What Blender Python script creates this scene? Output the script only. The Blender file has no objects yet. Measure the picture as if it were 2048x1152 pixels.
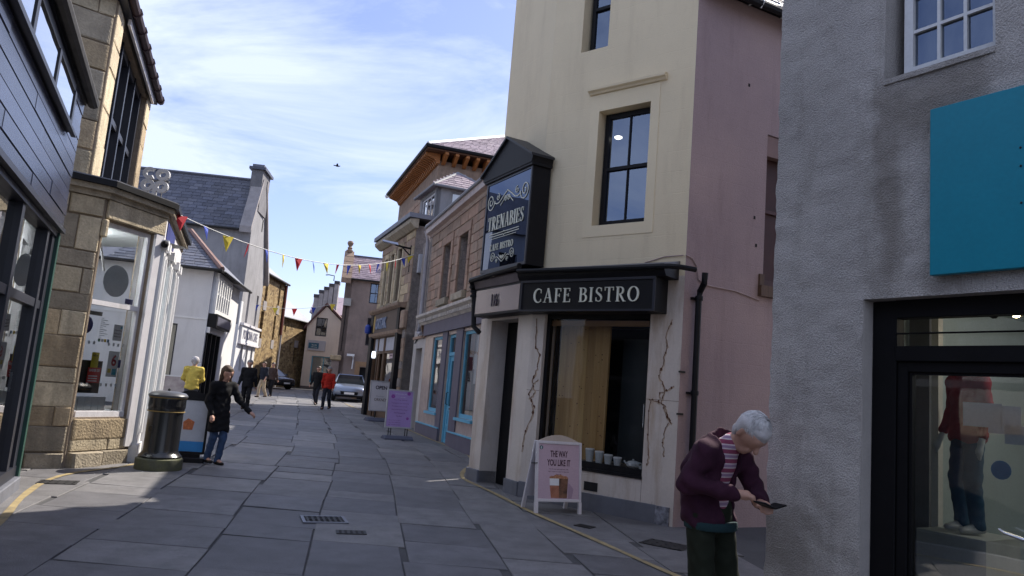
import bpy, bmesh, math, random
import numpy as np
from mathutils import Vector, Matrix, noise as mnoise

random.seed(7)
SC = bpy.context.scene
COL = SC.collection

# ---------------------------------------------------------------- camera
def set_camera():
    r, p = math.radians(4.76), math.radians(8.07)
    F = Vector((0, math.cos(p), math.sin(p)))
    R0 = Vector((1, 0, 0)); U0 = Vector((0, -math.sin(p), math.cos(p)))
    R = R0 * math.cos(r) + U0 * math.sin(r)
    U = -R0 * math.sin(r) + U0 * math.cos(r)
    cd = bpy.data.cameras.new('camera'); co = bpy.data.objects.new('camera', cd); COL.objects.link(co)
    m = Matrix((R, U, -F)).transposed().to_4x4(); m.translation = Vector((0, 0, 1.55))
    co.matrix_world = m
    cd.sensor_width = 36; cd.lens = 1480 / 2048 * 36; cd.clip_start = .05; cd.clip_end = 2000
    SC.camera = co
set_camera()

# ---------------------------------------------------------------- sky, sun, exposure
SUN_AZ, SUN_EL = 39.0, 45.0
def set_light():
    w = bpy.data.worlds.new('World'); SC.world = w; w.use_nodes = True
    nt = w.node_tree; nt.nodes.clear(); N = nt.nodes.new; L = nt.links.new
    out = N('ShaderNodeOutputWorld'); bg = N('ShaderNodeBackground'); bg.inputs['Strength'].default_value = .105
    sky = N('ShaderNodeTexSky'); sky.sky_type = 'NISHITA'; sky.sun_disc = False
    sky.sun_elevation = math.radians(SUN_EL); sky.sun_rotation = math.radians(SUN_AZ)
    sky.air_density = 1.0; sky.dust_density = .6; sky.ozone_density = 2.5
    # thin streaky cirrus over the whole dome
    tc = N('ShaderNodeTexCoord'); sep = N('ShaderNodeSeparateXYZ'); L(tc.outputs['Generated'], sep.inputs[0])
    mx = N('ShaderNodeMath'); mx.operation = 'MAXIMUM'; mx.operation = 'ADD'; mx.inputs[1].default_value = .22; L(sep.outputs['Z'], mx.inputs[0])
    dv = N('ShaderNodeVectorMath'); dv.operation = 'DIVIDE'; L(tc.outputs['Generated'], dv.inputs[0])
    cb = N('ShaderNodeCombineXYZ')
    for i in range(3): L(mx.outputs[0], cb.inputs[i])
    L(cb.outputs[0], dv.inputs[1])
    mp = N('ShaderNodeMapping'); mp.inputs['Rotation'].default_value = (0, 0, math.radians(28)); mp.inputs['Scale'].default_value = (1.0, 1.35, 0)
    L(dv.outputs[0], mp.inputs[0])
    n1 = N('ShaderNodeTexNoise'); n1.inputs['Scale'].default_value = 1.25; n1.inputs['Detail'].default_value = 9; n1.inputs['Roughness'].default_value = .62; n1.inputs['Distortion'].default_value = .6
    L(mp.outputs[0], n1.inputs['Vector'])
    n2 = N('ShaderNodeTexNoise'); n2.inputs['Scale'].default_value = .5; n2.inputs['Detail'].default_value = 3; L(mp.outputs[0], n2.inputs['Vector'])
    ad = N('ShaderNodeMath'); ad.operation = 'MULTIPLY_ADD'; L(n2.outputs['Fac'], ad.inputs[0]); ad.inputs[1].default_value = .8; L(n1.outputs['Fac'], ad.inputs[2])
    rp = N('ShaderNodeValToRGB'); rp.color_ramp.elements[0].position = .80; rp.color_ramp.elements[1].position = 1.14
    rp.color_ramp.elements[0].color = (.10, .10, .10, 1); rp.color_ramp.elements[1].color = (.85, .85, .85, 1)
    sc = N('ShaderNodeMath'); sc.operation = 'MULTIPLY'; sc.inputs[1].default_value = 1.0
    L(ad.outputs[0], rp.inputs[0])
    mix = N('ShaderNodeMix'); mix.data_type = 'RGBA'
    tint = N('ShaderNodeMix'); tint.data_type = 'RGBA'; tint.blend_type = 'MULTIPLY'; tint.inputs[0].default_value = 1
    tint.inputs[7].default_value = (1.05, .955, 1.1, 1)
    L(sky.outputs[0], tint.inputs[6])
    L(rp.outputs[0], mix.inputs[0]); L(tint.outputs[2], mix.inputs[6]); mix.inputs[7].default_value = (5.3, 5.95, 7.6, 1)
    L(mix.outputs[2], bg.inputs[0]); L(bg.outputs[0], out.inputs[0])
    ld = bpy.data.lights.new('sun', 'SUN'); ld.energy = 5.0; ld.angle = math.radians(.55); ld.color = (1, .93, .82)
    lo = bpy.data.objects.new('sun', ld); COL.objects.link(lo)
    a, e = math.radians(SUN_AZ), math.radians(SUN_EL)
    s = Vector((math.sin(a) * math.cos(e), math.cos(a) * math.cos(e), math.sin(e)))
    lo.rotation_euler = (-s).to_track_quat('-Z', 'Y').to_euler(); lo.location = s * 60
    SC.view_settings.view_transform = 'Standard'; SC.view_settings.look = 'None'
    SC.view_settings.exposure = 0.76; SC.view_settings.gamma = 1; SC.view_settings.use_curve_mapping = False
    SC.render.engine = 'CYCLES'
    c = SC.cycles; c.max_bounces = 8; c.diffuse_bounces = 4; c.glossy_bounces = 4; c.transparent_max_bounces = 12; c.transmission_bounces = 4
    c.use_denoising = True; c.caustics_reflective = False; c.caustics_refractive = False
    c.sample_clamp_indirect = 6
set_light()

# ---------------------------------------------------------------- helpers
def hexc(h):
    v = [int(h[i:i + 2], 16) / 255 for i in (1, 3, 5)]
    return tuple(((c + .055) / 1.055) ** 2.4 if c > .04045 else c / 12.92 for c in v)

def ground(y):
    def ramp(t, w=4.):
        return 0. if t < -w else (t if t > w else (t + w) ** 2 / (4 * w))
    y = min(y, 110)
    return .0125 * ramp(y - 10) - .0065 * ramp(y - 45)

_mats = {}
def M(name, col, rough=.8, var=.12, scale=3., bump=0., bscale=60., metal=0., spec=.4, rnd=0., fine=.06, col2=None, stretch=(1, 1, 1), emit=0., coat=0., grime=0., gcol=(.03, .028, .025)):
    """procedural surface: two scales of colour variation in world space, optional relief, per-piece variation and run-down grime"""
    if name in _mats: return _mats[name]
    m = bpy.data.materials.new(name); m.use_nodes = True; _mats[name] = m
    nt = m.node_tree; N = nt.nodes.new; L = nt.links.new
    b = nt.nodes['Principled BSDF']
    b.inputs['Roughness'].default_value = rough; b.inputs['Metallic'].default_value = metal
    b.inputs['Specular IOR Level'].default_value = spec
    if coat: b.inputs['Coat Weight'].default_value = coat; b.inputs['Coat Roughness'].default_value = .08
    col = tuple(col)[:3]
    if emit:
        b.inputs['Emission Color'].default_value = (*col, 1); b.inputs['Emission Strength'].default_value = emit
        b.inputs['Base Color'].default_value = (*col, 1); return m
    geo = N('ShaderNodeNewGeometry')
    mp = N('ShaderNodeMapping'); mp.inputs['Scale'].default_value = stretch; L(geo.outputs['Position'], mp.inputs[0])
    n1 = N('ShaderNodeTexNoise'); n1.inputs['Scale'].default_value = scale; n1.inputs['Detail'].default_value = 6; n1.inputs['Roughness'].default_value = .6
    L(mp.outputs[0], n1.inputs['Vector'])
    r1 = N('ShaderNodeMapRange'); r1.inputs[1].default_value = .3; r1.inputs[2].default_value = .7; L(n1.outputs['Fac'], r1.inputs[0])
    mix = N('ShaderNodeMix'); mix.data_type = 'RGBA'; L(r1.outputs[0], mix.inputs[0])
    c2 = col2 if col2 else tuple(c * (1 + var) for c in col)
    c1 = col if col2 else tuple(c * (1 - var) for c in col)
    mix.inputs[6].default_value = (*c1, 1); mix.inputs[7].default_value = (*c2, 1)
    cur = mix.outputs[2]
    n2 = N('ShaderNodeTexNoise'); n2.inputs['Scale'].default_value = bscale; n2.inputs['Detail'].default_value = 4
    L(geo.outputs['Position'], n2.inputs['Vector'])
    if fine or rnd:
        val = N('ShaderNodeMapRange'); val.inputs[1].default_value = .25; val.inputs[2].default_value = .75
        val.inputs[3].default_value = 1 - fine; val.inputs[4].default_value = 1 + fine; L(n2.outputs['Fac'], val.inputs[0])
        fac = val.outputs[0]
        if rnd:
            oi = N('ShaderNodeObjectInfo'); rr = N('ShaderNodeMapRange'); rr.inputs[3].default_value = 1 - rnd; rr.inputs[4].default_value = 1 + rnd
            L(oi.outputs['Random'], rr.inputs[0]); mu = N('ShaderNodeMath'); mu.operation = 'MULTIPLY'; L(rr.outputs[0], mu.inputs[0]); L(fac, mu.inputs[1]); fac = mu.outputs[0]
        vm = N('ShaderNodeVectorMath'); vm.operation = 'SCALE'; L(cur, vm.inputs[0]); L(fac, vm.inputs['Scale']); cur = vm.outputs[0]
    if grime:
        mg = N('ShaderNodeMapping'); mg.inputs['Scale'].default_value = (2.2, 2.2, .35); L(geo.outputs['Position'], mg.inputs[0])
        n3 = N('ShaderNodeTexNoise'); n3.inputs['Scale'].default_value = 1.6; n3.inputs['Detail'].default_value = 8; n3.inputs['Roughness'].default_value = .68; L(mg.outputs[0], n3.inputs['Vector'])
        gr = N('ShaderNodeMapRange'); gr.inputs[1].default_value = .5; gr.inputs[2].default_value = .74; gr.inputs[4].default_value = grime; L(n3.outputs['Fac'], gr.inputs[0])
        gx = N('ShaderNodeMix'); gx.data_type = 'RGBA'; L(gr.outputs[0], gx.inputs[0]); L(cur, gx.inputs[6]); gx.inputs[7].default_value = (*gcol, 1); cur = gx.outputs[2]
    L(cur, b.inputs['Base Color'])
    if bump:
        bp = N('ShaderNodeBump'); bp.inputs['Strength'].default_value = min(1, bump); bp.inputs['Distance'].default_value = .01 * max(1, bump)
        L(n2.outputs['Fac'], bp.inputs['Height']); L(bp.outputs[0], b.inputs['Normal'])
    m['_cur'] = 0
    return m

def glass(name, tint=(.9, .93, .93), rough=.0, base=.06, gain=1.0, gcol=(1, 1, 1)):
    """window glass: see-through, with a Fresnel mirror on top"""
    if name in _mats: return _mats[name]
    m = bpy.data.materials.new(name); m.use_nodes = True; _mats[name] = m
    nt = m.node_tree; nt.nodes.clear(); N = nt.nodes.new; L = nt.links.new
    o = N('ShaderNodeOutputMaterial'); t = N('ShaderNodeBsdfTransparent'); t.inputs[0].default_value = (*tint, 1)
    g = N('ShaderNodeBsdfGlossy'); g.inputs['Roughness'].default_value = rough; g.inputs[0].default_value = (*gcol, 1)
    f = N('ShaderNodeFresnel'); f.inputs['IOR'].default_value = 1.5
    ma = N('ShaderNodeMath'); ma.operation = 'MULTIPLY_ADD'; ma.use_clamp = True; L(f.outputs[0], ma.inputs[0]); ma.inputs[1].default_value = gain; ma.inputs[2].default_value = base
    nz = N('ShaderNodeTexNoise'); nz.inputs['Scale'].default_value = 1.7; nz.inputs['Detail'].default_value = 1
    ge = N('ShaderNodeNewGeometry'); L(ge.outputs['Position'], nz.inputs['Vector'])
    bp = N('ShaderNodeBump'); bp.inputs['Strength'].default_value = .05; bp.inputs['Distance'].default_value = .03; L(nz.outputs['Fac'], bp.inputs['Height']); L(bp.outputs[0], g.inputs['Normal'])
    mx = N('ShaderNodeMixShader'); L(ma.outputs[0], mx.inputs[0]); L(t.outputs[0], mx.inputs[1]); L(g.outputs[0], mx.inputs[2]); L(mx.outputs[0], o.inputs[0])
    return m

class MB:
    """collects polygons, builds ONE mesh"""
    def __init__(s): s.v = []; s.f = []; s.mi = []; s.cur = 0
    def add(s, vs, fs):
        n = len(s.v); s.v += [tuple(v) for v in vs]; s.f += [tuple(i + n for i in f) for f in fs]; s.mi += [s.cur] * len(fs); return s
    def box(s, x0, x1, y0, y1, z0, z1):
        return s.add([(x0, y0, z0), (x1, y0, z0), (x1, y1, z0), (x0, y1, z0), (x0, y0, z1), (x1, y0, z1), (x1, y1, z1), (x0, y1, z1)],
                     [(0, 3, 2, 1), (4, 5, 6, 7), (0, 1, 5, 4), (1, 2, 6, 5), (2, 3, 7, 6), (3, 0, 4, 7)])
    def quad(s, *p): return s.add(p, [tuple(range(len(p)))])
    def prism(s, poly, y0, y1):
        """poly in (x,z), counter-clockwise seen from -y, extruded along y"""
        n = len(poly)
        return s.add([(x, y0, z) for x, z in poly] + [(x, y1, z) for x, z in poly],
                     [tuple(range(n)), tuple(range(2 * n - 1, n - 1, -1))] + [(i, i + n, (i + 1) % n + n, (i + 1) % n) for i in range(n)])
    def extr(s, poly, z0, z1):
        """poly in (x,y) counter-clockwise from above, extruded in z"""
        n = len(poly)
        return s.add([(x, y, z0) for x, y in poly] + [(x, y, z1) for x, y in poly],
                     [tuple(range(n - 1, -1, -1)), tuple(range(n, 2 * n))] + [(i, (i + 1) % n, (i + 1) % n + n, i + n) for i in range(n)])
    def prof(s, poly, x0, x1):
        """profile in (y,z) swept along x"""
        n = len(poly)
        return s.add([(x0, y, z) for y, z in poly] + [(x1, y, z) for y, z in poly],
                     [tuple(range(n)), tuple(range(2 * n - 1, n - 1, -1))] + [(i, i + n, (i + 1) % n + n, (i + 1) % n) for i in range(n)])
    def tube(s, pts, r, n=6, cap=True):
        pts = [Vector(p) for p in pts]; rs = r if isinstance(r, (list, tuple)) else [r] * len(pts)
        rings = []
        for i, p in enumerate(pts):
            d = (pts[min(i + 1, len(pts) - 1)] - pts[max(i - 1, 0)]).normalized()
            a = d.cross(Vector((0, 0, 1)) if abs(d.z) < .9 else Vector((1, 0, 0))).normalized(); b = d.cross(a)
            rings.append([p + (a * math.cos(2 * math.pi * k / n) + b * math.sin(2 * math.pi * k / n)) * rs[i] for k in range(n)])
        vs = [v for ring in rings for v in ring]; fs = []
        for i in range(len(pts) - 1):
            for k in range(n): fs.append((i * n + k, (i + 1) * n + k, (i + 1) * n + (k + 1) % n, i * n + (k + 1) % n))
        if cap: fs += [tuple(range(n)), tuple(range(len(vs) - 1, len(vs) - n - 1, -1))]
        return s.add(vs, fs)
    def lathe(s, prof, n=20, c=(0, 0)):
        vs = []; fs = []; m = len(prof)
        for r, z in prof:
            for k in range(n): vs.append((c[0] + r * math.cos(2 * math.pi * k / n), c[1] + r * math.sin(2 * math.pi * k / n), z))
        for i in range(m - 1):
            for k in range(n): fs.append((i * n + k, i * n + (k + 1) % n, (i + 1) * n + (k + 1) % n, (i + 1) * n + k))
        fs += [tuple(range(n - 1, -1, -1)), tuple(range((m - 1) * n, m * n))]
        return s.add(vs, fs)
    def sphere(s, c, r, n=10, sq=(1, 1, 1)):
        prof = [(math.sin(math.pi * i / (n // 2 + 2)) * r + 1e-4, -math.cos(math.pi * i / (n // 2 + 2)) * r) for i in range(n // 2 + 3)]
        k = len(s.v); s.lathe(prof, n)
        for i in range(k, len(s.v)): v = s.v[i]; s.v[i] = (c[0] + v[0] * sq[0], c[1] + v[1] * sq[1], c[2] + v[2] * sq[2])
        return s
    def xf(s, mat, start=0):
        for i in range(start, len(s.v)): s.v[i] = tuple(mat @ Vector(s.v[i]))
        return s
    def mesh(s, name, mats, bevel=0., seg=1, smooth=False, angle=35):
        me = bpy.data.meshes.new(name); me.from_pydata(s.v, [], s.f)
        for m in (mats if isinstance(mats, (list, tuple)) else [mats]): me.materials.append(m)
        if any(s.mi): me.polygons.foreach_set('material_index', s.mi)
        if bevel:
            bm = bmesh.new(); bm.from_mesh(me)
            bmesh.ops.remove_doubles(bm, verts=bm.verts, dist=1e-5)
            es = [e for e in bm.edges if len(e.link_faces) == 2 and e.calc_face_angle(0) > math.radians(30)]
            bmesh.ops.bevel(bm, geom=es, offset=bevel, segments=seg, affect='EDGES', clamp_overlap=True); bm.to_mesh(me); bm.free()
        if smooth:
            me.polygons.foreach_set('use_smooth', [True] * len(me.polygons))
            try: me.set_sharp_from_angle(angle=math.radians(angle))
            except Exception: pass
        me.update(); return me
    def build(s, name, mats, parent=None, mat=None, **k):
        return link(name, s.mesh(name, mats, **k), parent, mat)

def link(name, me, parent=None, mat=None):
    o = bpy.data.objects.new(name, me); COL.objects.link(o)
    if parent is not None: o.parent = parent
    if mat is not None: o.matrix_local = mat
    return o

def thing(name, label, cat, loc=(0, 0, 0), rot=0., group=None):
    o = bpy.data.objects.new(name, None); COL.objects.link(o); o.empty_display_size = .2
    o.location = loc; o.rotation_euler = (0, 0, math.radians(rot)); o['label'] = label; o['category'] = cat
    if group: o['group'] = group
    return o
def tag(o, label=None, cat=None, group=None, kind=None):
    for k, v in (('label', label), ('category', cat), ('group', group), ('kind', kind)):
        if v: o[k] = v
    return o
def frame(root, A, rot, z=0.):
    """local matrix of a facade under an unrotated root: x along the facade, y into the wall"""
    return Matrix.Translation(Vector((A[0] - root.location[0], A[1] - root.location[1], z - root.location[2]))) @ Matrix.Rotation(math.radians(rot), 4, 'Z')
def copy_tree(o, parent=None):
    c = o.copy(); COL.objects.link(c)
    if parent is not None: c.parent = parent
    for ch in list(o.children): copy_tree(ch, c)
    return c

def wall(x0, x1, z0, z1, ops=(), t=.3, xc=(), zc=(), mb=None):
    """wall slab with rectangular holes (front at y=0), reveals included; xc, zc extra cuts"""
    mb = mb or MB()
    xs = sorted(set([x0, x1] + [c for o in ops for c in o[:2]] + list(xc))); zs = sorted(set([z0, z1] + [c for o in ops for c in o[2:4]] + list(zc)))
    xs = [x for x in xs if x0 <= x <= x1]; zs = [z for z in zs if z0 <= z <= z1]
    solid = lambda i, k: 0 <= i < len(xs) - 1 and 0 <= k < len(zs) - 1 and not any(o[0] < (xs[i] + xs[i + 1]) / 2 < o[1] and o[2] < (zs[k] + zs[k + 1]) / 2 < o[3] for o in ops)
    idx = {}
    def V(x, y, z):
        key = (round(x, 5), y, round(z, 5))
        if key not in idx: idx[key] = len(mb.v); mb.v.append((x, y, z))
        return idx[key]
    def Q(*p): mb.f.append(tuple(V(*q) for q in p)); mb.mi.append(mb.cur)
    for i in range(len(xs) - 1):
        for k in range(len(zs) - 1):
            if not solid(i, k): continue
            a, b, c, d = xs[i], xs[i + 1], zs[k], zs[k + 1]
            Q((a, 0, c), (b, 0, c), (b, 0, d), (a, 0, d)); Q((b, t, c), (a, t, c), (a, t, d), (b, t, d))
            if not solid(i - 1, k): Q((a, t, c), (a, 0, c), (a, 0, d), (a, t, d))
            if not solid(i + 1, k): Q((b, 0, c), (b, t, c), (b, t, d), (b, 0, d))
            if not solid(i, k - 1): Q((b, 0, c), (a, 0, c), (a, t, c), (b, t, c))
            if not solid(i, k + 1): Q((a, 0, d), (b, 0, d), (b, t, d), (a, t, d))
    return mb

def window(parent, mat, x0, x1, z0, z1, y, fm, gm, nx=2, nz=2, fw=.06, bar=.025, dep=.06, sash=True, name='window', backing=None, pane=True):
    """framed window set at depth y: frame with glazing bars, panes as children, a dim room behind"""
    mb = MB()
    mb.box(x0, x0 + fw, y, y + dep, z0, z1); mb.box(x1 - fw, x1, y, y + dep, z0, z1)
    mb.box(x0 + fw, x1 - fw, y, y + dep, z0, z0 + fw * 1.3); mb.box(x0 + fw, x1 - fw, y, y + dep, z1 - fw, z1)
    gx0, gx1, gz0, gz1 = x0 + fw, x1 - fw, z0 + fw * 1.3, z1 - fw
    mid = (gz0 + gz1) / 2
    bands = [(gz0, gz1)]
    if sash and nz >= 2:
        mb.box(gx0, gx1, y - .012, y + dep - .01, mid - .025, mid + .025); bands = [(gz0, mid - .025), (mid + .025, gz1)]
    per = max(1, nz // len(bands)); panes = []
    for a, b in bands:
        cx = [gx0 + (gx1 - gx0) * i / nx for i in range(nx + 1)]; cz = [a + (b - a) * i / per for i in range(per + 1)]
        for i in range(1, nx): mb.box(cx[i] - bar / 2, cx[i] + bar / 2, y + .008, y + dep - .012, a, b)
        for i in range(1, per):
            for j in range(nx): mb.box(cx[j] + (bar / 2 if j else 0), cx[j + 1] - (bar / 2 if j < nx - 1 else 0), y + .008, y + dep - .012, cz[i] - bar / 2, cz[i] + bar / 2)
        for i in range(nx):
            for j in range(per): panes.append((cx[i] + bar / 2 * (i > 0), cx[i + 1] - bar / 2 * (i < nx - 1), cz[j] + bar / 2 * (j > 0), cz[j + 1] - bar / 2 * (j < per - 1)))
    w = mb.build(name, fm, parent, mat)
    for a, b, c, d in panes:
        MB().quad((a, y + .03, c), (b, y + .03, c), (b, y + .03, d), (a, y + .03, d)).build('pane', gm, w)
    if backing is not None:
        bk = MB(); e = .35
        bk.quad((x0 - .02, y + e, z0 - .02), (x1 + .02, y + e, z0 - .02), (x1 + .02, y + e, z1 + .02), (x0 - .02, y + e, z1 + .02))
        bk.quad((x0 - .02, y + dep, z0 - .02), (x0 - .02, y + e, z0 - .02), (x0 - .02, y + e, z1 + .02), (x0 - .02, y + dep, z1 + .02))
        bk.quad((x1 + .02, y + e, z0 - .02), (x1 + .02, y + dep, z0 - .02), (x1 + .02, y + dep, z1 + .02), (x1 + .02, y + e, z1 + .02))
        bk.quad((x0 - .02, y + dep, z1 + .02), (x0 - .02, y + e, z1 + .02), (x1 + .02, y + e, z1 + .02), (x1 + .02, y + dep, z1 + .02))
        bk.quad((x0 - .02, y + e, z0 - .02), (x0 - .02, y + dep, z0 - .02), (x1 + .02, y + dep, z0 - .02), (x1 + .02, y + e, z0 - .02))
        bk.build('room', backing, w)
    return w

# shared block meshes for stones, slates, planks, slabs
_blocks = {}
def block_mesh(kind, mat, k):
    key = (kind, mat.name, k)
    if key in _blocks: return _blocks[key]
    rr = random.Random(k * 17 + 5); mb = MB()
    if kind == 'stone':
        b = .05
        def ring(y, i): return [(i + rr.uniform(-.012, .012), y + rr.uniform(-.04, .04), i + rr.uniform(-.03, .03)), (1 - i + rr.uniform(-.012, .012), y + rr.uniform(-.04, .04), i + rr.uniform(-.03, .03)), (1 - i + rr.uniform(-.012, .012), y, 1 - i + rr.uniform(-.02, .02)), (i + rr.uniform(-.012, .012), y, 1 - i + rr.uniform(-.02, .02))]
        f0 = [(.0, 1, 0), (1, 1, 0), (1, 1, 1), (0, 1, 1)]; f1 = ring(.25, .012); f2 = ring(0 + rr.uniform(0, .1), b)
        mb.add(f0 + f1 + f2, [(8, 9, 10, 11)] + [(i + 4, (i + 1) % 4 + 4, (i + 1) % 4 + 8, i + 8) for i in range(4)] + [(i, (i + 1) % 4, (i + 1) % 4 + 4, i + 4) for i in range(4)])
    elif kind == 'slate':
        j = [rr.uniform(-.03, .03) for _ in range(4)]
        mb.add([(.02, 0, j[0]), (.98, 0, j[1]), (.99, 1, 0), (.01, 1, 0), (.02, 0, 1 + j[2] * 6), (.98, 0, 1 + j[3] * 6), (.99, 1, .2), (.01, 1, .2)],
               [(4, 5, 6, 7), (0, 1, 5, 4), (1, 2, 6, 5), (3, 0, 4, 7), (0, 3, 2, 1)])
    elif kind == 'plank':
        mb.add([(0, 0, .03), (1, 0, .03), (1, 0, .97), (0, 0, .97), (0, 1, 0), (1, 1, 0), (1, 1, 1), (0, 1, 1)],
               [(0, 1, 2, 3), (0, 4, 5, 1), (1, 5, 6, 2), (2, 6, 7, 3), (3, 7, 4, 0), (4, 7, 6, 5)])
    _blocks[key] = mb.mesh(kind, mat); return _blocks[key]

def stones(parent, x0, x1, z0, z1, h, ln, y, dep, mats, skip=(), gap=.008, name='stone', seed=1, kind='stone', cap=300, mat=None):
    """coursed blocks proud of the wall, one object per block"""
    rr = random.Random(seed); z = z0; n = 0; rest = MB()
    while z < z1 - .03:
        hh = min(rr.uniform(*h), z1 - z)
        if z1 - z - hh < h[0] * .5: hh = z1 - z
        x = x0
        while x < x1 - .02:
            ll = rr.uniform(*ln)
            if x1 - x - ll < ln[0] * .6: ll = x1 - x
            segs = [(x, min(x + ll, x1))]
            for s in skip:
                if s[2] < z + hh * .5 < s[3]:
                    ns = []
                    for a, b in segs:
                        if s[1] <= a or s[0] >= b: ns.append((a, b)); continue
                        if s[0] - a > .05: ns.append((a, s[0]))
                        if b - s[1] > .05: ns.append((s[1], b))
                    segs = ns
            for a, b in segs:
                n += 1
                dd = dep * rr.uniform(.75, 1.25)
                if n <= cap:
                    o = link(name, block_mesh(kind, rr.choice(mats), rr.randrange(4)), parent)
                    L = Matrix.Translation((a + gap / 2, y - dd, z + gap / 2)) @ Matrix.Diagonal((b - a - gap, dd + .02, hh - gap, 1))
                    o.matrix_local = (mat @ L) if mat is not None else L
                else: rest.box(a + gap / 2, b - gap / 2, y - dd, y + .01, z + gap / 2, z + hh - gap / 2)
            x += ll
        z += hh
    if rest.v: tag(rest.build(name + '_courses', mats[0], parent, mat), kind='stuff')

def slates(parent, O, ux, uv, W, Lh, sw, sh, mats, cap=300, seed=3, clip=None, mat=None, row_taper=None):
    """courses of slates on a roof plane: O lower-left corner, ux along the eave, uv up the slope"""
    rr = random.Random(seed); ux = Vector(ux).normalized(); uv = Vector(uv).normalized(); nn = ux.cross(uv).normalized(); O = Vector(O)
    rows = int(Lh / sh); n = 0; rest = MB()
    for r in range(rows + 1):
        off = -rr.uniform(.3, .7) * sw if r % 2 else -.05 * sw
        a0, a1 = (0, W) if row_taper is None else row_taper(r * sh)
        x = a0 + off
        while x < a1:
            w = sw * rr.uniform(.88, 1.12); xa, xb = max(x, a0), min(x + w, a1)
            if xb - xa > .04:
                n += 1
                top = min(sh * 1.25, Lh - r * sh + .02)
                if top > .03:
                    P = O + ux * xa + uv * (r * sh + rr.uniform(-.006, .006)) + nn * .004
                    m = Matrix((ux * (xb - xa - .004), uv * top, nn * rr.uniform(.016, .024))).transposed().to_4x4(); m.translation = P
                    if n <= cap:
                        o = link('slate', block_mesh('slate', rr.choice(mats), rr.randrange(4)), parent); o.matrix_local = mat @ m if mat is not None else m
                    else:
                        b = block_mesh('slate', mats[0], rr.randrange(4)); k = len(rest.v)
                        rest.v += [tuple(m @ v.co) for v in b.vertices]; rest.f += [tuple(i + k for i in p.vertices) for p in b.polygons]; rest.mi += [0] * len(b.polygons)
            x += w
    if rest.v: tag(rest.build('slate_courses', mats[0], parent, mat), kind='stuff')

# lettering -------------------------------------------------------------
def text_mb(s, w, h, dep=.012, x=0, z=0, y=0, bold=0.):
    """sans lettering, fitted to w x h, front at y"""
    cu = bpy.data.curves.new('lettering', 'FONT'); cu.body = s; cu.size = 1; cu.extrude = .02; cu.offset = bold; cu.resolution_u = 3
    o = bpy.data.objects.new('lettering', cu); COL.objects.link(o); dg = bpy.context.evaluated_depsgraph_get(); dg.update()
    me = bpy.data.meshes.new_from_object(o.evaluated_get(dg)); vs = [v.co.copy() for v in me.vertices]; fs = [tuple(p.vertices) for p in me.polygons]
    bpy.data.objects.remove(o); bpy.data.curves.remove(cu); bpy.data.meshes.remove(me)
    a0, a1 = min(v.x for v in vs), max(v.x for v in vs); b0, b1 = min(v.y for v in vs), max(v.y for v in vs)
    mb = MB(); mb.add([(x + (v.x - a0) / (a1 - a0) * w, y - dep * (v.z + .02) / .04, z + (v.y - b0) / (b1 - b0) * h) for v in vs], fs); return mb

def ribbon(mb, pts, ws, y0, y1):
    pts = [Vector((p[0], p[1])) for p in pts]; n = len(pts); Lf = []; Rt = []
    for i in range(n):
        d = (pts[min(i + 1, n - 1)] - pts[max(i - 1, 0)]).normalized(); q = Vector((-d.y, d.x)) * (ws[i] if isinstance(ws, (list, tuple)) else ws) / 2
        Lf.append(pts[i] + q); Rt.append(pts[i] - q)
    vs = [(p.x, y0, p.y) for p in Lf] + [(p.x, y0, p.y) for p in Rt] + [(p.x, y1, p.y) for p in Lf] + [(p.x, y1, p.y) for p in Rt]; fs = []
    for i in range(n - 1):
        fs += [(n + i, n + i + 1, i + 1, i), (2 * n + i, 2 * n + i + 1, 3 * n + i + 1, 3 * n + i), (i, i + 1, 2 * n + i + 1, 2 * n + i), (n + i + 1, n + i, 3 * n + i, 3 * n + i + 1)]
    fs += [(0, 2 * n, 3 * n, n), (n - 1, 2 * n - 1, 4 * n - 1, 3 * n - 1)]
    mb.add(vs, fs)

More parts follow.
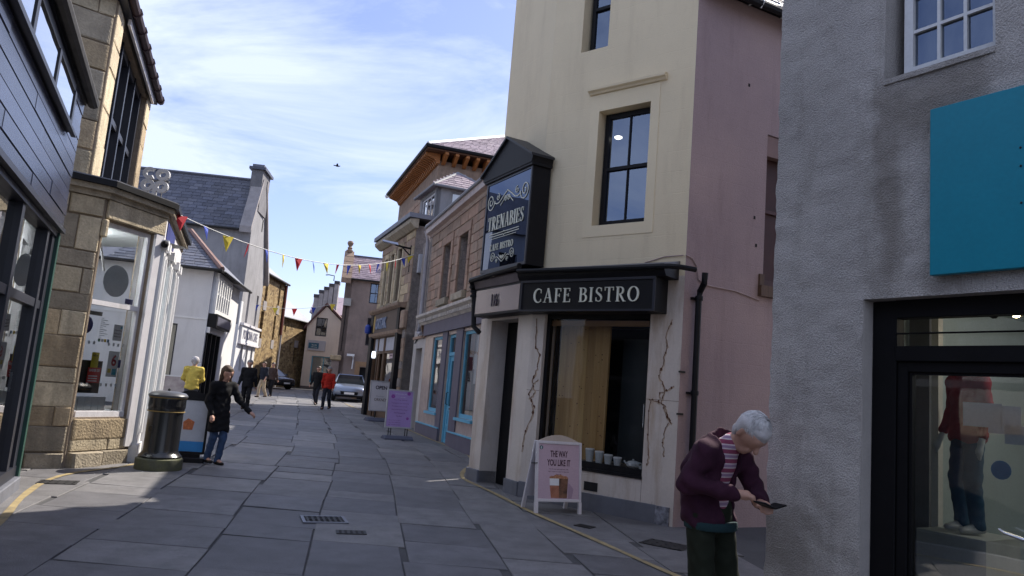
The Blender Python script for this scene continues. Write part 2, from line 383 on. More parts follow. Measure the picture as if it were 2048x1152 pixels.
def arc(cx, cz, rx, rz, a0, a1, n=14):
    return [(cx + rx * math.cos(math.radians(a0 + (a1 - a0) * i / n)), cz + rz * math.sin(math.radians(a0 + (a1 - a0) * i / n))) for i in range(n + 1)]
def bowlw(n, lo, hi): return [lo + (hi - lo) * math.sin(math.pi * i / n) ** 1.3 for i in range(n + 1)]
TK, TN, SF = .15, .055, .045
def glyph(c):
    """serif capitals as strokes: ([points], width) in a box of height 1; returns (strokes, advance)"""
    st = lambda x: [([(x, 0), (x, 1)], TK), ([(x - .15, .02), (x + .15, .02)], SF), ([(x - .15, .98), (x + .15, .98)], SF)]
    if c == 'I': return st(.17), .34
    if c == 'T': return [([(.36, 0), (.36, 1)], TK), ([(.2, .02), (.52, .02)], SF), ([(.02, .97), (.7, .97)], TN), ([(.03, 1), (.03, .76)], SF), ([(.69, 1), (.69, .76)], SF)], .72
    if c == 'E': return st(.17) + [([(.1, .97), (.58, .97)], TN), ([(.17, .52), (.46, .52)], TN), ([(.1, .03), (.62, .03)], TN), ([(.57, 1), (.57, .78)], SF), ([(.61, 0), (.61, .24)], SF), ([(.46, .4), (.46, .64)], SF)], .66
    if c == 'F': return st(.17) + [([(.1, .97), (.56, .97)], TN), ([(.17, .5), (.44, .5)], TN), ([(.55, 1), (.55, .77)], SF), ([(.44, .38), (.44, .62)], SF)], .6
    if c == 'A': return [([(.1, .0), (.38, 1.0)], TN), ([(.38, 1.02), (.68, 0)], TK), ([(.2, .34), (.56, .34)], TN), ([(-.02, .02), (.24, .02)], SF), ([(.54, .02), (.82, .02)], SF)], .8
    if c == 'N': return [([(.15, 0), (.15, 1)], TN), ([(.13, 1), (.7, 0)], TK), ([(.7, 0), (.7, 1)], TN), ([(.02, .02), (.29, .02)], SF), ([(.0, .98), (.2, .98)], SF), ([(.57, .98), (.84, .98)], SF)], .86
    if c == 'C': return [(arc(.42, .5, .36, .49, 52, 308, 18), bowlw(18, .05, TK + .01)), ([(.65, .95), (.65, .68)], SF), ([(.66, .06), (.66, .26)], SF)], .74
    if c == 'O':
        a = arc(.43, .5, .36, .48, 90, 450, 28); return [(a, [.055 + .1 * abs(math.sin(2 * math.pi * i / 28)) for i in range(29)])], .86
    if c == 'B': return st(.17) + [([(.17, .97), (.36, .97)] + arc(.36, .76, .2, .21, 90, -90, 10) + [(.17, .54)], [TN, TN] + bowlw(10, .055, .14) + [TN]), ([(.17, .53), (.38, .53)] + arc(.38, .28, .25, .25, 90, -90, 10) + [(.17, .03)], [TN, TN] + bowlw(10, .055, .15) + [TN])], .7
    if c == 'R': return st(.17) + [([(.17, .97), (.36, .97)] + arc(.36, .74, .22, .23, 90, -90, 10) + [(.17, .5)], [TN, TN] + bowlw(10, .055, .14) + [TN]), ([(.34, .5), (.66, .01)], .13), ([(.58, .02), (.8, .02)], SF)], .78
    if c == 'S':
        p = arc(.3, .75, .2, .22, 35, 200, 10) + [(.2, .6), (.3, .53), (.42, .45)] + arc(.3, .25, .22, .22, 30, -150, 10); n = len(p)
        return [(p, [.06 + .1 * math.exp(-((i - n / 2) / 4.) ** 2) for i in range(n)]), ([(.49, .96), (.49, .72)], SF), ([(.09, .04), (.09, .3)], SF)], .6
    return [], .38
def serif_letters(s, w, h, x, z, y, parent, mat, dep=.012, gap=.16):
    gl = [glyph(c) for c in s]; tot = sum(g[1] for g in gl) + gap * (len(s) - 1); k = w / tot; cx = 0
    for c, g in zip(s, gl):
        if c != ' ': serif_mb(c, g[1] * k, h, x + cx * k, z, y, dep, gap).build('letter', mat, parent)
        cx += g[1] + gap

def serif_mb(s, w, h, x, z, y, dep=.012, gap=.16):
    gl = [glyph(c) for c in s]; tot = sum(g[1] for g in gl) + gap * (len(s) - 1); k = w / tot; mb = MB(); cx = 0; n = 0
    for st, ad in gl:
        for pts, ws in st:
            n += 1; e = .00025 * (n % 7)
            sk = .35 * h + .6 * min(h, k); ww = [q * sk for q in ws] if isinstance(ws, (list, tuple)) else ws * sk
            ribbon(mb, [(x + (cx + p[0]) * k, z + p[1] * h) for p in pts], ww, y - dep - e, y + .001)
        cx += ad + gap
    return mb
# ================================================================ materials
H = hexc
m_street = M('asphalt', (.066, .065, .068), .85, .2, 1.2, .5, 180, fine=.25, grime=.25)
m_slab = [M('flagstone', (.150, .145, .148), .62, .2, 3.1, .6, 120, rnd=.15, fine=.3, grime=.7, gcol=(.075, .073, .075)),
          M('flagstone_pale', (.195, .187, .185), .62, .2, 3.3, .6, 130, rnd=.12, fine=.3, grime=.65, gcol=(.10, .098, .096)),
          M('flagstone_dark', (.118, .115, .122), .58, .2, 2.8, .6, 125, rnd=.15, fine=.3, grime=.6, gcol=(.05, .05, .052))]
m_yellow = M('yellow_paint', (.31, .24, .12), .8, .2, 8, .3, 120, grime=.75, gcol=(.09, .085, .08))
m_iron = M('cast_iron', (.028, .027, .027), .6, .3, 9, .3, 80, metal=.3)
m_black = M('black_paint', (.0055, .0055, .0075), .5, .25, 5, .05, 60, spec=.22)
m_matt = M('matt_black', (.005, .005, .0065), .6, .2, 5, spec=.15)
m_grey_rough = M('roughcast', (.48, .445, .42), .92, .12, 1.1, 1.7, 105, fine=.22, grime=.55, gcol=(.22, .195, .165))
m_reveal = M('smooth_render', (.44, .40, .37), .8, .1, 3, .3, 80)
m_white = M('white_paint', (.72, .72, .72), .5, .06, 3, .1, 40)
m_cream = M('cream_paint', (.67, .565, .39), .72, .04, 1.1, .35, 70, fine=.03, grime=.34, gcol=(.45, .355, .235))
m_cream2 = M('cream_trim', (.685, .58, .40), .7, .04, 1.3, .15, 70, fine=.03)
m_pink = M('pink_limewash', (.285, .215, .225), .88, .14, .6, .6, 60, fine=.09, col2=(.385, .285, .275), grime=.45, gcol=(.2, .14, .15))
m_marble = M('marble', (.56, .50, .455), .32, .09, 1.4, .05, 40, fine=.05, grime=.8, gcol=(.30, .19, .10))
m_plinth = M('grey_plinth', (.135, .14, .165), .7, .14, 3, .5, 90, grime=.3)
m_lead = M('lead_flashing', (.16, .165, .19), .45, .15, 4, .2, 40, metal=.4)
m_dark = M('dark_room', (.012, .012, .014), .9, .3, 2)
m_room = M('room_grey', (.14, .14, .15), .9, .2, 1.5)
m_cable = M('cable', (.34, .25, .24), .7)
m_pine = M('pine_board', (.56, .36, .15), .55, .18, 1.4, .1, 60, rnd=.16, stretch=(9, 9, .5), col2=(.40, .22, .075))
m_knot = M('pine_knot', (.12, .05, .02), .6)
m_teal = M('teal_panel', (.004, .22, .31), .38, .05, 2, .05, 40)
m_oak = M('oak', (.10, .055, .03), .6, .3, 4, .2, 60, stretch=(6, 6, .6))
m_brownwood = M('brown_frame', (.075, .028, .024), .55, .25, 4, .1, 60)
m_slate = [M('slate', (.105, .108, .135), .5, .18, 3, .4, 60, rnd=.26, fine=.12), M('slate_blue', (.085, .09, .12), .46, .18, 3, .4, 60, rnd=.26, fine=.12)]
m_slate_p = [M('purple_slate', (.30, .235, .265), .5, .14, 3, .4, 60, rnd=.16, fine=.1), M('purple_slate_dark', (.25, .195, .225), .5, .14, 3, .4, 60, rnd=.16, fine=.1)]
g_shop = glass('shop_glass', (.86, .9, .9), base=.04, gain=1.0)
g_blue = glass('upper_glass', (.36, .40, .46), base=.16, gain=1.1, gcol=(.66, .78, 1))
g_sign = glass('sign_glass', (.012, .012, .014), base=.07, gain=1.0, gcol=(.55, .68, 1))
g_mirror = M('brushed_panel', (.30, .26, .255), .22, .04, 2, metal=.55)
m_letter = M('ivory_letter', (.66, .66, .56), .5)
m_paper = M('paper', (.72, .73, .75), .7, .03)
m_ink = M('ink', (.03, .02, .035), .6)

def masonry_relief(m, bw, bh, strength):
    # faint block joints showing through the paint, in the wall's own coordinates
    nt = m.node_tree; N = nt.nodes.new; L = nt.links.new; b = nt.nodes['Principled BSDF']
    tc = N('ShaderNodeTexCoord'); sp = N('ShaderNodeSeparateXYZ'); L(tc.outputs['Object'], sp.inputs[0]); cb = N('ShaderNodeCombineXYZ'); L(sp.outputs['X'], cb.inputs[0]); L(sp.outputs['Z'], cb.inputs[1])
    nz = N('ShaderNodeTexNoise'); nz.inputs['Scale'].default_value = 2.5; nz.inputs['Detail'].default_value = 5; L(cb.outputs[0], nz.inputs['Vector'])
    sc = N('ShaderNodeVectorMath'); sc.operation = 'SCALE'; sc.inputs['Scale'].default_value = .05; L(nz.outputs['Color'], sc.inputs[0]); ad = N('ShaderNodeVectorMath'); L(cb.outputs[0], ad.inputs[0]); L(sc.outputs[0], ad.inputs[1])
    br = N('ShaderNodeTexBrick'); br.inputs['Scale'].default_value = 1; br.inputs['Mortar Size'].default_value = .006; br.inputs['Mortar Smooth'].default_value = .6; br.inputs['Brick Width'].default_value = bw; br.inputs['Row Height'].default_value = bh
    L(ad.outputs[0], br.inputs['Vector'])
    inv = N('ShaderNodeMath'); inv.operation = 'MULTIPLY_ADD'; L(br.outputs['Fac'], inv.inputs[0]); inv.inputs[1].default_value = -1; L(nz.outputs['Fac'], inv.inputs[2])
    bp = N('ShaderNodeBump'); bp.inputs['Strength'].default_value = strength; bp.inputs['Distance'].default_value = .012; L(inv.outputs[0], bp.inputs['Height'])
    if b.inputs['Normal'].links: L(b.inputs['Normal'].links[0].from_socket, bp.inputs['Normal'])
    L(bp.outputs[0], b.inputs['Normal'])
masonry_relief(m_cream, .75, .30, .35); masonry_relief(m_pink, .6, .28, .32)

# ================================================================ street
def interp(tab, y):
    # smooth curve through the table (cubic Hermite)
    n = len(tab)
    for i in range(n - 1):
        (a, b), (c, d) = tab[i], tab[i + 1]
        if y <= c or i == n - 2:
            t = (y - a) / (c - a); p, q = tab[max(i - 1, 0)], tab[min(i + 2, n - 1)]
            m0 = (d - p[1]) / (c - p[0]) * (c - a); m1 = (q[1] - b) / (q[0] - a) * (c - a)
            return (2 * t ** 3 - 3 * t * t + 1) * b + (t ** 3 - 2 * t * t + t) * m0 + (3 * t * t - 2 * t ** 3) * d + (t ** 3 - t * t) * m1
SPINE = [(-10, 2.6), (1, 1.05), (8.6, -.16), (15.6, -1.45), (25, -4.15), (37, -7.7), (56, -13.4), (90, -23.5)]
FAN = [(-10, .85), (3, .95), (14, 1.08), (30, .95), (90, .8)]

def build_street():
    ys = [-120, -60, -30, -10] + [i * 1.0 for i in range(0, 70)] + [75, 85, 95, 110, 200, 500]
    xs = [-400, -120, -60, -30, -15, 0, 15, 40, 120, 400]; mb = MB()
    for y in ys:
        for x in xs: mb.v.append((x, y, ground(y)))
    w = len(xs)
    for j in range(len(ys) - 1):
        for i in range(w - 1): mb.f.append((j * w + i, j * w + i + 1, (j + 1) * w + i + 1, (j + 1) * w + i)); mb.mi.append(0)
    st = mb.build('street', m_street); tag(st, kind='structure')
    pv = bpy.data.objects.new('pavement', None); COL.objects.link(pv); pv['kind'] = 'structure'
    rr = random.Random(11); offs = [-6.5, -5.5, -4.55, -3.65, -2.6, -1.72, -.86, 0, .75, 1.7, 2.75]
    rest = MB(); n = 0
    jit = lambda c, yy: .045 * math.sin(c * 12.9898 + 78.2 * math.floor(yy / 1.9 + c * .37))
    cut_hole = lambda cx, cy: (-2.15 < cx < -1.5 and 8.0 < cy < 8.72)
    for c in range(len(offs) - 1):
        y = 2.0 + rr.uniform(0, .7)
        while y < 56:
            ln = rr.uniform(.55, 1.25) * (1 if offs[c] < 0 else 1.35)
            if y > 18: ln *= 1.25
            y2 = y + ln; g = .011
            pt = lambda o, yy: interp(SPINE, yy) + o * interp(FAN, yy) + .014 * math.sin(yy * .9 + o * 2)
            g = .008; ja, jb = jit(c, (y + y2) / 2), jit(c + 1, (y + y2) / 2); sk = rr.uniform(-.02, .02)
            q = [(pt(offs[c], y) + g + ja, y + g + sk), (pt(offs[c + 1], y) - g + jb, y + g - sk), (pt(offs[c + 1], y2) - g + jb, y2 - g), (pt(offs[c], y2) + g + ja, y2 - g)]
            cx = sum(p[0] for p in q) / 4; cy = (y + y2) / 2
            dz = rr.uniform(.008, .016); tl = rr.uniform(-.003, .003)
            top = [(px, py, ground(py) + dz + (tl if k in (0, 1) else -tl)) for k, (px, py) in enumerate(q)]
            inn = [(px + (cx - px) * .012, py + (cy - py) * .012, pz + .004) for px, py, pz in top]
            bot = [(px, py, pz - .04) for px, py, pz in top]
            vs = bot + top + inn; fs = [(8, 9, 10, 11)] + [(i + 4, (i + 1) % 4 + 4, (i + 1) % 4 + 8, i + 8) for i in range(4)] + [(i, (i + 1) % 4, (i + 1) % 4 + 4, i + 4) for i in range(4)]
            k = rr.random(); m = m_slab[1] if k < .16 else m_slab[2] if k < .42 else m_slab[0]
            if offs[c] >= 0 and k < .2: m = m_slab[0]
            n += 1
            if y < 24 and n < 1000: MB().add(vs, fs).build('flagstone', m, pv)
            else: rest.cur = m_slab.index(m); rest.add(vs, fs)
            y = y2
    tag(rest.build('far_flagstones', m_slab, pv), kind='stuff')
    # yellow lines
    def line(pts, w, name):
        mb = MB(); P = []
        for (a, b), (c, d) in zip(pts, pts[1:]):
            k = max(1, int(math.hypot(c - a, d - b) / .35))
            P += [(a + (c - a) * i / k, b + (d - b) * i / k) for i in range(k)]
        P.append(pts[-1]); L = []
        P = [((P[max(i - 1, 0)][0] + p[0] * 2 + P[min(i + 1, len(P) - 1)][0]) / 4, (P[max(i - 1, 0)][1] + p[1] * 2 + P[min(i + 1, len(P) - 1)][1]) / 4) for i, p in enumerate(P)]
        for i, p in enumerate(P):
            a = Vector(P[max(i - 1, 0)]); b = Vector(P[min(i + 1, len(P) - 1)]); d = (b - a).normalized(); q = Vector((-d.y, d.x)) * w / 2 * (1 + .15 * math.sin(i * 1.7))
            L.append((p[0] + q.x, p[1] + q.y, p[0] - q.x, p[1] - q.y))
        for a, b in zip(L, L[1:]):
            z = lambda y: ground(y) + .0255
            mb.quad((a[0], a[1], z(a[1])), (b[0], b[1], z(b[1])), (b[2], b[3], z(b[3])), (a[2], a[3], z(a[3])))
        tag(mb.build(name, m_yellow), kind='structure')
    line([(-2.3, 2), (-4.42, 6.95), (-5.02, 8.15), (-5.5, 9.35), (-5.62, 10.2), (-5.35, 11.0), (-5.5, 12.2), (-7.2, 16.0), (-8.6, 20), (-9.6, 24), (-10.6, 28)], .075, 'road_marking')
    line([(4.2, 2), (1.68, 7.14), (1.19, 8.38), (.48, 10.05), (-.04, 11.55), (-.6, 12.9), (-.62, 13.8), (-.5, 15.2), (-.62, 16.8), (-.95, 17.9), (-1.86, 20.3), (-3.83, 26.1), (-7.8, 37.3)], .075, 'road_marking')
    # drain grating and access covers
    g = thing('drain_grating', 'slotted black iron drain grating set in the flagstones', 'drain', (-1.83, 8.35, ground(8.35) + .017), 20)
    mb = MB(); mb.box(-.24, .24, -.2, -.165, 0, .012); mb.box(-.24, .24, .165, .2, 0, .012); mb.box(-.24, -.205, -.165, .165, 0, .012); mb.box(.205, .24, -.165, .165, 0, .012)
    mb.build('rim', m_lead, g)
    MB().box(-.205, .205, -.165, .165, -.002, .002).build('sump', m_dark, g)
    for i in range(7): MB().box(-.19 + i * .0585, -.163 + i * .0585, -.165, .165, .003, .011).build('bar', m_iron, g)
    MB().box(-.2, .2, -.02, .0, .004, .0105).build('cross_bar', m_iron, g)
    def cover(x, y, rot, w, d, label, nm='access_cover'):
        t = thing(nm, label, 'cover', (x, y, ground(y) + .017), rot)
        MB().box(-w / 2, w / 2, -d / 2, d / 2, 0, .009).build('lid', m_iron, t)
        mb = MB()
        for i in range(5):
            for j in range(3): mb.box(-w / 2 + .04 + i * (w - .08) / 4 - .012, -w / 2 + .04 + i * (w - .08) / 4 + .012, -d / 2 + .04 + j * (d - .08) / 2 - .012, -d / 2 + .04 + j * (d - .08) / 2 + .012, .009, .013)
        mb.build('tread', m_iron, t)
    cover(-1.42, 7.8, 15, .3, .18, 'small dark metal cover in the slab just below the drain grating')
    cover(1.95, 8.55, -35, .5, .36, 'worn patterned cover in the pavement beside the bending man')
    cover(-5.3, 9.3, 20, .42, .3, 'rusty cover by the yellow line at the dark boarded shopfront')
    cover(1.12, 9.3, -35, .22, .16, 'little cover in the pavement between coffee board and cafe plinth')
build_street()

# ================================================================ grey roughcast shop (right foreground)
def grey_stains():
    m = m_grey_rough; nt = m.node_tree; N = nt.nodes.new; L = nt.links.new; b = nt.nodes['Principled BSDF']; src = b.inputs['Base Color'].links[0].from_socket
    geo = N('ShaderNodeNewGeometry'); sp = N('ShaderNodeSeparateXYZ'); L(geo.outputs['Position'], sp.inputs[0])
    def mth(op, a, bb, c=None):
        n = N('ShaderNodeMath'); n.operation = op
        for i, q in enumerate((a, bb, c)):
            if q is None: continue
            if isinstance(q, (int, float)): n.inputs[i].default_value = q
            else: L(q, n.inputs[i])
        return n.outputs[0]
    ca, sa = math.cos(math.radians(-57)), math.sin(math.radians(-57))
    u = mth('ADD', mth('MULTIPLY', mth('SUBTRACT', sp.outputs['X'], 1.81), ca), mth('MULTIPLY', mth('SUBTRACT', sp.outputs['Y'], 5.07), sa)); z = sp.outputs['Z']
    nz = N('ShaderNodeTexNoise'); nz.inputs['Scale'].default_value = 3.2; nz.inputs['Detail'].default_value = 8; nz.inputs['Roughness'].default_value = .7; L(geo.outputs['Position'], nz.inputs['Vector'])
    wob = mth('MULTIPLY', mth('SUBTRACT', nz.outputs['Fac'], .5), .35)
    def band(v, lo, hi, f): 
        a = N('ShaderNodeMapRange'); a.interpolation_type = 'SMOOTHSTEP'; a.inputs[1].default_value = lo - f; a.inputs[2].default_value = lo + f; L(v, a.inputs[0])
        c = N('ShaderNodeMapRange'); c.interpolation_type = 'SMOOTHSTEP'; c.inputs[1].default_value = hi - f; c.inputs[2].default_value = hi + f; c.inputs[3].default_value = 1; c.inputs[4].default_value = 0; L(v, c.inputs[0])
        return mth('MULTIPLY', a.outputs[0], c.outputs[0])
    uw, zw = mth('ADD', u, wob), mth('ADD', z, wob)
    masks = [mth('MULTIPLY', band(uw, .70, 1.36, .05), band(zw, 3.28, 3.66, .12)), mth('MULTIPLY', band(uw, .74, .90, .07), band(zw, 2.4, 3.5, .2)), mth('MULTIPLY', band(uw, 1.0, 1.3, .08), band(zw, 2.30, 2.42, .05)), mth('MULTIPLY', band(uw, -.2, .35, .15), band(zw, .5, .95, .1)), mth('MULTIPLY', band(uw, -.2, .55, .2), band(zw, 3.2, 5.2, .5))]
    tot = masks[0]
    for k, q in zip((1, .8, .9, .45, .5), masks[1:] ): tot = mth('MAXIMUM', tot, mth('MULTIPLY', q, k * .85))
    tot = mth('MULTIPLY', tot, mth('ADD', .35, nz.outputs['Fac']))
    mx = N('ShaderNodeMix'); mx.data_type = 'RGBA'; L(mth('MINIMUM', mth('MULTIPLY', tot, .72), .7), mx.inputs[0]); L(src, mx.inputs[6]); mx.inputs[7].default_value = (.19, .165, .14, 1); L(mx.outputs[2], b.inputs['Base Color'])
grey_stains()
def build_grey():
    R = thing('roughcast_shop', 'grey roughcast building with black shopfront and white barred window', 'building', (1.81, 5.07, 0), -57)
    xc = [i * .045 for i in range(0, 37)]; zc = [i * .05 for i in range(0, 110)]
    mb = wall(0, 6.5, -.05, 7, [(.66, 4.2, -.1, 2.30), (.78, 1.42, 3.69, 5.3), (3.1, 3.85, 3.69, 5.3)], .28, xc, zc)
    vs = []
    for x, y, z in mb.v:
        if y == 0 and x < 1.7:
            n = mnoise.noise(Vector((x * 9, z * 9, 3))) * .010 + mnoise.noise(Vector((x * 2.2, z * 2.2, 7))) * .012
            edge = x < 1e-4
            vs.append((x + (mnoise.noise(Vector((0, z * 12, 5))) * .014 + mnoise.noise(Vector((1, z * 3, 5))) * .012 if edge else 0), y - n, z))
        else: vs.append((x, y, z))
    mb.v = vs
    w = mb.build('wall', m_grey_rough, R)
    # soot and damp marks keep to the wall itself
    MB().box(0.004, 6.5, .29, 6.0, -.05, .02).build('shop_floor', M('shop_floor', (.30, .28, .27), .5, .1, 2), R)
    mb = MB(); mb.box(0, .25, .285, 6, -.05, 7); mb.box(6.25, 6.5, .285, 6, -.05, 7); mb.box(.255, 6.245, 5.75, 6, -.05, 7); mb.build('side_wall', m_grey_rough, R)
    mb = MB(); mb.prof([(-.3, 6.95), (6.3, 6.95), (3.0, 9.4)], -.1, 6.6); mb.build('roof', m_slate[0], R)
    # smooth jamb margin round the door
    mb = MB(); mb.box(.655, .664, .004, .275, 0, 2.298); mb.build('door_jamb', m_reveal, R)
    # shopfront frame
    F = MB(); y0, y1 = .10, .19
    F.box(.666, .815, y0, y1, 0, 2.297); F.box(.815, 4.2, y0, y1, 2.19, 2.297); F.box(.815, 4.2, y0 - .012, y1 + .01, 1.93, 2.02)
    F.box(1.54, 1.62, y0 - .01, y1, 0, 1.93); F.box(1.54, 1.62, y0, y1, 2.02, 2.19); F.box(.815, .88, y0 + .012, y1, 0, 1.93); F.box(.88, 1.54, y0 + .012, y1, 1.868, 1.93)
    F.box(2.9, 3.0, y0, y1, 0, 1.93); F.box(4.1, 4.2, y0, y1, 0, 2.19); F.box(1.62, 4.1, y0 + .01, y1, 0, .35); F.box(.815, 4.1, .085, .1, 2.09, 2.10)
    fr = F.build('shopfront', m_matt, R, bevel=.004)
    d = MB(); d.box(.884, .90, .125, .165, .02, 1.866); d.box(1.495, 1.538, .125, .165, .02, 1.866); d.box(.90, 1.495, .125, .165, .02, .16); d.box(.90, 1.495, .125, .165, 1.855, 1.866)
    dr = d.build('door', m_matt, R)
    MB().quad((.90, .145, .16), (1.495, .145, .16), (1.495, .145, 1.855), (.90, .145, 1.855)).build('pane', glass('door_glass', (.80, .88, .90), base=.13, gain=1.1), dr)
    h = MB(); h.tube([(1.515, .125, 1.03), (1.515, .06, 1.035), (1.50, .05, 1.035), (1.42, .05, 1.05), (1.39, .052, 1.065)], [.011, .011, .011, .009, .006], 8); h.box(1.5, 1.53, .118, .125, .96, 1.1)
    h.build('handle', M('steel', (.7, .7, .72), .22, metal=1), dr, smooth=True)
    MB().quad((.82, .15, 2.02), (1.54, .15, 2.02), (1.54, .15, 2.19), (.82, .15, 2.19)).build('transom_pane', g_shop, fr)
    MB().quad((1.62, .15, .35), (2.9, .15, .35), (2.9, .15, 1.93), (1.62, .15, 1.93)).build('display_pane', g_shop, fr)
    MB().quad((1.62, .15, 2.02), (4.1, .15, 2.02), (4.1, .15, 2.19), (1.62, .15, 2.19)).build('transom_pane', g_shop, fr)
    MB().quad((3.0, .15, .35), (4.1, .15, .35), (4.1, .15, 1.93), (3.0, .15, 1.93)).build('display_pane', g_shop, fr)
    # shop interior
    I = MB(); I.box(.40, .44, .3, 3.4, .02, 2.5); I.box(.44, 4.4, 3.3, 3.4, .02, 2.5); I.box(4.36, 4.4, .3, 3.3, .02, 2.5); I.box(.40, 4.4, .3, 3.4, 2.5, 2.56)
    I.build('interior', M('shop_wall', (.50, .56, .55), .8, .1, 1.2), R)
    tk = MB(); tk.box(.9, 2.6, .95, .99, 2.42, 2.46); tk = tk.build('light_track', m_iron, R)
    for i, (x, on) in enumerate(((1.02, 0), (1.16, 1), (1.26, 1), (1.40, 0))):
        s = MB(); s.tube([(x, .97, 2.42), (x, .95, 2.36)], .008, 5); s.tube([(x, .97, 2.36), (x - .01, .88, 2.31)], [.03, .036], 10); sp = s.build('track_spot', m_iron, tk)
        if on: MB().sphere((x - .012, .872, 2.306), .03, 8, (1, .5, 1)).build('bulb', M('bulb_glow', (1, .78, .42), emit=14), sp)
    ld = bpy.data.lights.new('shop_lamp', 'POINT'); ld.energy = 11; ld.color = (1, .93, .84); ld.shadow_soft_size = .3; lo = bpy.data.objects.new('shop_lamp', ld); COL.objects.link(lo); lo.parent = R; lo.location = (1.9, 1.2, 2.2)
    MB().box(.655, .70, .82, .88, .02, 2.5).build('column', M('shop_column', (.62, .58, .52), .7), R)
    mb = MB(); mb.box(.46, .60, .9, .94, .02, 2.3); mb.build('partition', m_room, R)
    mb = MB(); mb.box(1.62, 4.2, .32, .9, .02, .3); mb.build('display_plinth', M('plinth_board', (.5, .5, .47), .6), R)
    MB().box(.72, 1.12, .52, .95, .02, .93).build('pedestal', M('plinth_board', (.5, .5, .47), .6), R)
    for i, (x, z, w_, h_) in enumerate(((1.17, 1.58, .2, .13), (1.30, 1.55, .16, .15), (1.38, 1.5, .1, .1))): MB().box(x, x + w_, .152, .155, z, z + h_).build('notice', m_paper, dr)
    c = MB(); c.lathe([(.05, 0), (.05, .003)], 18); c.xf(Matrix.Translation((1.36, .156, 1.36)) @ Matrix.Rotation(math.pi / 2, 4, 'X')); c.build('blue_sticker', M('sticker_blue', (.02, .22, .5), .6), dr)
    # upper windows
    for x0 in (.78, 3.1):
        window(R, None, x0 + .07, x0 + (.64 if x0 < 1 else .75), 3.70, 5.29, .10, m_white, g_blue, 3, 6, .055, .02, .07, backing=m_room)
    MB().box(.78, 1.42, -.012, .10, 3.655, 3.69).build('sill', m_grey_rough, R)
    # blank teal board
    sg = MB(); sg.box(1.09, 3.3, -.055, -.012, 2.405, 3.395); s = sg.build('sign_board', m_teal, R, bevel=.004)
    sc = MB()
    for z in (2.95, 3.05, 2.75): sc.sphere((1.56, -.057, z), .006, 6)
    sc.build('screw', m_iron, s)
    return R
build_grey()
def in_grey(x, y, z=0):
    a = math.radians(-57); return (1.81 + x * math.cos(a) - y * math.sin(a), 5.07 + x * math.sin(a) + y * math.cos(a), z)

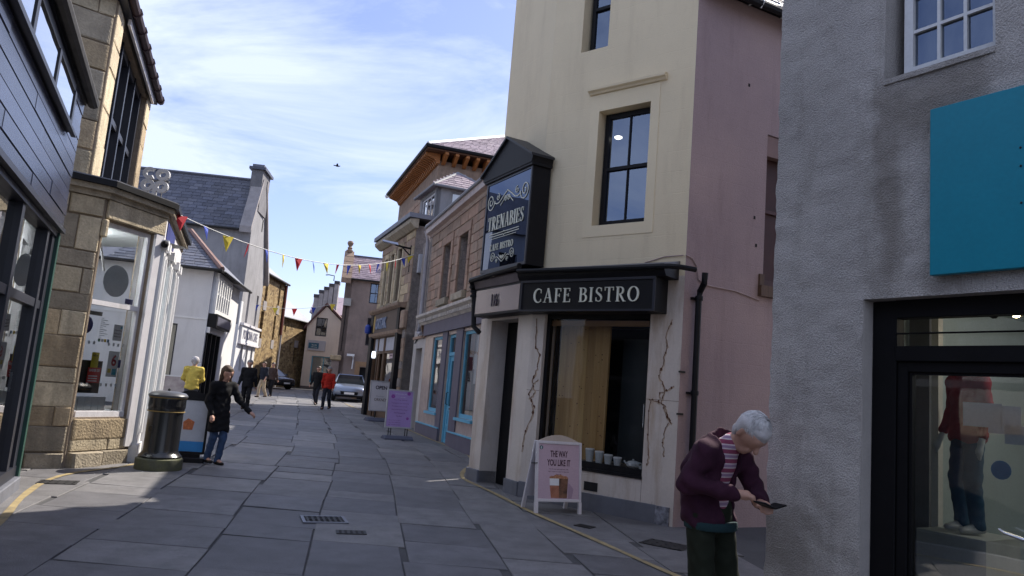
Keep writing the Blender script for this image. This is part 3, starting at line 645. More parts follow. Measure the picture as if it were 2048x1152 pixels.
# ================================================================ cafe
def build_cafe():
    C0, PIL, LP = (2.30, 9.78), (.35, 11.36), (-.53, 12.99)
    R = thing('corner_cafe', 'tall cream painted cafe with pink side wall and black fascia', 'building', (2.30, 9.78, 0))
    FM = frame(R, PIL, -39.0); FD = frame(R, LP, -61.6); FP = frame(R, C0, 27.0)
    W = 2.508
    # --- upper cream walls
    ops = [(.97, 1.845, 4.10, 5.885), (.55, 1.04, 6.93, 8.45)]
    up = wall(0.0, W, 3.3, 9.3, ops, .3).build('front_wall', m_cream, R, FM)
    wall(.37, 1.853, 2.79, 9.3, (), .3).build('splayed_wall', m_cream, R, FD)
    # raised margin round the window, hood mould
    mb = MB(); a = (.815, 1.985, 3.93, 6.15); o = ops[0]; e = -.008
    mb.box(a[0], o[0], e, 0, a[2], a[3]); mb.box(o[1], a[1], e, 0, a[2], a[3]); mb.box(o[0], o[1], e, 0, a[2], o[2]); mb.box(o[0], o[1], e, 0, o[3], a[3])
    mb.build('window_margin', m_cream2, R, FM)
    mb = MB(); mb.prof([(0, 6.16), (-.03, 6.165), (-.05, 6.19), (-.09, 6.21), (-.095, 6.245), (0, 6.25)], .785, 2.085); mb.prof([(0, 6.25), (-.085, 6.25), (-.02, 6.275), (0, 6.275)], .79, 2.08)
    mb.build('hood_mould', m_cream2, R, FM)
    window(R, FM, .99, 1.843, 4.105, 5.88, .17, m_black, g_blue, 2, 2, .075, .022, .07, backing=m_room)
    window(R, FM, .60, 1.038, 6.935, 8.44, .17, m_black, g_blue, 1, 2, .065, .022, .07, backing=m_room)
    lp = MB(); lp.lathe([(.045, 5.52), (.06, 5.53), (.06, 5.545)], 14, (1.16, .28)); l = lp.build('lamp', M('lamp_glow', (1, .9, .72), emit=5.0), R, FM)
    # --- ground floor marble
    wall(0.0, W, 0, 3.3, [(.24, 2.03, .58, 2.79)], .3).build('marble_front', m_marble, R, FM)
    wall(.10, 1.853, 0, 2.79, [(.50, 1.42, -.1, 2.74)], .3).build('marble_doorway', m_marble, R, FD)
    mb = MB(); mb.box(.46, .5, .302, .42, 0, 2.74); mb.box(1.42, 1.46, .302, .42, 0, 2.74); mb.box(.46, 1.46, .302, .42, 2.74, 2.8)
    mb.build('doorway_reveal', m_marble, R, FD)
    mb = MB(); mb.box(.5, 1.42, .32, .38, .02, 2.735); dr = mb.build('door', m_matt, R, FD)
    mb = MB(); mb.tube([(1.3, .32, .9), (1.3, .28, .92), (1.3, .28, 1.3), (1.3, .32, 1.32)], .012, 6); mb.build('handle', m_iron, dr)
    MB().box(.5, 1.42, -.18, .31, .0, .035).build('door_mat', M('coir_mat', (.022, .018, .015), .95, .3, 9, 1, 120), R, FD)
    # open mortar joints of the marble slabs
    mb = MB(); e = -.0015
    for x0, x1, z in ((2.035, W, 1.62), (0.0, .238, 1.62)): mb.box(x0, x1, e, 0, z, z + .006)
    mb.box(2.028, 2.033, e, 0, .27, .58); mb.box(2.20, 2.204, e, 0, .27, .3)
    mb.build('marble_joint', M('joint', (.16, .12, .09), .9), R, FM)
    # cracks with rust in the marble, each a thin ragged line
    rr = random.Random(5); n = 0
    def crack(pts, w):
        nonlocal n
        mb = MB(); halo = MB(); P = []
        for (a, b), (c, d) in zip(pts, pts[1:]):
            for i in range(6): P.append((a + (c - a) * i / 6 + rr.uniform(-.012, .012), b + (d - b) * i / 6 + rr.uniform(-.008, .008)))
        P.append(pts[-1]); n += 1
        ribbon(mb, P, [w * rr.choice((.2, .4, .7, 1.1, 1.6)) for _ in P], -.0042 - .0002 * n, 0); ribbon(halo, [(a + rr.uniform(-.006, .012), b - .01) for a, b in P], [w * rr.uniform(1., 5.) for _ in P], -.0012 - .0002 * n, 0)
        for a, b in P[2::5]:
            s = w * rr.uniform(.8, 2.2); mb.prism([(a + s * math.cos(t * math.pi / 3) * rr.uniform(.6, 1.4), b + s * 1.4 * math.sin(t * math.pi / 3) * rr.uniform(.6, 1.4)) for t in range(6)], -.0043 - .0002 * n, 0)
        tag(mb.build('crack', M('crack', (.10, .042, .022), .9), R, FM), kind='stuff'); halo.build('rust_stain', M('rust_stain', (.43, .33, .25), .6, .25, 14, fine=.2), R, FM)
    crack([(2.30, 2.35), (2.24, 2.05), (2.2, 1.95), (2.3, 1.78), (2.27, 1.6), (2.33, 1.45), (2.42, 1.33)], .008)
    crack([(2.08, 1.62), (2.22, 1.6), (2.31, 1.55), (2.36, 1.42), (2.40, 1.36)], .009)
    crack([(2.44, 1.82), (2.33, 1.76), (2.24, 1.72), (2.22, 1.58)], .007)
    crack([(2.1, 1.6), (2.08, 1.2), (2.12, .9), (2.10, .75)], .006)
    crack([(2.36, 2.72), (2.28, 2.5), (2.3, 2.35)], .006); crack([(2.37, 1.34), (2.31, 1.1), (2.34, .9)], .005)
    crack([(.1, 2.72), (.1, 2.3), (.2, 2.15), (.17, 1.95), (.09, 1.75), (.16, 1.6), (.1, 1.5), (.16, 1.3), (.03, .95), (-.0, .7)], .009)
    crack([(.2, 1.78), (.12, 1.72), (.05, 1.55), (.13, 1.42), (.19, 1.36)], .008)
    # plinth
    mb = MB(); mb.box(-.0, 2.26, -.03, 0, 0, .268); p = mb.build('plinth', m_plinth, R, FM, bevel=.006)
    MB().box(2.262, 2.46, -.028, 0, 0, .262).build('plinth_patch', M('bare_plinth', (.30, .31, .36), .8, .5, 14, .4, 60, col2=(.05, .05, .06)), R, FM)
    mb = MB(); mb.box(.06, .5, -.035, .32, 0, .25); mb.build('plinth_block', m_plinth, R, FD, bevel=.008)
    mb = MB(); mb.box(1.41, 1.84, -.035, .32, 0, .25); mb.build('plinth_block', m_plinth, R, FD, bevel=.008)
    MB().box(1.14, 1.36, -.006, 0, .30, .42).build('air_vent', m_dark, R, FM)
    # --- shop window
    f = MB(); y0, y1 = .07, .15
    f.box(.24, .30, y0, y1, .58, 2.79); f.box(1.985, 2.03, y0, y1, .58, 2.79); f.box(.30, 1.985, y0, y1, .58, .68); f.box(.30, 1.985, y0, y1, 2.72, 2.79); f.box(.235, 2.035, -.015, y0, .56, .60)
    sw = f.build('shop_window', m_black, R, FM)
    MB().quad((.30, .11, .68), (1.985, .11, .68), (1.985, .11, 2.72), (.30, .11, 2.72)).build('pane', glass('cafe_glass', (.93, .94, .94), base=.0, gain=.55), sw)
    MB().box(.30, 1.985, .15, .62, .60, .67).build('window_board', m_black, sw)
    MB().box(.3, 1.985, .12, .15, 2.62, 2.70).build('head_rail', M('head_rail', (.3, .17, .08), .6), sw)
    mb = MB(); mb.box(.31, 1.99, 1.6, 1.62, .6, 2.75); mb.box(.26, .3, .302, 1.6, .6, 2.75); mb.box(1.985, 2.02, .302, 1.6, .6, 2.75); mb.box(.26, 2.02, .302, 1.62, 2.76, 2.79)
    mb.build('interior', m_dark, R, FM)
    # pine lining boards inside the window
    pl = MB().box(.30, 1.18, .40, .42, .672, 2.7).build('pine_lining', m_pine, R, FM)
    for i in range(7):
        x = .302 + i * .125; MB().box(x, x + .122, .382, .40, .674, 2.69).build('plank', m_pine, pl)
    mb = MB(); rr = random.Random(2)
    for i in range(38):
        cx, cz = rr.uniform(.32, 1.15), rr.uniform(.75, 2.6); a, b = rr.uniform(.006, .014), rr.uniform(.006, .012)
        mb.quad(*[(cx + a * math.cos(t * math.pi / 4),   .3808, cz + b * math.sin(t * math.pi / 4)) for t in range(8)])
    mb.build('knot', m_knot, pl)
    mb = MB(); mb.box(1.2, 1.96, .75, .78, .672, 2.5); lf = mb.build('inner_door', M('inner_door', (.035, .04, .042), .4), R, FM)
    MB().tube([(1.62, .74, 1.2), (1.62, .71, 1.22), (1.62, .71, 1.55), (1.62, .74, 1.57)], .011, 6).build('handle', M('steel', (.7, .7, .72), .22, metal=1), lf)
    MB().box(1.72, 1.88, .735, .74, 1.38, 1.66).build('notice', m_paper, lf)
    # --- fascia sign
    f = MB(); f.box(.012, 2.27, -.35, 0, 2.775, 3.24); fs = f.build('fascia', m_black, R, FM, bevel=.004)
    t = MB(); e = -.358
    t.box(.012, 2.27, e - .015, -.35, 2.775, 2.80); t.box(.012, 2.27, e - .012, -.35, 3.205, 3.24); t.box(.012, .045, e - .01, -.35, 2.80, 3.205); t.box(2.235, 2.27, e - .01, -.35, 2.80, 3.205)
    t.build('fascia_trim', M('fascia_trim', (.02, .021, .03), .4), fs)
    serif_letters('CAFE BISTRO', 1.76, .205, .27, 2.905, -.352, fs, m_letter, .014)
    c = MB(); c.prof([(.0, 3.24), (-.37, 3.24), (-.42, 3.30), (-.44, 3.37), (.0, 3.44)], -.02, 2.42); c.build('cornice', m_black, R, FM)
    c = MB(); c.prof([(.0, 3.445), (-.445, 3.375), (-.45, 3.39), (-.04, 3.49), (.0, 3.50)], -.03, 2.43); c.build('flashing', m_lead, R, FM)
    c = MB(); c.tube([(-.0, -.46, 3.37), (2.5, -.46, 3.345), (2.62, -.40, 3.34), (2.75, -.2, 3.335)], .035, 8); c.build('gutter', m_black, R, FM, smooth=True)
    # --- number panel over the door
    f = MB(); f.box(.36, 1.93, -.28, 0, 2.78, 3.25); nf = f.build('number_fascia', m_black, R, FD, bevel=.004)
    MB().box(.40, 1.90, -.288, -.281, 2.82, 3.215).build('number_panel', g_mirror, nf)
    n = text_mb('16', .2, .2, .016, 1.02, 2.915, -.30, bold=.01)
    n6 = MB(); P = arc(1.15, 2.975, .05, .056, 90, 450, 20); ribbon(n6, P, .028, -.314, -.30)
    ribbon(n6, [(1.20, 3.11), (1.155, 3.115), (1.115, 3.07), (1.10, 2.975)], [.014, .024, .027, .028], -.3143, -.30)
    n.build('lettering', m_ink, nf)
    c = MB(); c.prof([(0, 3.255), (-.285, 3.255), (-.33, 3.37), (-.30, 3.41), (0, 3.48)], .33, 1.95); c.build('door_cornice', M('cornice_grey', (.115, .095, .10), .7, .2), R, FD)
    c = MB(); c.tube([(.30, -.36, 3.40), (1.0, -.36, 3.44), (1.96, -.36, 3.47)], .05, 8); g = c.build('gutter', m_black, R, FD, smooth=True)
    c = MB(); c.tube([(.30, -.36, 3.40), (.29, -.33, 3.30), (.27, -.28, 3.24), (.28, -.26, 3.0), (.30, -.24, 2.62), (.42, -.18, 2.52)], [.06, .06, .05, .045, .045, .045], 8)
    for z in (3.28, 3.2, 3.12): c.lathe([(.062, z), (.066, z + .02), (.062, z + .04)], 10, (.275, -.28))
    c.build('downpipe', m_black, R, FD, smooth=True)
    # --- projecting gabled sign box
    S = FD; sx0, sx1, sz0, sz1, sy = .52, 2.04, 3.50, 5.06, -.30
    b = MB(); b.box(sx0, sx1, sy, .02, sz0, sz1); sb = b.build('sign_box', m_black, R, S, bevel=.003)
    pts = [(sx0 - .1, 5.10), (sx1 + .03, 5.10), (sx1 + .06, 5.2), ((sx0 + sx1) / 2 - .05, 5.68), (sx0 - .13, 5.2)]
    b = MB(); b.prism(pts, sy - .06, .02); b.box(sx0 - .06, sx1 + .04, sy - .05, .02, sz1, 5.10); b.build('sign_roof', m_black, sb)
    mid = (sx0 + sx1) / 2 - .05; b = MB()
    for xa, za, xb, zb in ((sx0 - .16, 5.185, mid, 5.685), (mid, 5.685, sx1 + .09, 5.185)):
        b.add([(xa, sy - .10, za), (xb, sy - .10, zb), (xb, .02, zb), (xa, .02, za), (xa, sy - .10, za + .04), (xb, sy - .10, zb + .04), (xb, .02, zb + .04), (xa, .02, za + .04)], [(0, 3, 2, 1), (4, 5, 6, 7), (0, 1, 5, 4), (1, 2, 6, 5), (2, 3, 7, 6), (3, 0, 4, 7)])
    b.build('sign_coping', M('coping_black', (.016, .017, .021), .5), sb)
    b = MB(); e = sy - .02
    b.box(sx0, sx0 + .035, e, sy, sz0, sz1); b.box(sx1 - .035, sx1, e, sy, sz0, sz1); b.box(sx0 + .035, sx1 - .035, e, sy, sz0, sz0 + .05); b.box(sx0 + .035, sx1 - .035, e, sy, sz1 - .04, sz1)
    b.build('sign_frame', M('frame_silver', (.05, .055, .07), .3, metal=.5), sb)
    gx0, gx1, gz0, gz1 = sx0 + .035, sx1 - .035, sz0 + .05, sz1 - .04
    MB().quad((gx0, sy - .006, gz0), (gx1, sy - .006, gz0), (gx1, sy - .006, gz1), (gx0, sy - .006, gz1)).build('sign_face', g_sign, sb)
    Y = sy - .010
    serif_letters('TRENABIES', 1.2, .235, gx0 + .12, 4.20, Y, sb, m_letter, .012, .1)
    serif_letters('CAFE BISTRO', .78, .11, gx0 + .26, 3.845, Y, sb, m_letter, .008)
    o = MB(); cx = gx0 + .70
    ribbon(o, [(cx - .5, 4.13), (cx - .02, 4.13), (cx, 4.145), (cx + .02, 4.13), (cx + .5, 4.13)], .012, Y - .006, Y); ribbon(o, [(cx - .5, 4.09), (cx - .02, 4.09), (cx, 4.07), (cx + .02, 4.09), (cx + .5, 4.09)], .012, Y - .0062, Y)
    ribbon(o, [(cx - .42, 4.05), (cx + .42, 4.05)], .008, Y - .006, Y)
    def scroll(cx, cz, s, fl, k):
        for d in (-1, 1):
            ribbon(o, [(cx, cz + fl * .13 * s), (cx + d * .12 * s, cz + fl * .06 * s), (cx + d * .25 * s, cz - fl * .02 * s), (cx + d * .33 * s, cz - fl * .03 * s), (cx + d * .40 * s, cz + .0 * s)], .013 * s + .002, Y - .006 - k * 1e-4 - (d > 0) * 2e-5, Y)
            ribbon(o, [(cx, cz + fl * .05 * s), (cx + d * .10 * s, cz - .0 * s), (cx + d * .2 * s, cz - fl * .08 * s)], .010 * s + .002, Y - .0065 - k * 1e-4 - (d > 0) * 2e-5, Y)
            sp = [(cx + d * (.53 * s + (.13 - .0050 * i) * s * math.cos(math.radians(180 + i * 28))), cz + .03 * s + (.15 - .0057 * i) * s * math.sin(math.radians(180 + i * 28)) * fl) for i in range(24)]
            ribbon(o, sp, .013 * s + .002, Y - .007 - k * 1e-4 - (d > 0) * 2e-5, Y)
            sp = [(cx + d * (.3 * s + (.06 - .004 * i) * s * math.cos(math.radians(90 + i * 38))), cz + .07 * s * fl + (.06 - .004 * i) * s * math.sin(math.radians(90 + i * 38)) * fl) for i in range(14)]
            ribbon(o, sp, .010 * s + .002, Y - .0075 - k * 1e-4 - (d > 0) * 2e-5, Y)
            sp = [(cx + d * (.05 * s + (.045 - .003 * i) * s * math.cos(math.radians(i * 40))), cz - .0 * s + (.05 - .003 * i) * s * math.sin(math.radians(i * 40))) for i in range(13)]
            ribbon(o, sp, .010 * s + .002, Y - .008 - k * 1e-4 - (d > 0) * 2e-5, Y)
    scroll(cx + .02, 4.68, 1.08, 1, 1); scroll(cx, 3.71, .62, -1, 9)
    o.build('ornament', m_letter, sb)
    # --- pink side wall with alley window
    wall(.0, 5.5, 0, 7.5, [(1.42, 2.35, 3.36, 5.62)], .3).build('side_wall', m_pink, R, FP)
    window(R, FP, 1.425, 2.345, 3.365, 5.615, .14, m_brownwood, M('shutter_brown', (.05, .016, .014), .6, .2, 3), 2, 2, .09, .03, .07)
    MB().box(1.33, 2.45, -.07, .14, 3.2, 3.358).build('sill', m_oak, R, FP)
    MB().box(1.335, 1.42, -.03, .05, 3.36, 3.52).build('bracket', m_oak, R, FP)
    MB().box(1.425, 2.345, .02, .13, 5.3, 5.61).build('blind_box', M('blind', (.2, .13, .12), .7), R, FP)
    # roof above the pink wall
    dx, dz = 2.2, 2.2
    rf = MB(); rf.add([(.02, -.2, 7.42), (5.7, -.2, 7.42), (5.7, dx, 7.42 + dz + .2), (.02, dx, 7.42 + dz + .2), (5.7, 4.4, 7.42), (.02, 4.4, 7.42)], [(0, 1, 2, 3), (3, 2, 4, 5), (1, 4, 2), (0, 3, 5)])
    rf = rf.build('roof', m_slate[0], R, FP)
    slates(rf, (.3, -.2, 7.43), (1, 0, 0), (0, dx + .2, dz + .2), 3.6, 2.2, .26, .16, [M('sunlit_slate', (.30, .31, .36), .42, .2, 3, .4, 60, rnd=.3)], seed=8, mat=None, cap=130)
    gt = MB(); gt.tube([(.05, -.24, 7.42), (5.7, -.24, 7.42)], .06, 8); gt.build('eaves_gutter', m_black, R, FP, smooth=True)
    for x in (.95, 1.6): MB().tube([(x, -.0, 7.5), (x, -.25, 7.49), (x, -.31, 7.42), (x, -.24, 7.35)], .012, 5).build('gutter_bracket', m_white, R, FP)
    # rear closing walls
    mb = MB(); mb.box(5.2, 5.5, .302, 4.3, 0, 7.5); mb.box(.0, 5.2, 4.0, 4.3, 0, 7.5); mb.box(-.1, .3, 2.2, 4.0, 3.5, 9.29); mb.build('rear_wall', m_cream, R, FP)
    # downpipe, hopper, cable on the pink wall
    x = .17; d = MB(); d.tube([(x, -.20, 3.34), (x, -.19, 3.2), (x + .03, -.08, 3.1), (x + .02, -.075, 3.0), (x + .03, -.075, .28), (x + .0, -.12, .12), (x - .04, -.2, .09)], .042, 10)
    for z in (2.98, 1.72, .35): d.lathe([(.052, z), (.056, z + .03), (.052, z + .06)], 12, (x + .025, -.075)); d.box(x - .06, x + .1, -.05, .0, z + .01, z + .04)
    d.build('downpipe', m_black, R, FP, smooth=True)
    for z in (2.0, 1.45): MB().box(x - .2, x - .1, -.02, 0, z, z + .025).build('pipe_bracket', m_iron, R, FP)
    c = MB(); c.tube([(1.9, -.012, 3.5), (2.2, -.012, 3.57), (2.48, -.02, 3.575)], .008, 5); c.build('cable', m_cable, R, FM)
    c = MB(); c.tube([(-.01, -.012, 3.575), (.1, -.012, 3.55), (.19, -.012, 3.45), (.23, -.012, 3.28), (.32, -.012, 3.22), (.9, -.012, 3.21), (1.35, -.012, 3.14)], .011, 5); c.build('cable', m_cable, R, FP)
    for u, z in ((1.0, 6.25), (1.2, 4.3), (1.25, 3.9)): MB().box(u, u + .03, -.006, 0, z, z + .045).build('wall_hole', m_dark, R, FP)
    return R, FM, FD, FP
CAFE = build_cafe()
# ================================================================ more materials
m_sand = [M('sandstone', (.42, .325, .205), .85, .2, 5, 1.5, 34, rnd=.24, fine=.16, grime=.7, gcol=(.13, .10, .075)), M('sandstone_pale', (.49, .41, .285), .85, .18, 5, 1.5, 34, rnd=.2, fine=.16, grime=.6, gcol=(.16, .13, .09)),
          M('sandstone_grey', (.30, .255, .19), .88, .22, 5, 1.5, 34, rnd=.2, fine=.12, grime=.5, gcol=(.10, .085, .07))]
m_brown = [M('brown_stone', (.29, .205, .15), .85, .2, 5, .6, 70, rnd=.2, fine=.12, grime=.45, gcol=(.10, .075, .06)), M('red_stone', (.33, .215, .155), .85, .18, 5, .6, 70, rnd=.18, fine=.12, grime=.4, gcol=(.11, .08, .07))]
m_rubble = M('rubble_render', (.26, .225, .205), .95, .3, 8, 2.5, 35, fine=.25, grime=.4, gcol=(.11, .09, .085))
m_mortar = M('mortar', (.24, .19, .14), .95, .2, 6, .8, 60)
m_cream_dirty = M('moulding_white', (.52, .47, .42), .75, .15, 6, .3, 60, grime=.6, gcol=(.1, .085, .075))
m_bluep = M('pale_blue_paint', (.115, .35, .50), .5, .06, 3, .05, 40)
m_mauve = M('mauve_paint', (.10, .088, .118), .6, .1, 3)
m_polish = M('polished_stone', (.37, .28, .24), .25, .16, 5, .05, 60, fine=.1)
m_brownred = M('red_brown_frame', (.17, .045, .03), .55, .2, 4)
m_gutter = M('gutter_grey', (.20, .20, .22), .6)
m_ochre = M('ochre_timber', (.33, .125, .035), .6, .15, 4)
m_harl = M('brown_harling', (.235, .185, .165), .95, .2, 1.2, 1.4, 40, fine=.2, grime=.35, gcol=(.12, .1, .095))
m_greyr = M('grey_render', (.27, .265, .275), .92, .16, .8, .6, 60, fine=.1, grime=.5, gcol=(.12, .115, .115))
m_whiter = M('white_render', (.64, .635, .64), .85, .06, 1, .3, 60, fine=.04, grime=.25, gcol=(.33, .32, .32))
m_creamr = M('cream_render', (.66, .57, .49), .85, .06, 1, .3, 60, grime=.2, gcol=(.3, .25, .21))
m_clad = [M('dark_board', (.030, .035, .062), .27, .16, 2, .12, 50, rnd=.2, fine=.12, spec=.7, stretch=(1, 1, 3), grime=.3, gcol=(.06, .06, .075)), M('dark_board_blue', (.036, .042, .075), .25, .16, 2, .12, 50, rnd=.2, fine=.12, spec=.7)]
m_green = M('green_post', (.018, .062, .048), .45, .15, 4)
m_frame_dk = M('dark_frame', (.020, .022, .032), .4, .15, 4)
m_white_old = M('weathered_white', (.66, .64, .66), .6, .08, 4, .3, 60, grime=.4, gcol=(.2, .18, .16))
m_ashpale = M('chimney_render', (.30, .275, .27), .92, .2, 2, .6, 50)
g_dark = glass('dark_glass', (.25, .27, .28), base=.10, gain=1.2)
g_clad = glass('shopfront_glass', (.60, .66, .68), base=.10, gain=1.3)
m_warm = M('warm_room', (.26, .135, .06), .8, .3, 3)

def mtop(A, rot, z=0): return Matrix.Translation(Vector((A[0], A[1], z))) @ Matrix.Rotation(math.radians(rot), 4, 'Z')

# ================================================================ blue shop
def build_blue():
    A = (-2.39, 22.37); g = .1
    R = thing('blue_shop', 'brown stone house with pale blue shop door and windows', 'building', (*A, 0), -72)
    uw = [(1.24, 2.12, 4.02, 5.62), (3.05, 3.98, 4.02, 5.58)]
    wall(-2.25, 8.9, 3.3, 6.25, uw, .45).build('upper_wall', m_rubble, R)
    wu = MB(); wu.box(-.62, 8.2, -.03, 0, 3.72, 6.22)
    stw = wall(-.62, 5.9, 3.72, 6.22, uw, .02); sw = stw.build('stone_face', m_mortar, R, Matrix.Translation((0, -.02, 0)))
    skip = [(a - .24, b + .24, c - .2, d + .26) for a, b, c, d in uw]
    stones(sw, -.6, 5.88, 3.74, 5.88, (.18, .3), (.28, .62), 0, .03, m_brown, skip, seed=4)
    stones(sw, -.6, 5.88, 5.90, 6.2, (.3, .31), (.6, 1.1), 0, .035, m_brown, [], seed=5)
    # dressed surrounds
    for a, b, c, d in uw:
        for k in range(4):
            hh = (d - c) / 4
            for x0, x1 in ((a - .23 + .05 * (k % 2), a), (b, b + .23 - .05 * (k % 2))):
                MB().box(x0 + .004, x1, -.05, .0, c + k * hh + .004, c + (k + 1) * hh - .004).build('jamb_stone', m_brown[1], sw, bevel=.006)
        MB().box(a - .2, b + .2, -.05, 0, d + .004, d + .25).build('lintel', m_brown[1], sw, bevel=.006)
        MB().box(a - .12, b + .12, -.12, 0, c - .19, c - .004).build('sill', m_sand[2], sw, bevel=.01)
        window(R, None, a, b, c, d, .2, m_brownred, g_blue, 2, 4, .08, .03, .06, backing=m_dark)
    e = MB(); e.prof([(0, 6.2), (-.06, 6.2), (-.12, 6.26), (-.24, 6.3), (-.26, 6.46), (0, 6.46)], -.75, 8.9); e.build('eaves_course', m_polish, R)
    e = MB(); e.tube([(-.75, -.27, 6.50), (8.9, -.27, 6.50)], .05, 8); e.build('gutter', m_gutter, R)
    # roof, ridge, skew, dormer
    pit = math.radians(45); Ls = 2.6; yb, zb = -.25, 6.47; yr, zr = yb + Ls * math.cos(pit), zb + Ls * math.sin(pit)
    rf = MB(); rf.add([(-.7, yb, zb), (8.9, yb, zb), (8.9, yr, zr), (-.7, yr, zr), (8.9, 2 * yr + .3, zb), (-.7, 2 * yr + .3, zb)], [(0, 1, 2, 3), (3, 2, 4, 5), (1, 4, 2), (0, 3, 5)]); rf = rf.build('roof', m_slate_p[1], R)
    slates(rf, (-.7, yb, zb), (1, 0, 0), (0, math.cos(pit), math.sin(pit)), 7.2, Ls - .1, .34, .21, m_slate_p, cap=260, seed=4)
    for k in range(5):
        t0, t1 = k / 5, (k + .97) / 5; a0, b0, a1, b1 = yb + t0 * (yr - yb), zb + t0 * (zr - zb), yb + t1 * (yr - yb), zb + t1 * (zr - zb)
        MB().add([(-.95, a0, b0), (-.62, a0, b0), (-.62, a1, b1), (-.95, a1, b1), (-.95, a0, b0 + .16), (-.62, a0, b0 + .16), (-.62, a1, b1 + .16), (-.95, a1, b1 + .16)], [(0, 3, 2, 1), (4, 5, 6, 7), (0, 1, 5, 4), (1, 2, 6, 5), (2, 3, 7, 6), (3, 0, 4, 7)]).build('skew_stone', m_polish, R)
    rd = MB(); rd.tube([(-.75, yr, zr + .03), (8.9, yr, zr + .03)], .1, 8); rd.build('ridge', m_brown[1], R)
    # ground floor
    doo = (2.58, 3.56, g, 2.96); wl = (.70, 2.04, .86, 2.97); wr = (4.2, 5.62, .86, 2.97)
    wall(-.38, 8.6, 0, 3.3, [doo, wl, wr], .3).build('shop_wall', m_polish, R)
    f = MB(); f.box(-.40, 6.0, -.09, 0, 3.06, 3.40); f.build('fascia', m_mauve, R)
    c = MB(); c.prof([(0, 3.40), (-.10, 3.40), (-.14, 3.46), (-.14, 3.56), (-.26, 3.63), (-.27, 3.70), (0, 3.74)], -.95, 5.9); co = c.build('cornice', m_cream_dirty, R)
    d = MB()
    for i in range(38): d.box(-.85 + i * .176, -.85 + i * .176 + .085, -.205, -.14, 3.465, 3.56)
    tag(d.build('dentils', m_cream_dirty, co), kind='stuff')
    MB().prof([(0, 3.0), (-.04, 3.0), (-.13, 3.36), (-.13, 3.40), (0, 3.40)], -.70, -.56).build('console', m_oak, R)
    MB().box(-.55, .05, -.015, 0, 3.07, 3.39).build('stained_block', M('stained_stone', (.42, .27, .15), .5, .2), R)
    for a, b in ((2.04, 2.58), (3.56, 4.2)): MB().box(a, b, -.035, 0, .28, 3.06).build('pilaster', m_mauve, R)
    for a, b in ((-.38, 2.57), (3.57, 8.6)):
        MB().box(a, b, -.07, 0, 0, .46).build('plinth', m_mauve, R)
        MB().box(a, b, -.085, 0, .462, .49).build('plinth_cap', m_bluep, R)
    for x0, x1, z0, z1 in (wl, wr):
        window(R, None, x0, x1, z0, z1, .05, m_bluep, g_shop, 1, 1, .075, .03, .07, sash=False, backing=m_room)
        MB().box(x0 - .06, x1 + .06, -.07, .05, z0 - .07, z0 - .003).build('sill', m_bluep, R)
    # blinds and display inside
    MB().box(4.35, 5.6, .3, .31, 1.7, 2.9).build('blind', M('blind_grey', (.42, .42, .45), .8), R)
    MB().box(.9, 1.9, .3, .31, 1.1, 2.9).build('curtain', M('curtain_brown', (.24, .17, .11), .8, .3, 3, stretch=(12, 12, .4)), R)
    MB().box(4.9, 5.5, .22, .23, .98, 1.5).build('poster', M('poster_purple', (.25, .12, .27), .7), R)
    MB().box(1.3, 1.85, .22, .23, .98, 1.62).build('poster', m_paper, R)
    MB().box(4.55, 5.35, .22, .235, 2.05, 2.42).build('card', M('card', (.5, .5, .54), .7), R)
    d = MB(); d.box(2.585, 2.68, .06, .16, g, 2.955); d.box(3.46, 3.555, .06, .16, g, 2.955); d.box(2.68, 3.46, .06, .16, 2.40, 2.49); d.box(2.68, 3.46, .06, .16, 2.88, 2.955)
    fr = d.build('door_frame', m_bluep, R)
    MB().quad((2.68, .1, 2.49), (3.46, .1, 2.49), (3.46, .1, 2.88), (2.68, .1, 2.88)).build('pane', g_dark, fr)
    d = MB(); d.box(2.68, 2.80, .10, .15, g, 2.40); d.box(3.34, 3.46, .10, .15, g, 2.40); d.box(2.80, 3.34, .10, .15, g, .22); d.box(2.80, 3.34, .10, .15, .95, 1.08); d.box(2.80, 3.34, .10, .15, 2.26, 2.40); d.box(2.80, 3.34, .12, .14, .22, .95)
    d.box(2.80, 3.34, .10, .15, .55, .62)
    dr = d.build('door', m_bluep, R, bevel=.004)
    MB().quad((2.80, .125, 1.08), (3.34, .125, 1.08), (3.34, .125, 2.26), (2.80, .125, 2.26)).build('pane', g_dark, dr)
    MB().box(2.95, 3.2, .092, .10, .99, 1.04).build('letter_plate', m_iron, dr)
    MB().tube([(2.74, .1, 1.12), (2.74, .05, 1.13), (2.74, .05, 1.42), (2.74, .1, 1.43)], .012, 6).build('handle', m_iron, dr)
    MB().box(2.68, 3.46, .3, .34, g, 2.95).build('room', m_dark, R)
    # passage door wall between the two shops, downpipe
    wall(-2.25, -.385, 0, 3.3, [(-1.75, -.78, .1, 2.72)], .45).build('passage_wall', m_reveal, R)
    MB().box(-1.74, -.79, .38, .44, .1, 2.71).build('passage_door', m_oak, R)
    MB().box(-2.25, -.4, -.05, 0, 3.02, 3.10).build('string_course', m_brown[1], R)
    p = MB(); p.tube([(-.95, -.22, 6.45), (-.98, -.12, 6.2), (-.98, -.10, 3.35), (-1.05, -.12, 3.18), (-.6, -.12, 3.14)], .06, 8)
    p.build('downpipe', M('pipe_grey', (.33, .32, .35), .6), R, smooth=True)
    cb = MB(); cb.tube([(-1.35, -.02, 5.2), (-1.38, -.03, 3.2), (-1.6, -.03, 3.0), (-1.9, -.03, 2.9)], .02, 5); cb.build('cable', m_black, R)
    mb = MB(); mb.box(-2.25, 8.9, 4.4, 4.6, 0, 6.4); mb.box(8.7, 8.9, .46, 4.4, 0, 6.4); mb.box(-2.25, -2.0, .46, 4.4, 0, 6.4); mb.build('rear_wall', m_harl, R)
build_blue()

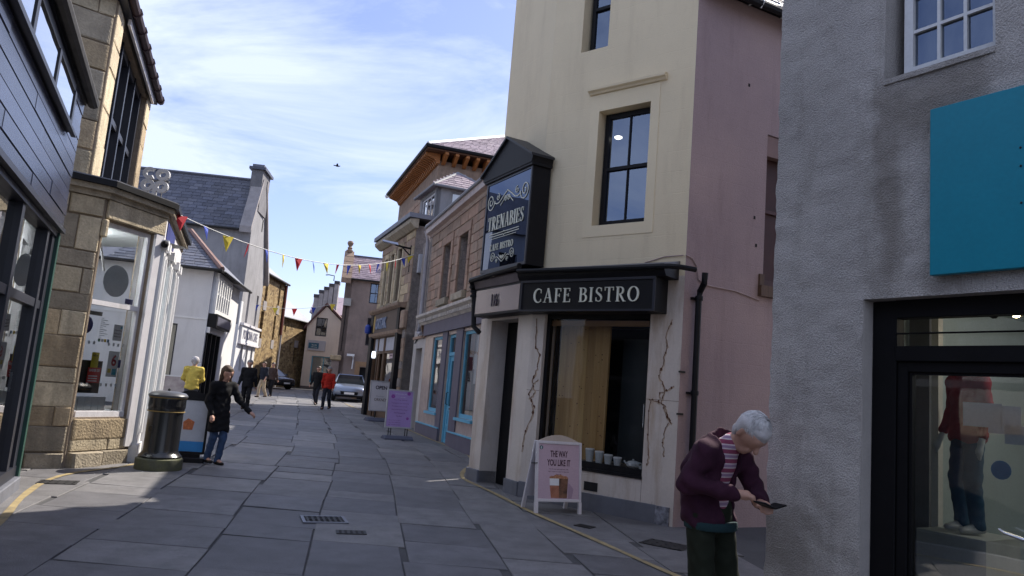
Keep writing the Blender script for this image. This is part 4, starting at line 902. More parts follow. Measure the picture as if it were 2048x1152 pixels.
DORM = (2.0, 4.25, .8, 2.7, 7.36, 8.72)
def build_dormer():
    A = (-5.32, 29.66); R = thing('attic_dormer', 'slate roofed attic dormer standing on the roof of the stone shop', 'dormer', (*A, 7.36), -68)
    x0, x1, y0, y1, z0, z1 = DORM
    z0 -= 7.36; z1 -= 7.36
    g_pale = glass('pale_glass', (.5, .55, .6), base=.3, gain=1.3)
    wall(x0, x1, z0, z1, [(x0 + .3, x1 - .3, z1 - 1.25, z1 - .15)], .15).build('front', m_greyr, R, Matrix.Translation((0, y0, 0)))
    window(R, Matrix.Translation((0, y0, 0)), x0 + .3, x1 - .3, z1 - 1.25, z1 - .15, .04, m_white_old, g_pale, 3, 1, .07, .06, .05, sash=False, backing=m_room)
    cm = Matrix.Translation((x1, y0, 0)) @ Matrix.Rotation(math.pi / 2, 4, 'Z')
    wall(.0, y1 - y0, z0, z1, [(.55, 1.45, z1 - 1.2, z1 - .1)], .12).build('cheek', m_greyr, R, cm)
    window(R, cm, .55, 1.45, z1 - 1.2, z1 - .1, .03, m_greyr, g_pale, 1, 1, .06, .03, .05, sash=False, backing=m_paper)
    mb = MB(); mb.box(x0, x0 + .12, y0 + .16, y1, z0, z1); mb.box(x0, x1, y1, y1 + .1, z0, z1); mb.build('rear', m_greyr, R)
    o = .2; rz = z1 + .85; cy = y0 + .95
    a, b, c, d = (x0 - o, y0 - o, z1), (x1 + o, y0 - o, z1), (x1 + o, y1 + .6, z1), (x0 - o, y1 + .6, z1); p, q = (x0 + 1.0, cy, rz), (x1 - .75, cy, rz)
    rf = MB(); rf.add([a, b, c, d, p, q], [(0, 1, 5, 4), (1, 2, 5), (2, 3, 4, 5), (3, 0, 4), (3, 2, 1, 0)]); rf = rf.build('roof', m_slate_p[1], R)
    W = y1 + .6 - y0 + o; L = math.hypot(.75 + o, rz - z1); k1 = (cy - y0 + o) / L; k2 = (y1 + .6 - cy) / L
    slates(rf, (x1 + o, y0 - o, z1 + .01), (0, 1, 0), (-(.75 + o), 0, rz - z1), W, L - .05, .3, .17, m_slate_p, seed=9, row_taper=lambda s: (k1 * s, W - k2 * s))
    hp = MB(); hp.tube([a, p, q, b], .06, 6); hp.tube([q, c], .06, 6); hp.tube([a, b, c], .05, 6); hp.build('hip_lead', m_gutter, R)

# ================================================================ jeweller's shop
def build_ortak():
    A = (-5.32, 29.66); Wd = 4.55
    R = thing('stone_shop', 'sandstone shop with tall upper windows and dark timber shopfront', 'building', (*A, 0), -68)
    uw = [(.75, 1.2, 4.5, 6.35), (1.75, 2.3, 4.5, 6.4), (2.85, 3.5, 4.5, 6.45)]
    wall(-.1, Wd + .45, 0, 7.0, uw + [(.2, Wd - .15, .25, 3.22)], .4).build('front_wall', m_mortar, R)
    stones(R, -.08, Wd + .43, 4.35, 6.85, (.26, .36), (.4, .8), 0, .03, m_sand[:1] + m_brown[:1], [(a - .1, b + .1, c - .15, d + .2) for a, b, c, d in uw], seed=12)
    for a, b, c, d in uw:
        window(R, None, a, b, c, d, .22, m_oak, g_dark, 1, 2, .06, .03, .06, backing=m_dark)
        MB().box(a - .1, b + .1, -.08, 0, c - .14, c - .003).build('sill', m_sand[2], R); MB().box(a - .1, b + .1, -.045, 0, d + .003, d + .19).build('lintel', m_sand[0], R)
        for x0, x1 in ((a - .11, a), (b, b + .11)): MB().box(x0, x1, -.06, 0, c, d).build('mullion_stone', m_sand[1], R)
    c = MB(); c.prof([(0, 6.86), (-.1, 6.86), (-.3, 7.02), (-.32, 7.14), (0, 7.2)], -.4, Wd + .7); c.build('eaves_cornice', m_sand[2], R)
    c = MB(); c.box(-.4, Wd + .75, -.36, 1.2, 7.2, 7.36); c.build('roof_edge', m_lead, R)
    MB().box(-.1, Wd + .45, .5, 6, 7.0, 7.35).build('flat_roof', m_lead, R)
    # shopfront
    f = MB(); f.box(-.05, Wd + .02, -.16, 0, 3.40, 4.16); fs = f.build('fascia', M('brown_fascia', (.095, .065, .048), .55, .2, 2), R)
    c = MB(); c.prof([(0, 4.16), (-.2, 4.16), (-.3, 4.24), (-.32, 4.32), (0, 4.36)], -.15, Wd + .1); c.build('shop_cornice', m_brown[0], R)
    c = MB(); c.prof([(0, 3.24), (-.14, 3.24), (-.2, 3.30), (-.22, 3.40), (0, 3.42)], -.15, Wd + .05); c.build('lower_moulding', m_brown[0], R)
    MB().box(.0, .6, -.166, -.16, 3.46, 4.1).build('fascia_end', M('gilt_end', (.42, .29, .1), .6), fs)
    text_mb('ORTAK', 1.75, .42, .04, .9, 3.54, -.162, bold=.012).build('lettering', M('blue_letter', (.20, .25, .36), .4), fs)
    for a, b in ((-.1, .35), (Wd - .32, Wd + .02)): MB().box(a, b, -.19, 0, .1, 4.2).build('pilaster', m_black, R)
    d = MB()
    for x in (.35, 1.05, 2.05, 2.2): d.box(x, x + .1, -.06, .06, .25, 3.22)
    d.box(.45, Wd - .15, -.055, .06, 2.62, 2.70); d.box(2.3, Wd - .32, -.06, .05, .25, .75); d.box(.35, 1.15, -.06, .05, .25, .75)
    d.box(1.15, 1.35, -.02, .03, .25, 2.62); d.box(1.85, 2.05, -.02, .03, .25, 2.62); d.build('shopfront', m_oak, R)
    for a, b in ((.45, 1.05), (1.15, 2.05), (2.3, Wd - .33)): MB().box(a, b, -.03, .0, 2.72, 3.2).build('transom_panel', M('pale_panel', (.42, .42, .47), .5), R)
    MB().quad((2.3, .0, .75), (Wd - .33, .0, .75), (Wd - .33, .0, 2.62), (2.3, .0, 2.62)).build('pane', g_shop, R)
    MB().quad((.45, .0, .75), (1.05, .0, .75), (1.05, .0, 2.62), (.45, .0, 2.62)).build('pane', g_shop, R)
    i = MB(); i.quad((.2, 1.2, .2), (Wd, 1.2, .2), (Wd, 1.2, 3.2), (.2, 1.2, 3.2)); i.box(2.2, 2.25, .1, 1.2, .2, 3.2); i.box(.2, Wd, .1, 1.2, 3.2, 3.24); i.box(2.3, Wd - .33, .12, .8, .6, .75); i.build('interior', m_warm, R)
    MB().box(2.95, Wd - .42, -.012, -.006, 2.44, 2.60).build('window_sign', M('pink_sign', (.6, .45, .47), .6), R)
    text_mb('JEWELLERY', .85, .07, .004, 3.0, 2.485, -.013).build('lettering', m_ink, R)
    rr = random.Random(4)
    for k in range(9):
        mb = MB(); mb.sphere((rr.uniform(2.4, 4.1), rr.uniform(.3, .8), rr.uniform(.9, 2.2)), .022, 6); mb.build('spotlight', M('spot_glow', (1, .93, .85), emit=9), R)
    MB().sphere((2.9, .5, 1.9), .03, 6).build('green_light', M('green_glow', (.1, .9, .4), emit=4), R)
    for k in range(14):
        x = rr.uniform(2.4, 4.1); h = rr.uniform(.1, .5); z = rr.choice([.752, .752, 1.2, 1.5])
        mm = M('display%d' % (k % 4), [(.5, .45, .4), (.3, .06, .05), (.55, .5, .5), (.1, .2, .15)][k % 4], .6); MB().box(x, x + rr.uniform(.08, .22), .3, .5, z, z + h).build('display_item', mm, R)
    for z in (1.18, 1.48): MB().box(2.35, 4.1, .3, .55, z, z + .02).build('glass_shelf', m_room, R)
    lb = MB(); lb.lathe([(.06, 2.45), (.085, 2.5), (.085, 2.66), (.06, 2.72)], 12, (.78, -.12)); lb.build('lamp', M('lantern_glow', (.85, .92, 1.0), emit=.9), R)
    bl = MB(); bl.lathe([(.08, 3.42), (.12, 3.48), (.12, 3.7), (.06, 3.78)], 10, (-.0, -.3)); bl.build('alarm_box', M('alarm_blue', (.02, .05, .3), .4), R)
    # return wall facing down the street, with electrics
    rw = wall(0, 5.5, 0, 7.0, (), .3).build('return_wall', m_rubble, R, Matrix.Translation((Wd + .45, .004, 0)) @ Matrix.Rotation(math.pi / 2, 4, 'Z'))
    mb = MB(); mb.box(-.1, .2, .45, 6, 0, 7.0); mb.box(.2, Wd + .4, 5.7, 6, 0, 7.0); mb.build('rear_wall', m_harl, R)
    stones(R, Wd + .08, Wd + .42, 0.3, 3.4, (.2, .34), (.34, .35), 0, .05, [m_rubble, m_brown[0]], seed=3)
    MB().box(Wd + .03, Wd + .5, -.16, 0, 3.42, 4.05).build('capital_block', m_brown[0], R, bevel=.03)
    b = MB(); b.box(Wd + .45, Wd + .62, .15, .65, 5.35, 6.0); b.build('meter_box', M('meter_box', (.42, .42, .45), .6), R, bevel=.01)
build_ortak()
build_dormer()

# street lamp on a wall bracket
def wall_lamp():
    # stands on the end of the stone shop's return wall
    a = math.radians(-68); bx, by = -5.32 + 4.6 * math.cos(a), 29.66 + 4.6 * math.sin(a)
    t = thing('street_lamp', 'flat grey street lamp on a black bracket above the jewellers', 'lamp', (bx, by, 6.15), 180)
    m = MB(); m.tube([(0, 0, -.75), (0, 0, .2)], .05, 6); m.tube([(0, 0, .08), (.3, .12, .1), (.55, .2, .14)], .035, 6); m.tube([(0, 0, -.2), (.3, .1, .08)], .025, 6); m.build('bracket', m_black, t)
    m = MB(); m.add([(.45, .1, .12), (1.0, .2, .2), (.98, .42, .2), (.42, .34, .12), (.48, .12, .2), (.98, .22, .25), (.96, .40, .25), (.45, .32, .2)], [(0, 3, 2, 1), (4, 5, 6, 7), (0, 1, 5, 4), (1, 2, 6, 5), (2, 3, 7, 6), (3, 0, 4, 7)]); m.build('lamp_head', M('lamp_alu', (.32, .34, .42), .35, metal=.6), t)
wall_lamp()

# ================================================================ tall house with bracketed eaves behind
def build_bracket():
    A = (-5.86, 35.56); Ln = 8.0; zE = 10.63
    R = thing('bracketed_house', 'tall house with orange timber brackets under purple slate eaves', 'building', (*A, 0), -71)
    MB().box(0, Ln, 0, 7, 0, 10.3).build('wall', m_brown[0], R)
    stones(R, 0, Ln, 8.2, 9.4, (.28, .4), (.5, 1.0), 0, .03, m_brown, seed=31, cap=70)
    fr = Matrix.Translation((Ln, 0, 0)) @ Matrix.Rotation(math.radians(90 - 4), 4, 'Z')
    o = .62
    s = MB(); s.box(.2, Ln + o, -o, 7 + o, zE - .12, zE - .06); s.build('soffit', M('ochre_soffit', (.10, .042, .018), .7), R)
    e = MB(); e.tube([(.15, -o - .04, zE), (Ln + o + .03, -o - .04, zE), (Ln + o + .03, 7 + o, zE)], .075, 8); e.build('gutter', m_black, R)
    for i in range(33):
        x = .3 + i * .243; b = MB(); b.prof([(0, zE - .5), (-.1, zE - .5), (-.2, zE - .34), (-o + .03, zE - .22), (-o + .03, zE - .125), (0, zE - .125)], x, x + .095); b.build('bracket', m_ochre, R)
    for i in range(14):
        y = .1 + i * .42; b = MB(); b.prism([(Ln, zE - .5), (Ln + .1, zE - .5), (Ln + o - .03, zE - .22), (Ln + o - .03, zE - .125), (Ln, zE - .125)], y, y + .13); b.build('bracket', m_ochre, R)
    cx, h = Ln / 2, 2.1
    rf = MB(); rf.add([(.15, -o, zE + .03), (Ln + o, -o, zE + .03), (Ln + o, 7 + o, zE + .03), (-o, 7 + o, zE + .03), (2.6, 3.5, zE + h), (Ln - 2.6, 3.5, zE + h)], [(0, 1, 5, 4), (1, 2, 5), (2, 3, 4, 5), (3, 0, 4)]); rf = rf.build('roof', m_slate_p[1], R)
    W = 7 + 2 * o; L = math.hypot(2.6 + o, h); k = W / 2 / L
    slates(rf, (Ln + o, -o, zE + .04), (0, 1, 0), (-(2.6 + o), 0, h), W, L - .05, .32, .22, m_slate_p, seed=6, row_taper=lambda s: (k * s, W - k * s))
    mb = MB(); mb.tube([(Ln + o, -o, zE + .06), (Ln - 2.6, 3.5, zE + h + .05), (2.6, 3.5, zE + h + .05)], .09, 6); mb.tube([(-o, -o, zE + .06), (2.6, 3.5, zE + h + .05)], .09, 6); mb.tube([(Ln + o, 7 + o, zE + .06), (Ln - 2.6, 3.5, zE + h + .05)], .09, 6); mb.build('hip_lead', m_white, R)
build_bracket()

# ================================================================ brown harled house with finial
def build_harled():
    A = (-10.09, 44.56); R = thing('harled_house', 'brown harled house with purple slate roof and carved finial', 'building', (*A, 0), 12)
    uw = [(1.5, 2.2, 6.25, 7.5), (1.55, 2.3, 3.68, 5.36)]
    wall(0, 9, 0, 7.6, uw + [(1.4, 2.6, .43, 2.35)], .4).build('front_wall', m_harl, R)
    for a, b, c, d in uw: window(R, None, a, b, c, d, .1, m_frame_dk, g_blue, 2, 2, .06, .03, .06, backing=m_dark)
    MB().box(1.4, 2.6, .2, .26, .43, 2.35).build('door', m_dark, R)
    mb = MB(); mb.box(1.1, 1.38, -.03, 0, .4, 2.4); mb.box(1.1, 2.9, -.03, 0, 2.4, 2.68); mb.build('door_surround', M('tan_paint', (.30, .19, .11), .8), R)
    wall(0, 6, 0, 7.6, (), .4).build('gable_wall', m_harl, R, Matrix.Translation((-.002, 6, 0)) @ Matrix.Rotation(-math.pi / 2, 4, 'Z'))
    mb = MB(); mb.box(.4, 9, 5.7, 6, 0, 7.6); mb.box(8.7, 9, .4, 5.7, 0, 7.6); mb.build('rear_wall', m_harl, R)
    mb = MB(); mb.box(.75, 9, 10.0, 17, 0, 10.1); mb.box(1.2, 9, 6.0, 9.998, 0, 9.0); mb.build('unseen_shade_block', m_harl, R)  # added blocks, unseen behind the house, that cast shade on the stone warehouse
    pit = math.radians(45); yr, zr = 3.0, 7.62 + 3.0
    yr, zr = 1.75, 9.3
    rf = MB(); rf.add([(.25, -.15, 7.58), (9, -.15, 7.58), (9, yr, zr), (.25, yr, zr), (9, 6.1, 7.58), (.25, 6.1, 7.58)], [(0, 1, 2, 3), (3, 2, 4, 5), (0, 3, 5), (1, 4, 2)]); rf = rf.build('roof', m_slate_p[1], R)
    L = math.hypot(yr + .15, zr - 7.58); slates(rf, (.3, -.15, 7.6), (1, 0, 0), (0, yr + .15, zr - 7.58), 4.6, L - .03, .33, .2, m_slate_p, seed=15)
    mb = MB(); mb.tube([(.2, yr, zr + .03), (9, yr, zr + .03)], .07, 6); mb.build('ridge', m_slate[0], R)
    mb = MB(); mb.tube([(-.05, -.22, 7.6), (9, -.22, 7.6)], .06, 6); mb.build('gutter', m_iron, R)
    mb = MB()   # stone skew of the gable, stepped blocks
    for k in range(5):
        t0, t1 = k / 5, (k + 1) / 5; y0, y1 = -.3 + t0 * (yr + .3), -.3 + t1 * (yr + .3); z0, z1 = 7.3 + t0 * (zr - 7.3), 7.3 + t1 * (zr - 7.3)
        MB().add([(-.28, y0, z0), (.3, y0, z0), (.3, y1, z1), (-.28, y1, z1), (-.28, y0, z0 + .32), (.3, y0, z0 + .32), (.3, y1, z1 + .30), (-.28, y1, z1 + .30)], [(0, 3, 2, 1), (4, 5, 6, 7), (0, 1, 5, 4), (1, 2, 6, 5), (2, 3, 7, 6), (3, 0, 4, 7)]).build('skew_stone', m_brown[0], R)
    fi = MB(); fi.lathe([(.2, zr + .2), (.22, zr + .35), (.12, zr + .4), (.16, zr + .5), (.09, zr + .6), (.17, zr + .72), (.2, zr + .82), (.15, zr + .93), (.04, zr + .98)], 12, (0, yr)); fi.build('finial', m_brown[0], R, smooth=True)
    MB().box(-.4, .25, -.35, .05, 2.62, 2.95).build('corner_capital', m_sand[0], R, bevel=.06)
    MB().box(-.3, .15, -.22, .0, .4, 2.61).build('corner_column', m_harl, R)
    MB().box(.0, .45, -.22, 0, 5.95, 6.4).build('meter_box', M('box_grey', (.33, .33, .32), .6), R)
    c = MB(); c.tube([(.2, -.03, 5.95), (.18, -.03, 3.2)], .025, 5); c.build('cable', m_black, R)
    rv = MB(); rv.box(2.0, 2.3, .75, .95, 8.45, 8.62); rv.build('roof_vent', m_white, R)
    cc = MB(); cc.box(.55, 1.0, -.35, -.2, 2.95, 3.08); cc.tube([(.95, 0, 2.8), (.95, -.25, 2.85), (.9, -.28, 2.97)], .03, 5); cc.tube([(.95, -.03, 2.8), (.93, -.03, 2.2)], .04, 5); cc.build('security_camera', m_paper, R)
build_harled()

# ================================================================ cream gabled house
def build_gabled():
    A = (-16.81, 62.02); R = thing('gabled_house', 'cream gabled house closing the end of the street', 'building', (*A, 0), 7)
    xl, xr, ze, za, xm = -.02, 3.4, 5.75, 7.5, 1.4
    ops = [(.68, 1.6, 4.95, 6.5), (.66, 2.6, 1.1, 3.28)]
    wall(xl, xr, 0, 5.75, [(.68, 1.6, 4.95, 5.76), ops[1]], .35).build('front_wall', m_creamr, R)
    g = MB(); g.prism([(xl, 5.75), (.68, 5.75), (.68, 6.3), ], 0, .35); g.prism([(.68, 6.5), (1.6, 6.5), (xm, za)], 0, .35); g.prism([(.68, 6.3), (.68, 6.5), (xm, za), (xm - .02, za)], 0, .35)
    g.v = []; g.f = []; g.mi = []
    g.prism([(xl, 5.752), (.68, 5.752), (.68, 5.752 + (.68 - xl) * (za - 5.75) / (xm - xl))], 0, .35)
    zl = 5.752 + (.68 - xl) * (za - 5.75) / (xm - xl); s2 = (za - 5.75) / (xr - xm); zr_ = za - (1.6 - xm) * s2
    g.prism([(1.6, 5.752), (xr, 5.752), (1.6, zr_)], .0, .35); g.prism([(.68, 6.502), (1.6, 6.502), (1.6, zr_), (xm, za), (.68, zl)], 0, .35) if zl > 6.5 else g.prism([(.69, 6.502), (1.6, 6.502), (1.6, zr_), (xm, za)], 0, .35)
    g.build('gable', m_creamr, R)
    window(R, None, .68, 1.6, 4.95, 6.5, .1, m_frame_dk, g_dark, 2, 2, .08, .04, .06, backing=m_dark)
    window(R, None, .66, 2.6, 1.1, 3.28, .1, m_bluep, g_shop, 2, 1, .08, .06, .06, sash=False, backing=m_room)
    mb = MB()
    for a, b in (((-.25, 5.4), (xm, za + .12)), ((xm, za + .12), (xr + .3, 5.55))):
        mb.add([(a[0], -.2, a[1]), (b[0], -.2, b[1]), (b[0], 8, b[1]), (a[0], 8, a[1]), (a[0], -.2, a[1] + .2), (b[0], -.2, b[1] + .2), (b[0], 8, b[1] + .2), (a[0], 8, a[1] + .2)], [(0, 3, 2, 1), (4, 5, 6, 7), (0, 1, 5, 4), (1, 2, 6, 5), (2, 3, 7, 6), (3, 0, 4, 7)])
    mb.build('roof', M('verge_red', (.10, .045, .045), .7), R)
    mb = MB(); mb.box(xl, xl + .3, .352, 8, 0, 5.6); mb.box(xr - .3, xr, .352, 8, 0, 5.6); mb.box(xl + .3, xr - .3, 7.7, 8, 0, 5.6); mb.build('side_wall', m_creamr, R)
    s = MB(); s.box(.2, 1.65, -.08, 0, 3.72, 4.56); sb = s.build('shop_sign', M('sign_grey', (.40, .39, .42), .6), R)
    MB().box(.28, 1.12, -.09, -.08, 3.88, 4.35).build('sign_panel', M('sign_teal', (.02, .10, .17), .5), sb)
    text_mb('The Old', .42, .12, .004, .52, 4.12, -.091).build('lettering', m_letter, sb); text_mb('Library', .5, .12, .004, .5, 3.94, -.091).build('lettering', m_letter, sb)
    MB().box(xl, xr, -.05, 0, 0, .75).build('plinth', M('dark_plinth', (.12, .1, .1), .8), R)
build_gabled()

def build_chimneys():
    # terrace whose stepped chimneys show over the cream gable
    R = thing('far_terrace', 'row of rendered chimney stacks stepping up above the cream gabled house', 'building', (-18.6, 69.3, 0), 8)
    MB().box(0, 9, .5, 8, 0, 7.6).build('wall', m_harl, R)
    rf = MB(); rf.prof([(.2, 7.5), (8.3, 7.5), (4.2, 9.6)], -.2, 9.2); rf.build('roof', m_slate_p[0], R)
    for x, z in ((.1, 8.95), (.52, 9.4), (.95, 9.75), (1.38, 10.1), (1.85, 10.4)):
        s = MB(); s.box(x, x + .4, .0, .9, 6.5, z); st = s.build('chimney', m_ashpale, R)
        MB().box(x - .04, x + .44, -.06, .96, z + .002, z + .3).build('chimney_cap', M('cap_dark', (.05, .045, .05), .8), st)
    c = MB(); c.tube([(1.7, .3, 10.7), (1.7, .3, 11.2), (1.2, .3, 11.25), (.9, .3, 11.2)], .05, 5); c.build('aerial', m_iron, R)
build_chimneys()

# ================================================================ stone warehouses on the left
def rubble_mat():
    m = M('rubble_masonry', (.40, .28, .135), .92, .3, 3, 1.5, 40, fine=.2)
    nt = m.node_tree; N = nt.nodes.new; L = nt.links.new; b = nt.nodes['Principled BSDF']
    geo = N('ShaderNodeNewGeometry'); mp = N('ShaderNodeMapping'); mp.inputs['Scale'].default_value = (3.2, 3.2, 6.2); L(geo.outputs['Position'], mp.inputs[0])
    vo = N('ShaderNodeTexVoronoi'); vo.inputs['Scale'].default_value = 1.0; L(mp.outputs[0], vo.inputs['Vector'])
    vd = N('ShaderNodeTexVoronoi'); vd.feature = 'DISTANCE_TO_EDGE'; L(mp.outputs[0], vd.inputs['Vector'])
    rp = N('ShaderNodeValToRGB'); el = rp.color_ramp.elements; el[0].color = (.20, .13, .065, 1); el[1].color = (.58, .43, .22, 1); e = el.new(.5); e.color = (.40, .27, .12, 1)
    sp = N('ShaderNodeSeparateColor'); L(vo.outputs['Color'], sp.inputs[0]); L(sp.outputs[0], rp.inputs[0])
    mr = N('ShaderNodeMapRange'); mr.inputs[2].default_value = .09; L(vd.outputs['Distance'], mr.inputs[0])
    mx = N('ShaderNodeMix'); mx.data_type = 'RGBA'; L(mr.outputs[0], mx.inputs[0]); mx.inputs[6].default_value = (.22, .17, .11, 1); L(rp.outputs[0], mx.inputs[7]); L(mx.outputs[2], b.inputs['Base Color'])
    bp = N('ShaderNodeBump'); bp.inputs['Strength'].default_value = .9; bp.inputs['Distance'].default_value = .05; L(mr.outputs[0], bp.inputs['Height']); L(bp.outputs[0], b.inputs['Normal'])
    return m
m_rub = rubble_mat()

def build_warehouse():
    A = (-17.21, 49.0); R = thing('stone_warehouse', 'three storey golden rubble building with tall narrow windows', 'building', (*A, 0), 92)
    uw = [(2.85, 3.45, 6.55, 8.3), (6.3, 6.75, 6.6, 8.2), (2.6, 3.3, 3.9, 5.8), (5.95, 6.45, 4.0, 5.8)]
    wall(-4, 8, 0, 8.43, uw, .5).build('front_wall', m_rub, R)
    for a, b, c, d in uw:
        window(R, None, a, b, c, d, .2, m_brownred, g_dark, 1, 2, .07, .03, .06, backing=m_dark)
        MB().box(a - .1, b + .1, -.04, 0, c - .65, c - .003).build('pale_panel', m_ashpale, R)
    mb = MB(); mb.box(-4, -3.5, .502, 7, 0, 8.43); mb.box(7.5, 8, .502, 7, 0, 8.43); mb.box(-3.5, 7.5, 6.5, 7, 0, 8.43); mb.build('side_wall', m_rub, R)
    rf = MB(); rf.add([(-4.1, -.2, 8.4), (8.1, -.2, 8.4), (8.1, 3.5, 11.2), (-4.1, 3.5, 11.2), (8.1, 7.2, 8.4), (-4.1, 7.2, 8.4)], [(0, 1, 2, 3), (3, 2, 4, 5), (1, 4, 2), (0, 3, 5)]); rf.build('roof', M('pale_slates', (.26, .27, .31), .5, .12, 2), R)
    mb = MB(); mb.tube([(-4.1, -.26, 8.4), (8.1, -.26, 8.4)], .09, 6); mb.build('gutter', m_iron, R)
    mb = MB(); mb.tube([(8.05, -.1, 8.3), (8.05, -.1, .5)], .07, 8); mb.build('downpipe', M('pipe_pale', (.45, .44, .45), .6), R)
    mb = MB(); mb.tube([(7.9, -.1, 8.35), (7.9, -.1, 4.5)], .1, 8); mb.build('red_pipe', m_brownred, R)
build_warehouse()
def build_warehouse2():
    A = (-18.36, 56.07); R = thing('low_stone_warehouse', 'lower rubble building under a pale slate roof beyond the tall one', 'building', (*A, 0), 81.5)
    uw = [(4.6, 4.9, 3.4, 4.1), (3.3, 3.55, 4.9, 5.5), (5.5, 6.0, 2.4, 3.8)]
    wall(2.0, 8.2, 0, 6.05, uw, .5).build('front_wall', m_rub, R)
    for a, b, c, d in uw: window(R, None, a, b, c, d, .2, m_frame_dk, g_dark, 1, 1, .05, .03, .06, backing=m_dark)
    MB().box(5.4, 6.1, -.05, 0, 3.82, 4.4).build('pale_lintel', m_ashpale, R)
    mb = MB(); mb.box(2.0, 2.5, .502, 8, 0, 6.05); mb.box(7.7, 8.2, .502, 8, 0, 6.05); mb.box(2.5, 7.7, 7.5, 8, 0, 6.05); mb.build('side_wall', m_rub, R)
    rf = MB(); rf.add([(1.6, -.2, 6.05), (8.3, -.2, 6.05), (8.3, 4, 9.2), (1.6, 4, 9.2), (8.3, 8.2, 6.05), (1.6, 8.2, 6.05)], [(0, 1, 2, 3), (3, 2, 4, 5), (1, 4, 2), (0, 3, 5)]); rf.build('roof', M('pale_slates', (.26, .27, .31)), R)
    mb = MB(); mb.tube([(1.6, -.26, 6.03), (8.3, -.26, 6.03)], .07, 6); mb.build('gutter', m_iron, R)
build_warehouse2()

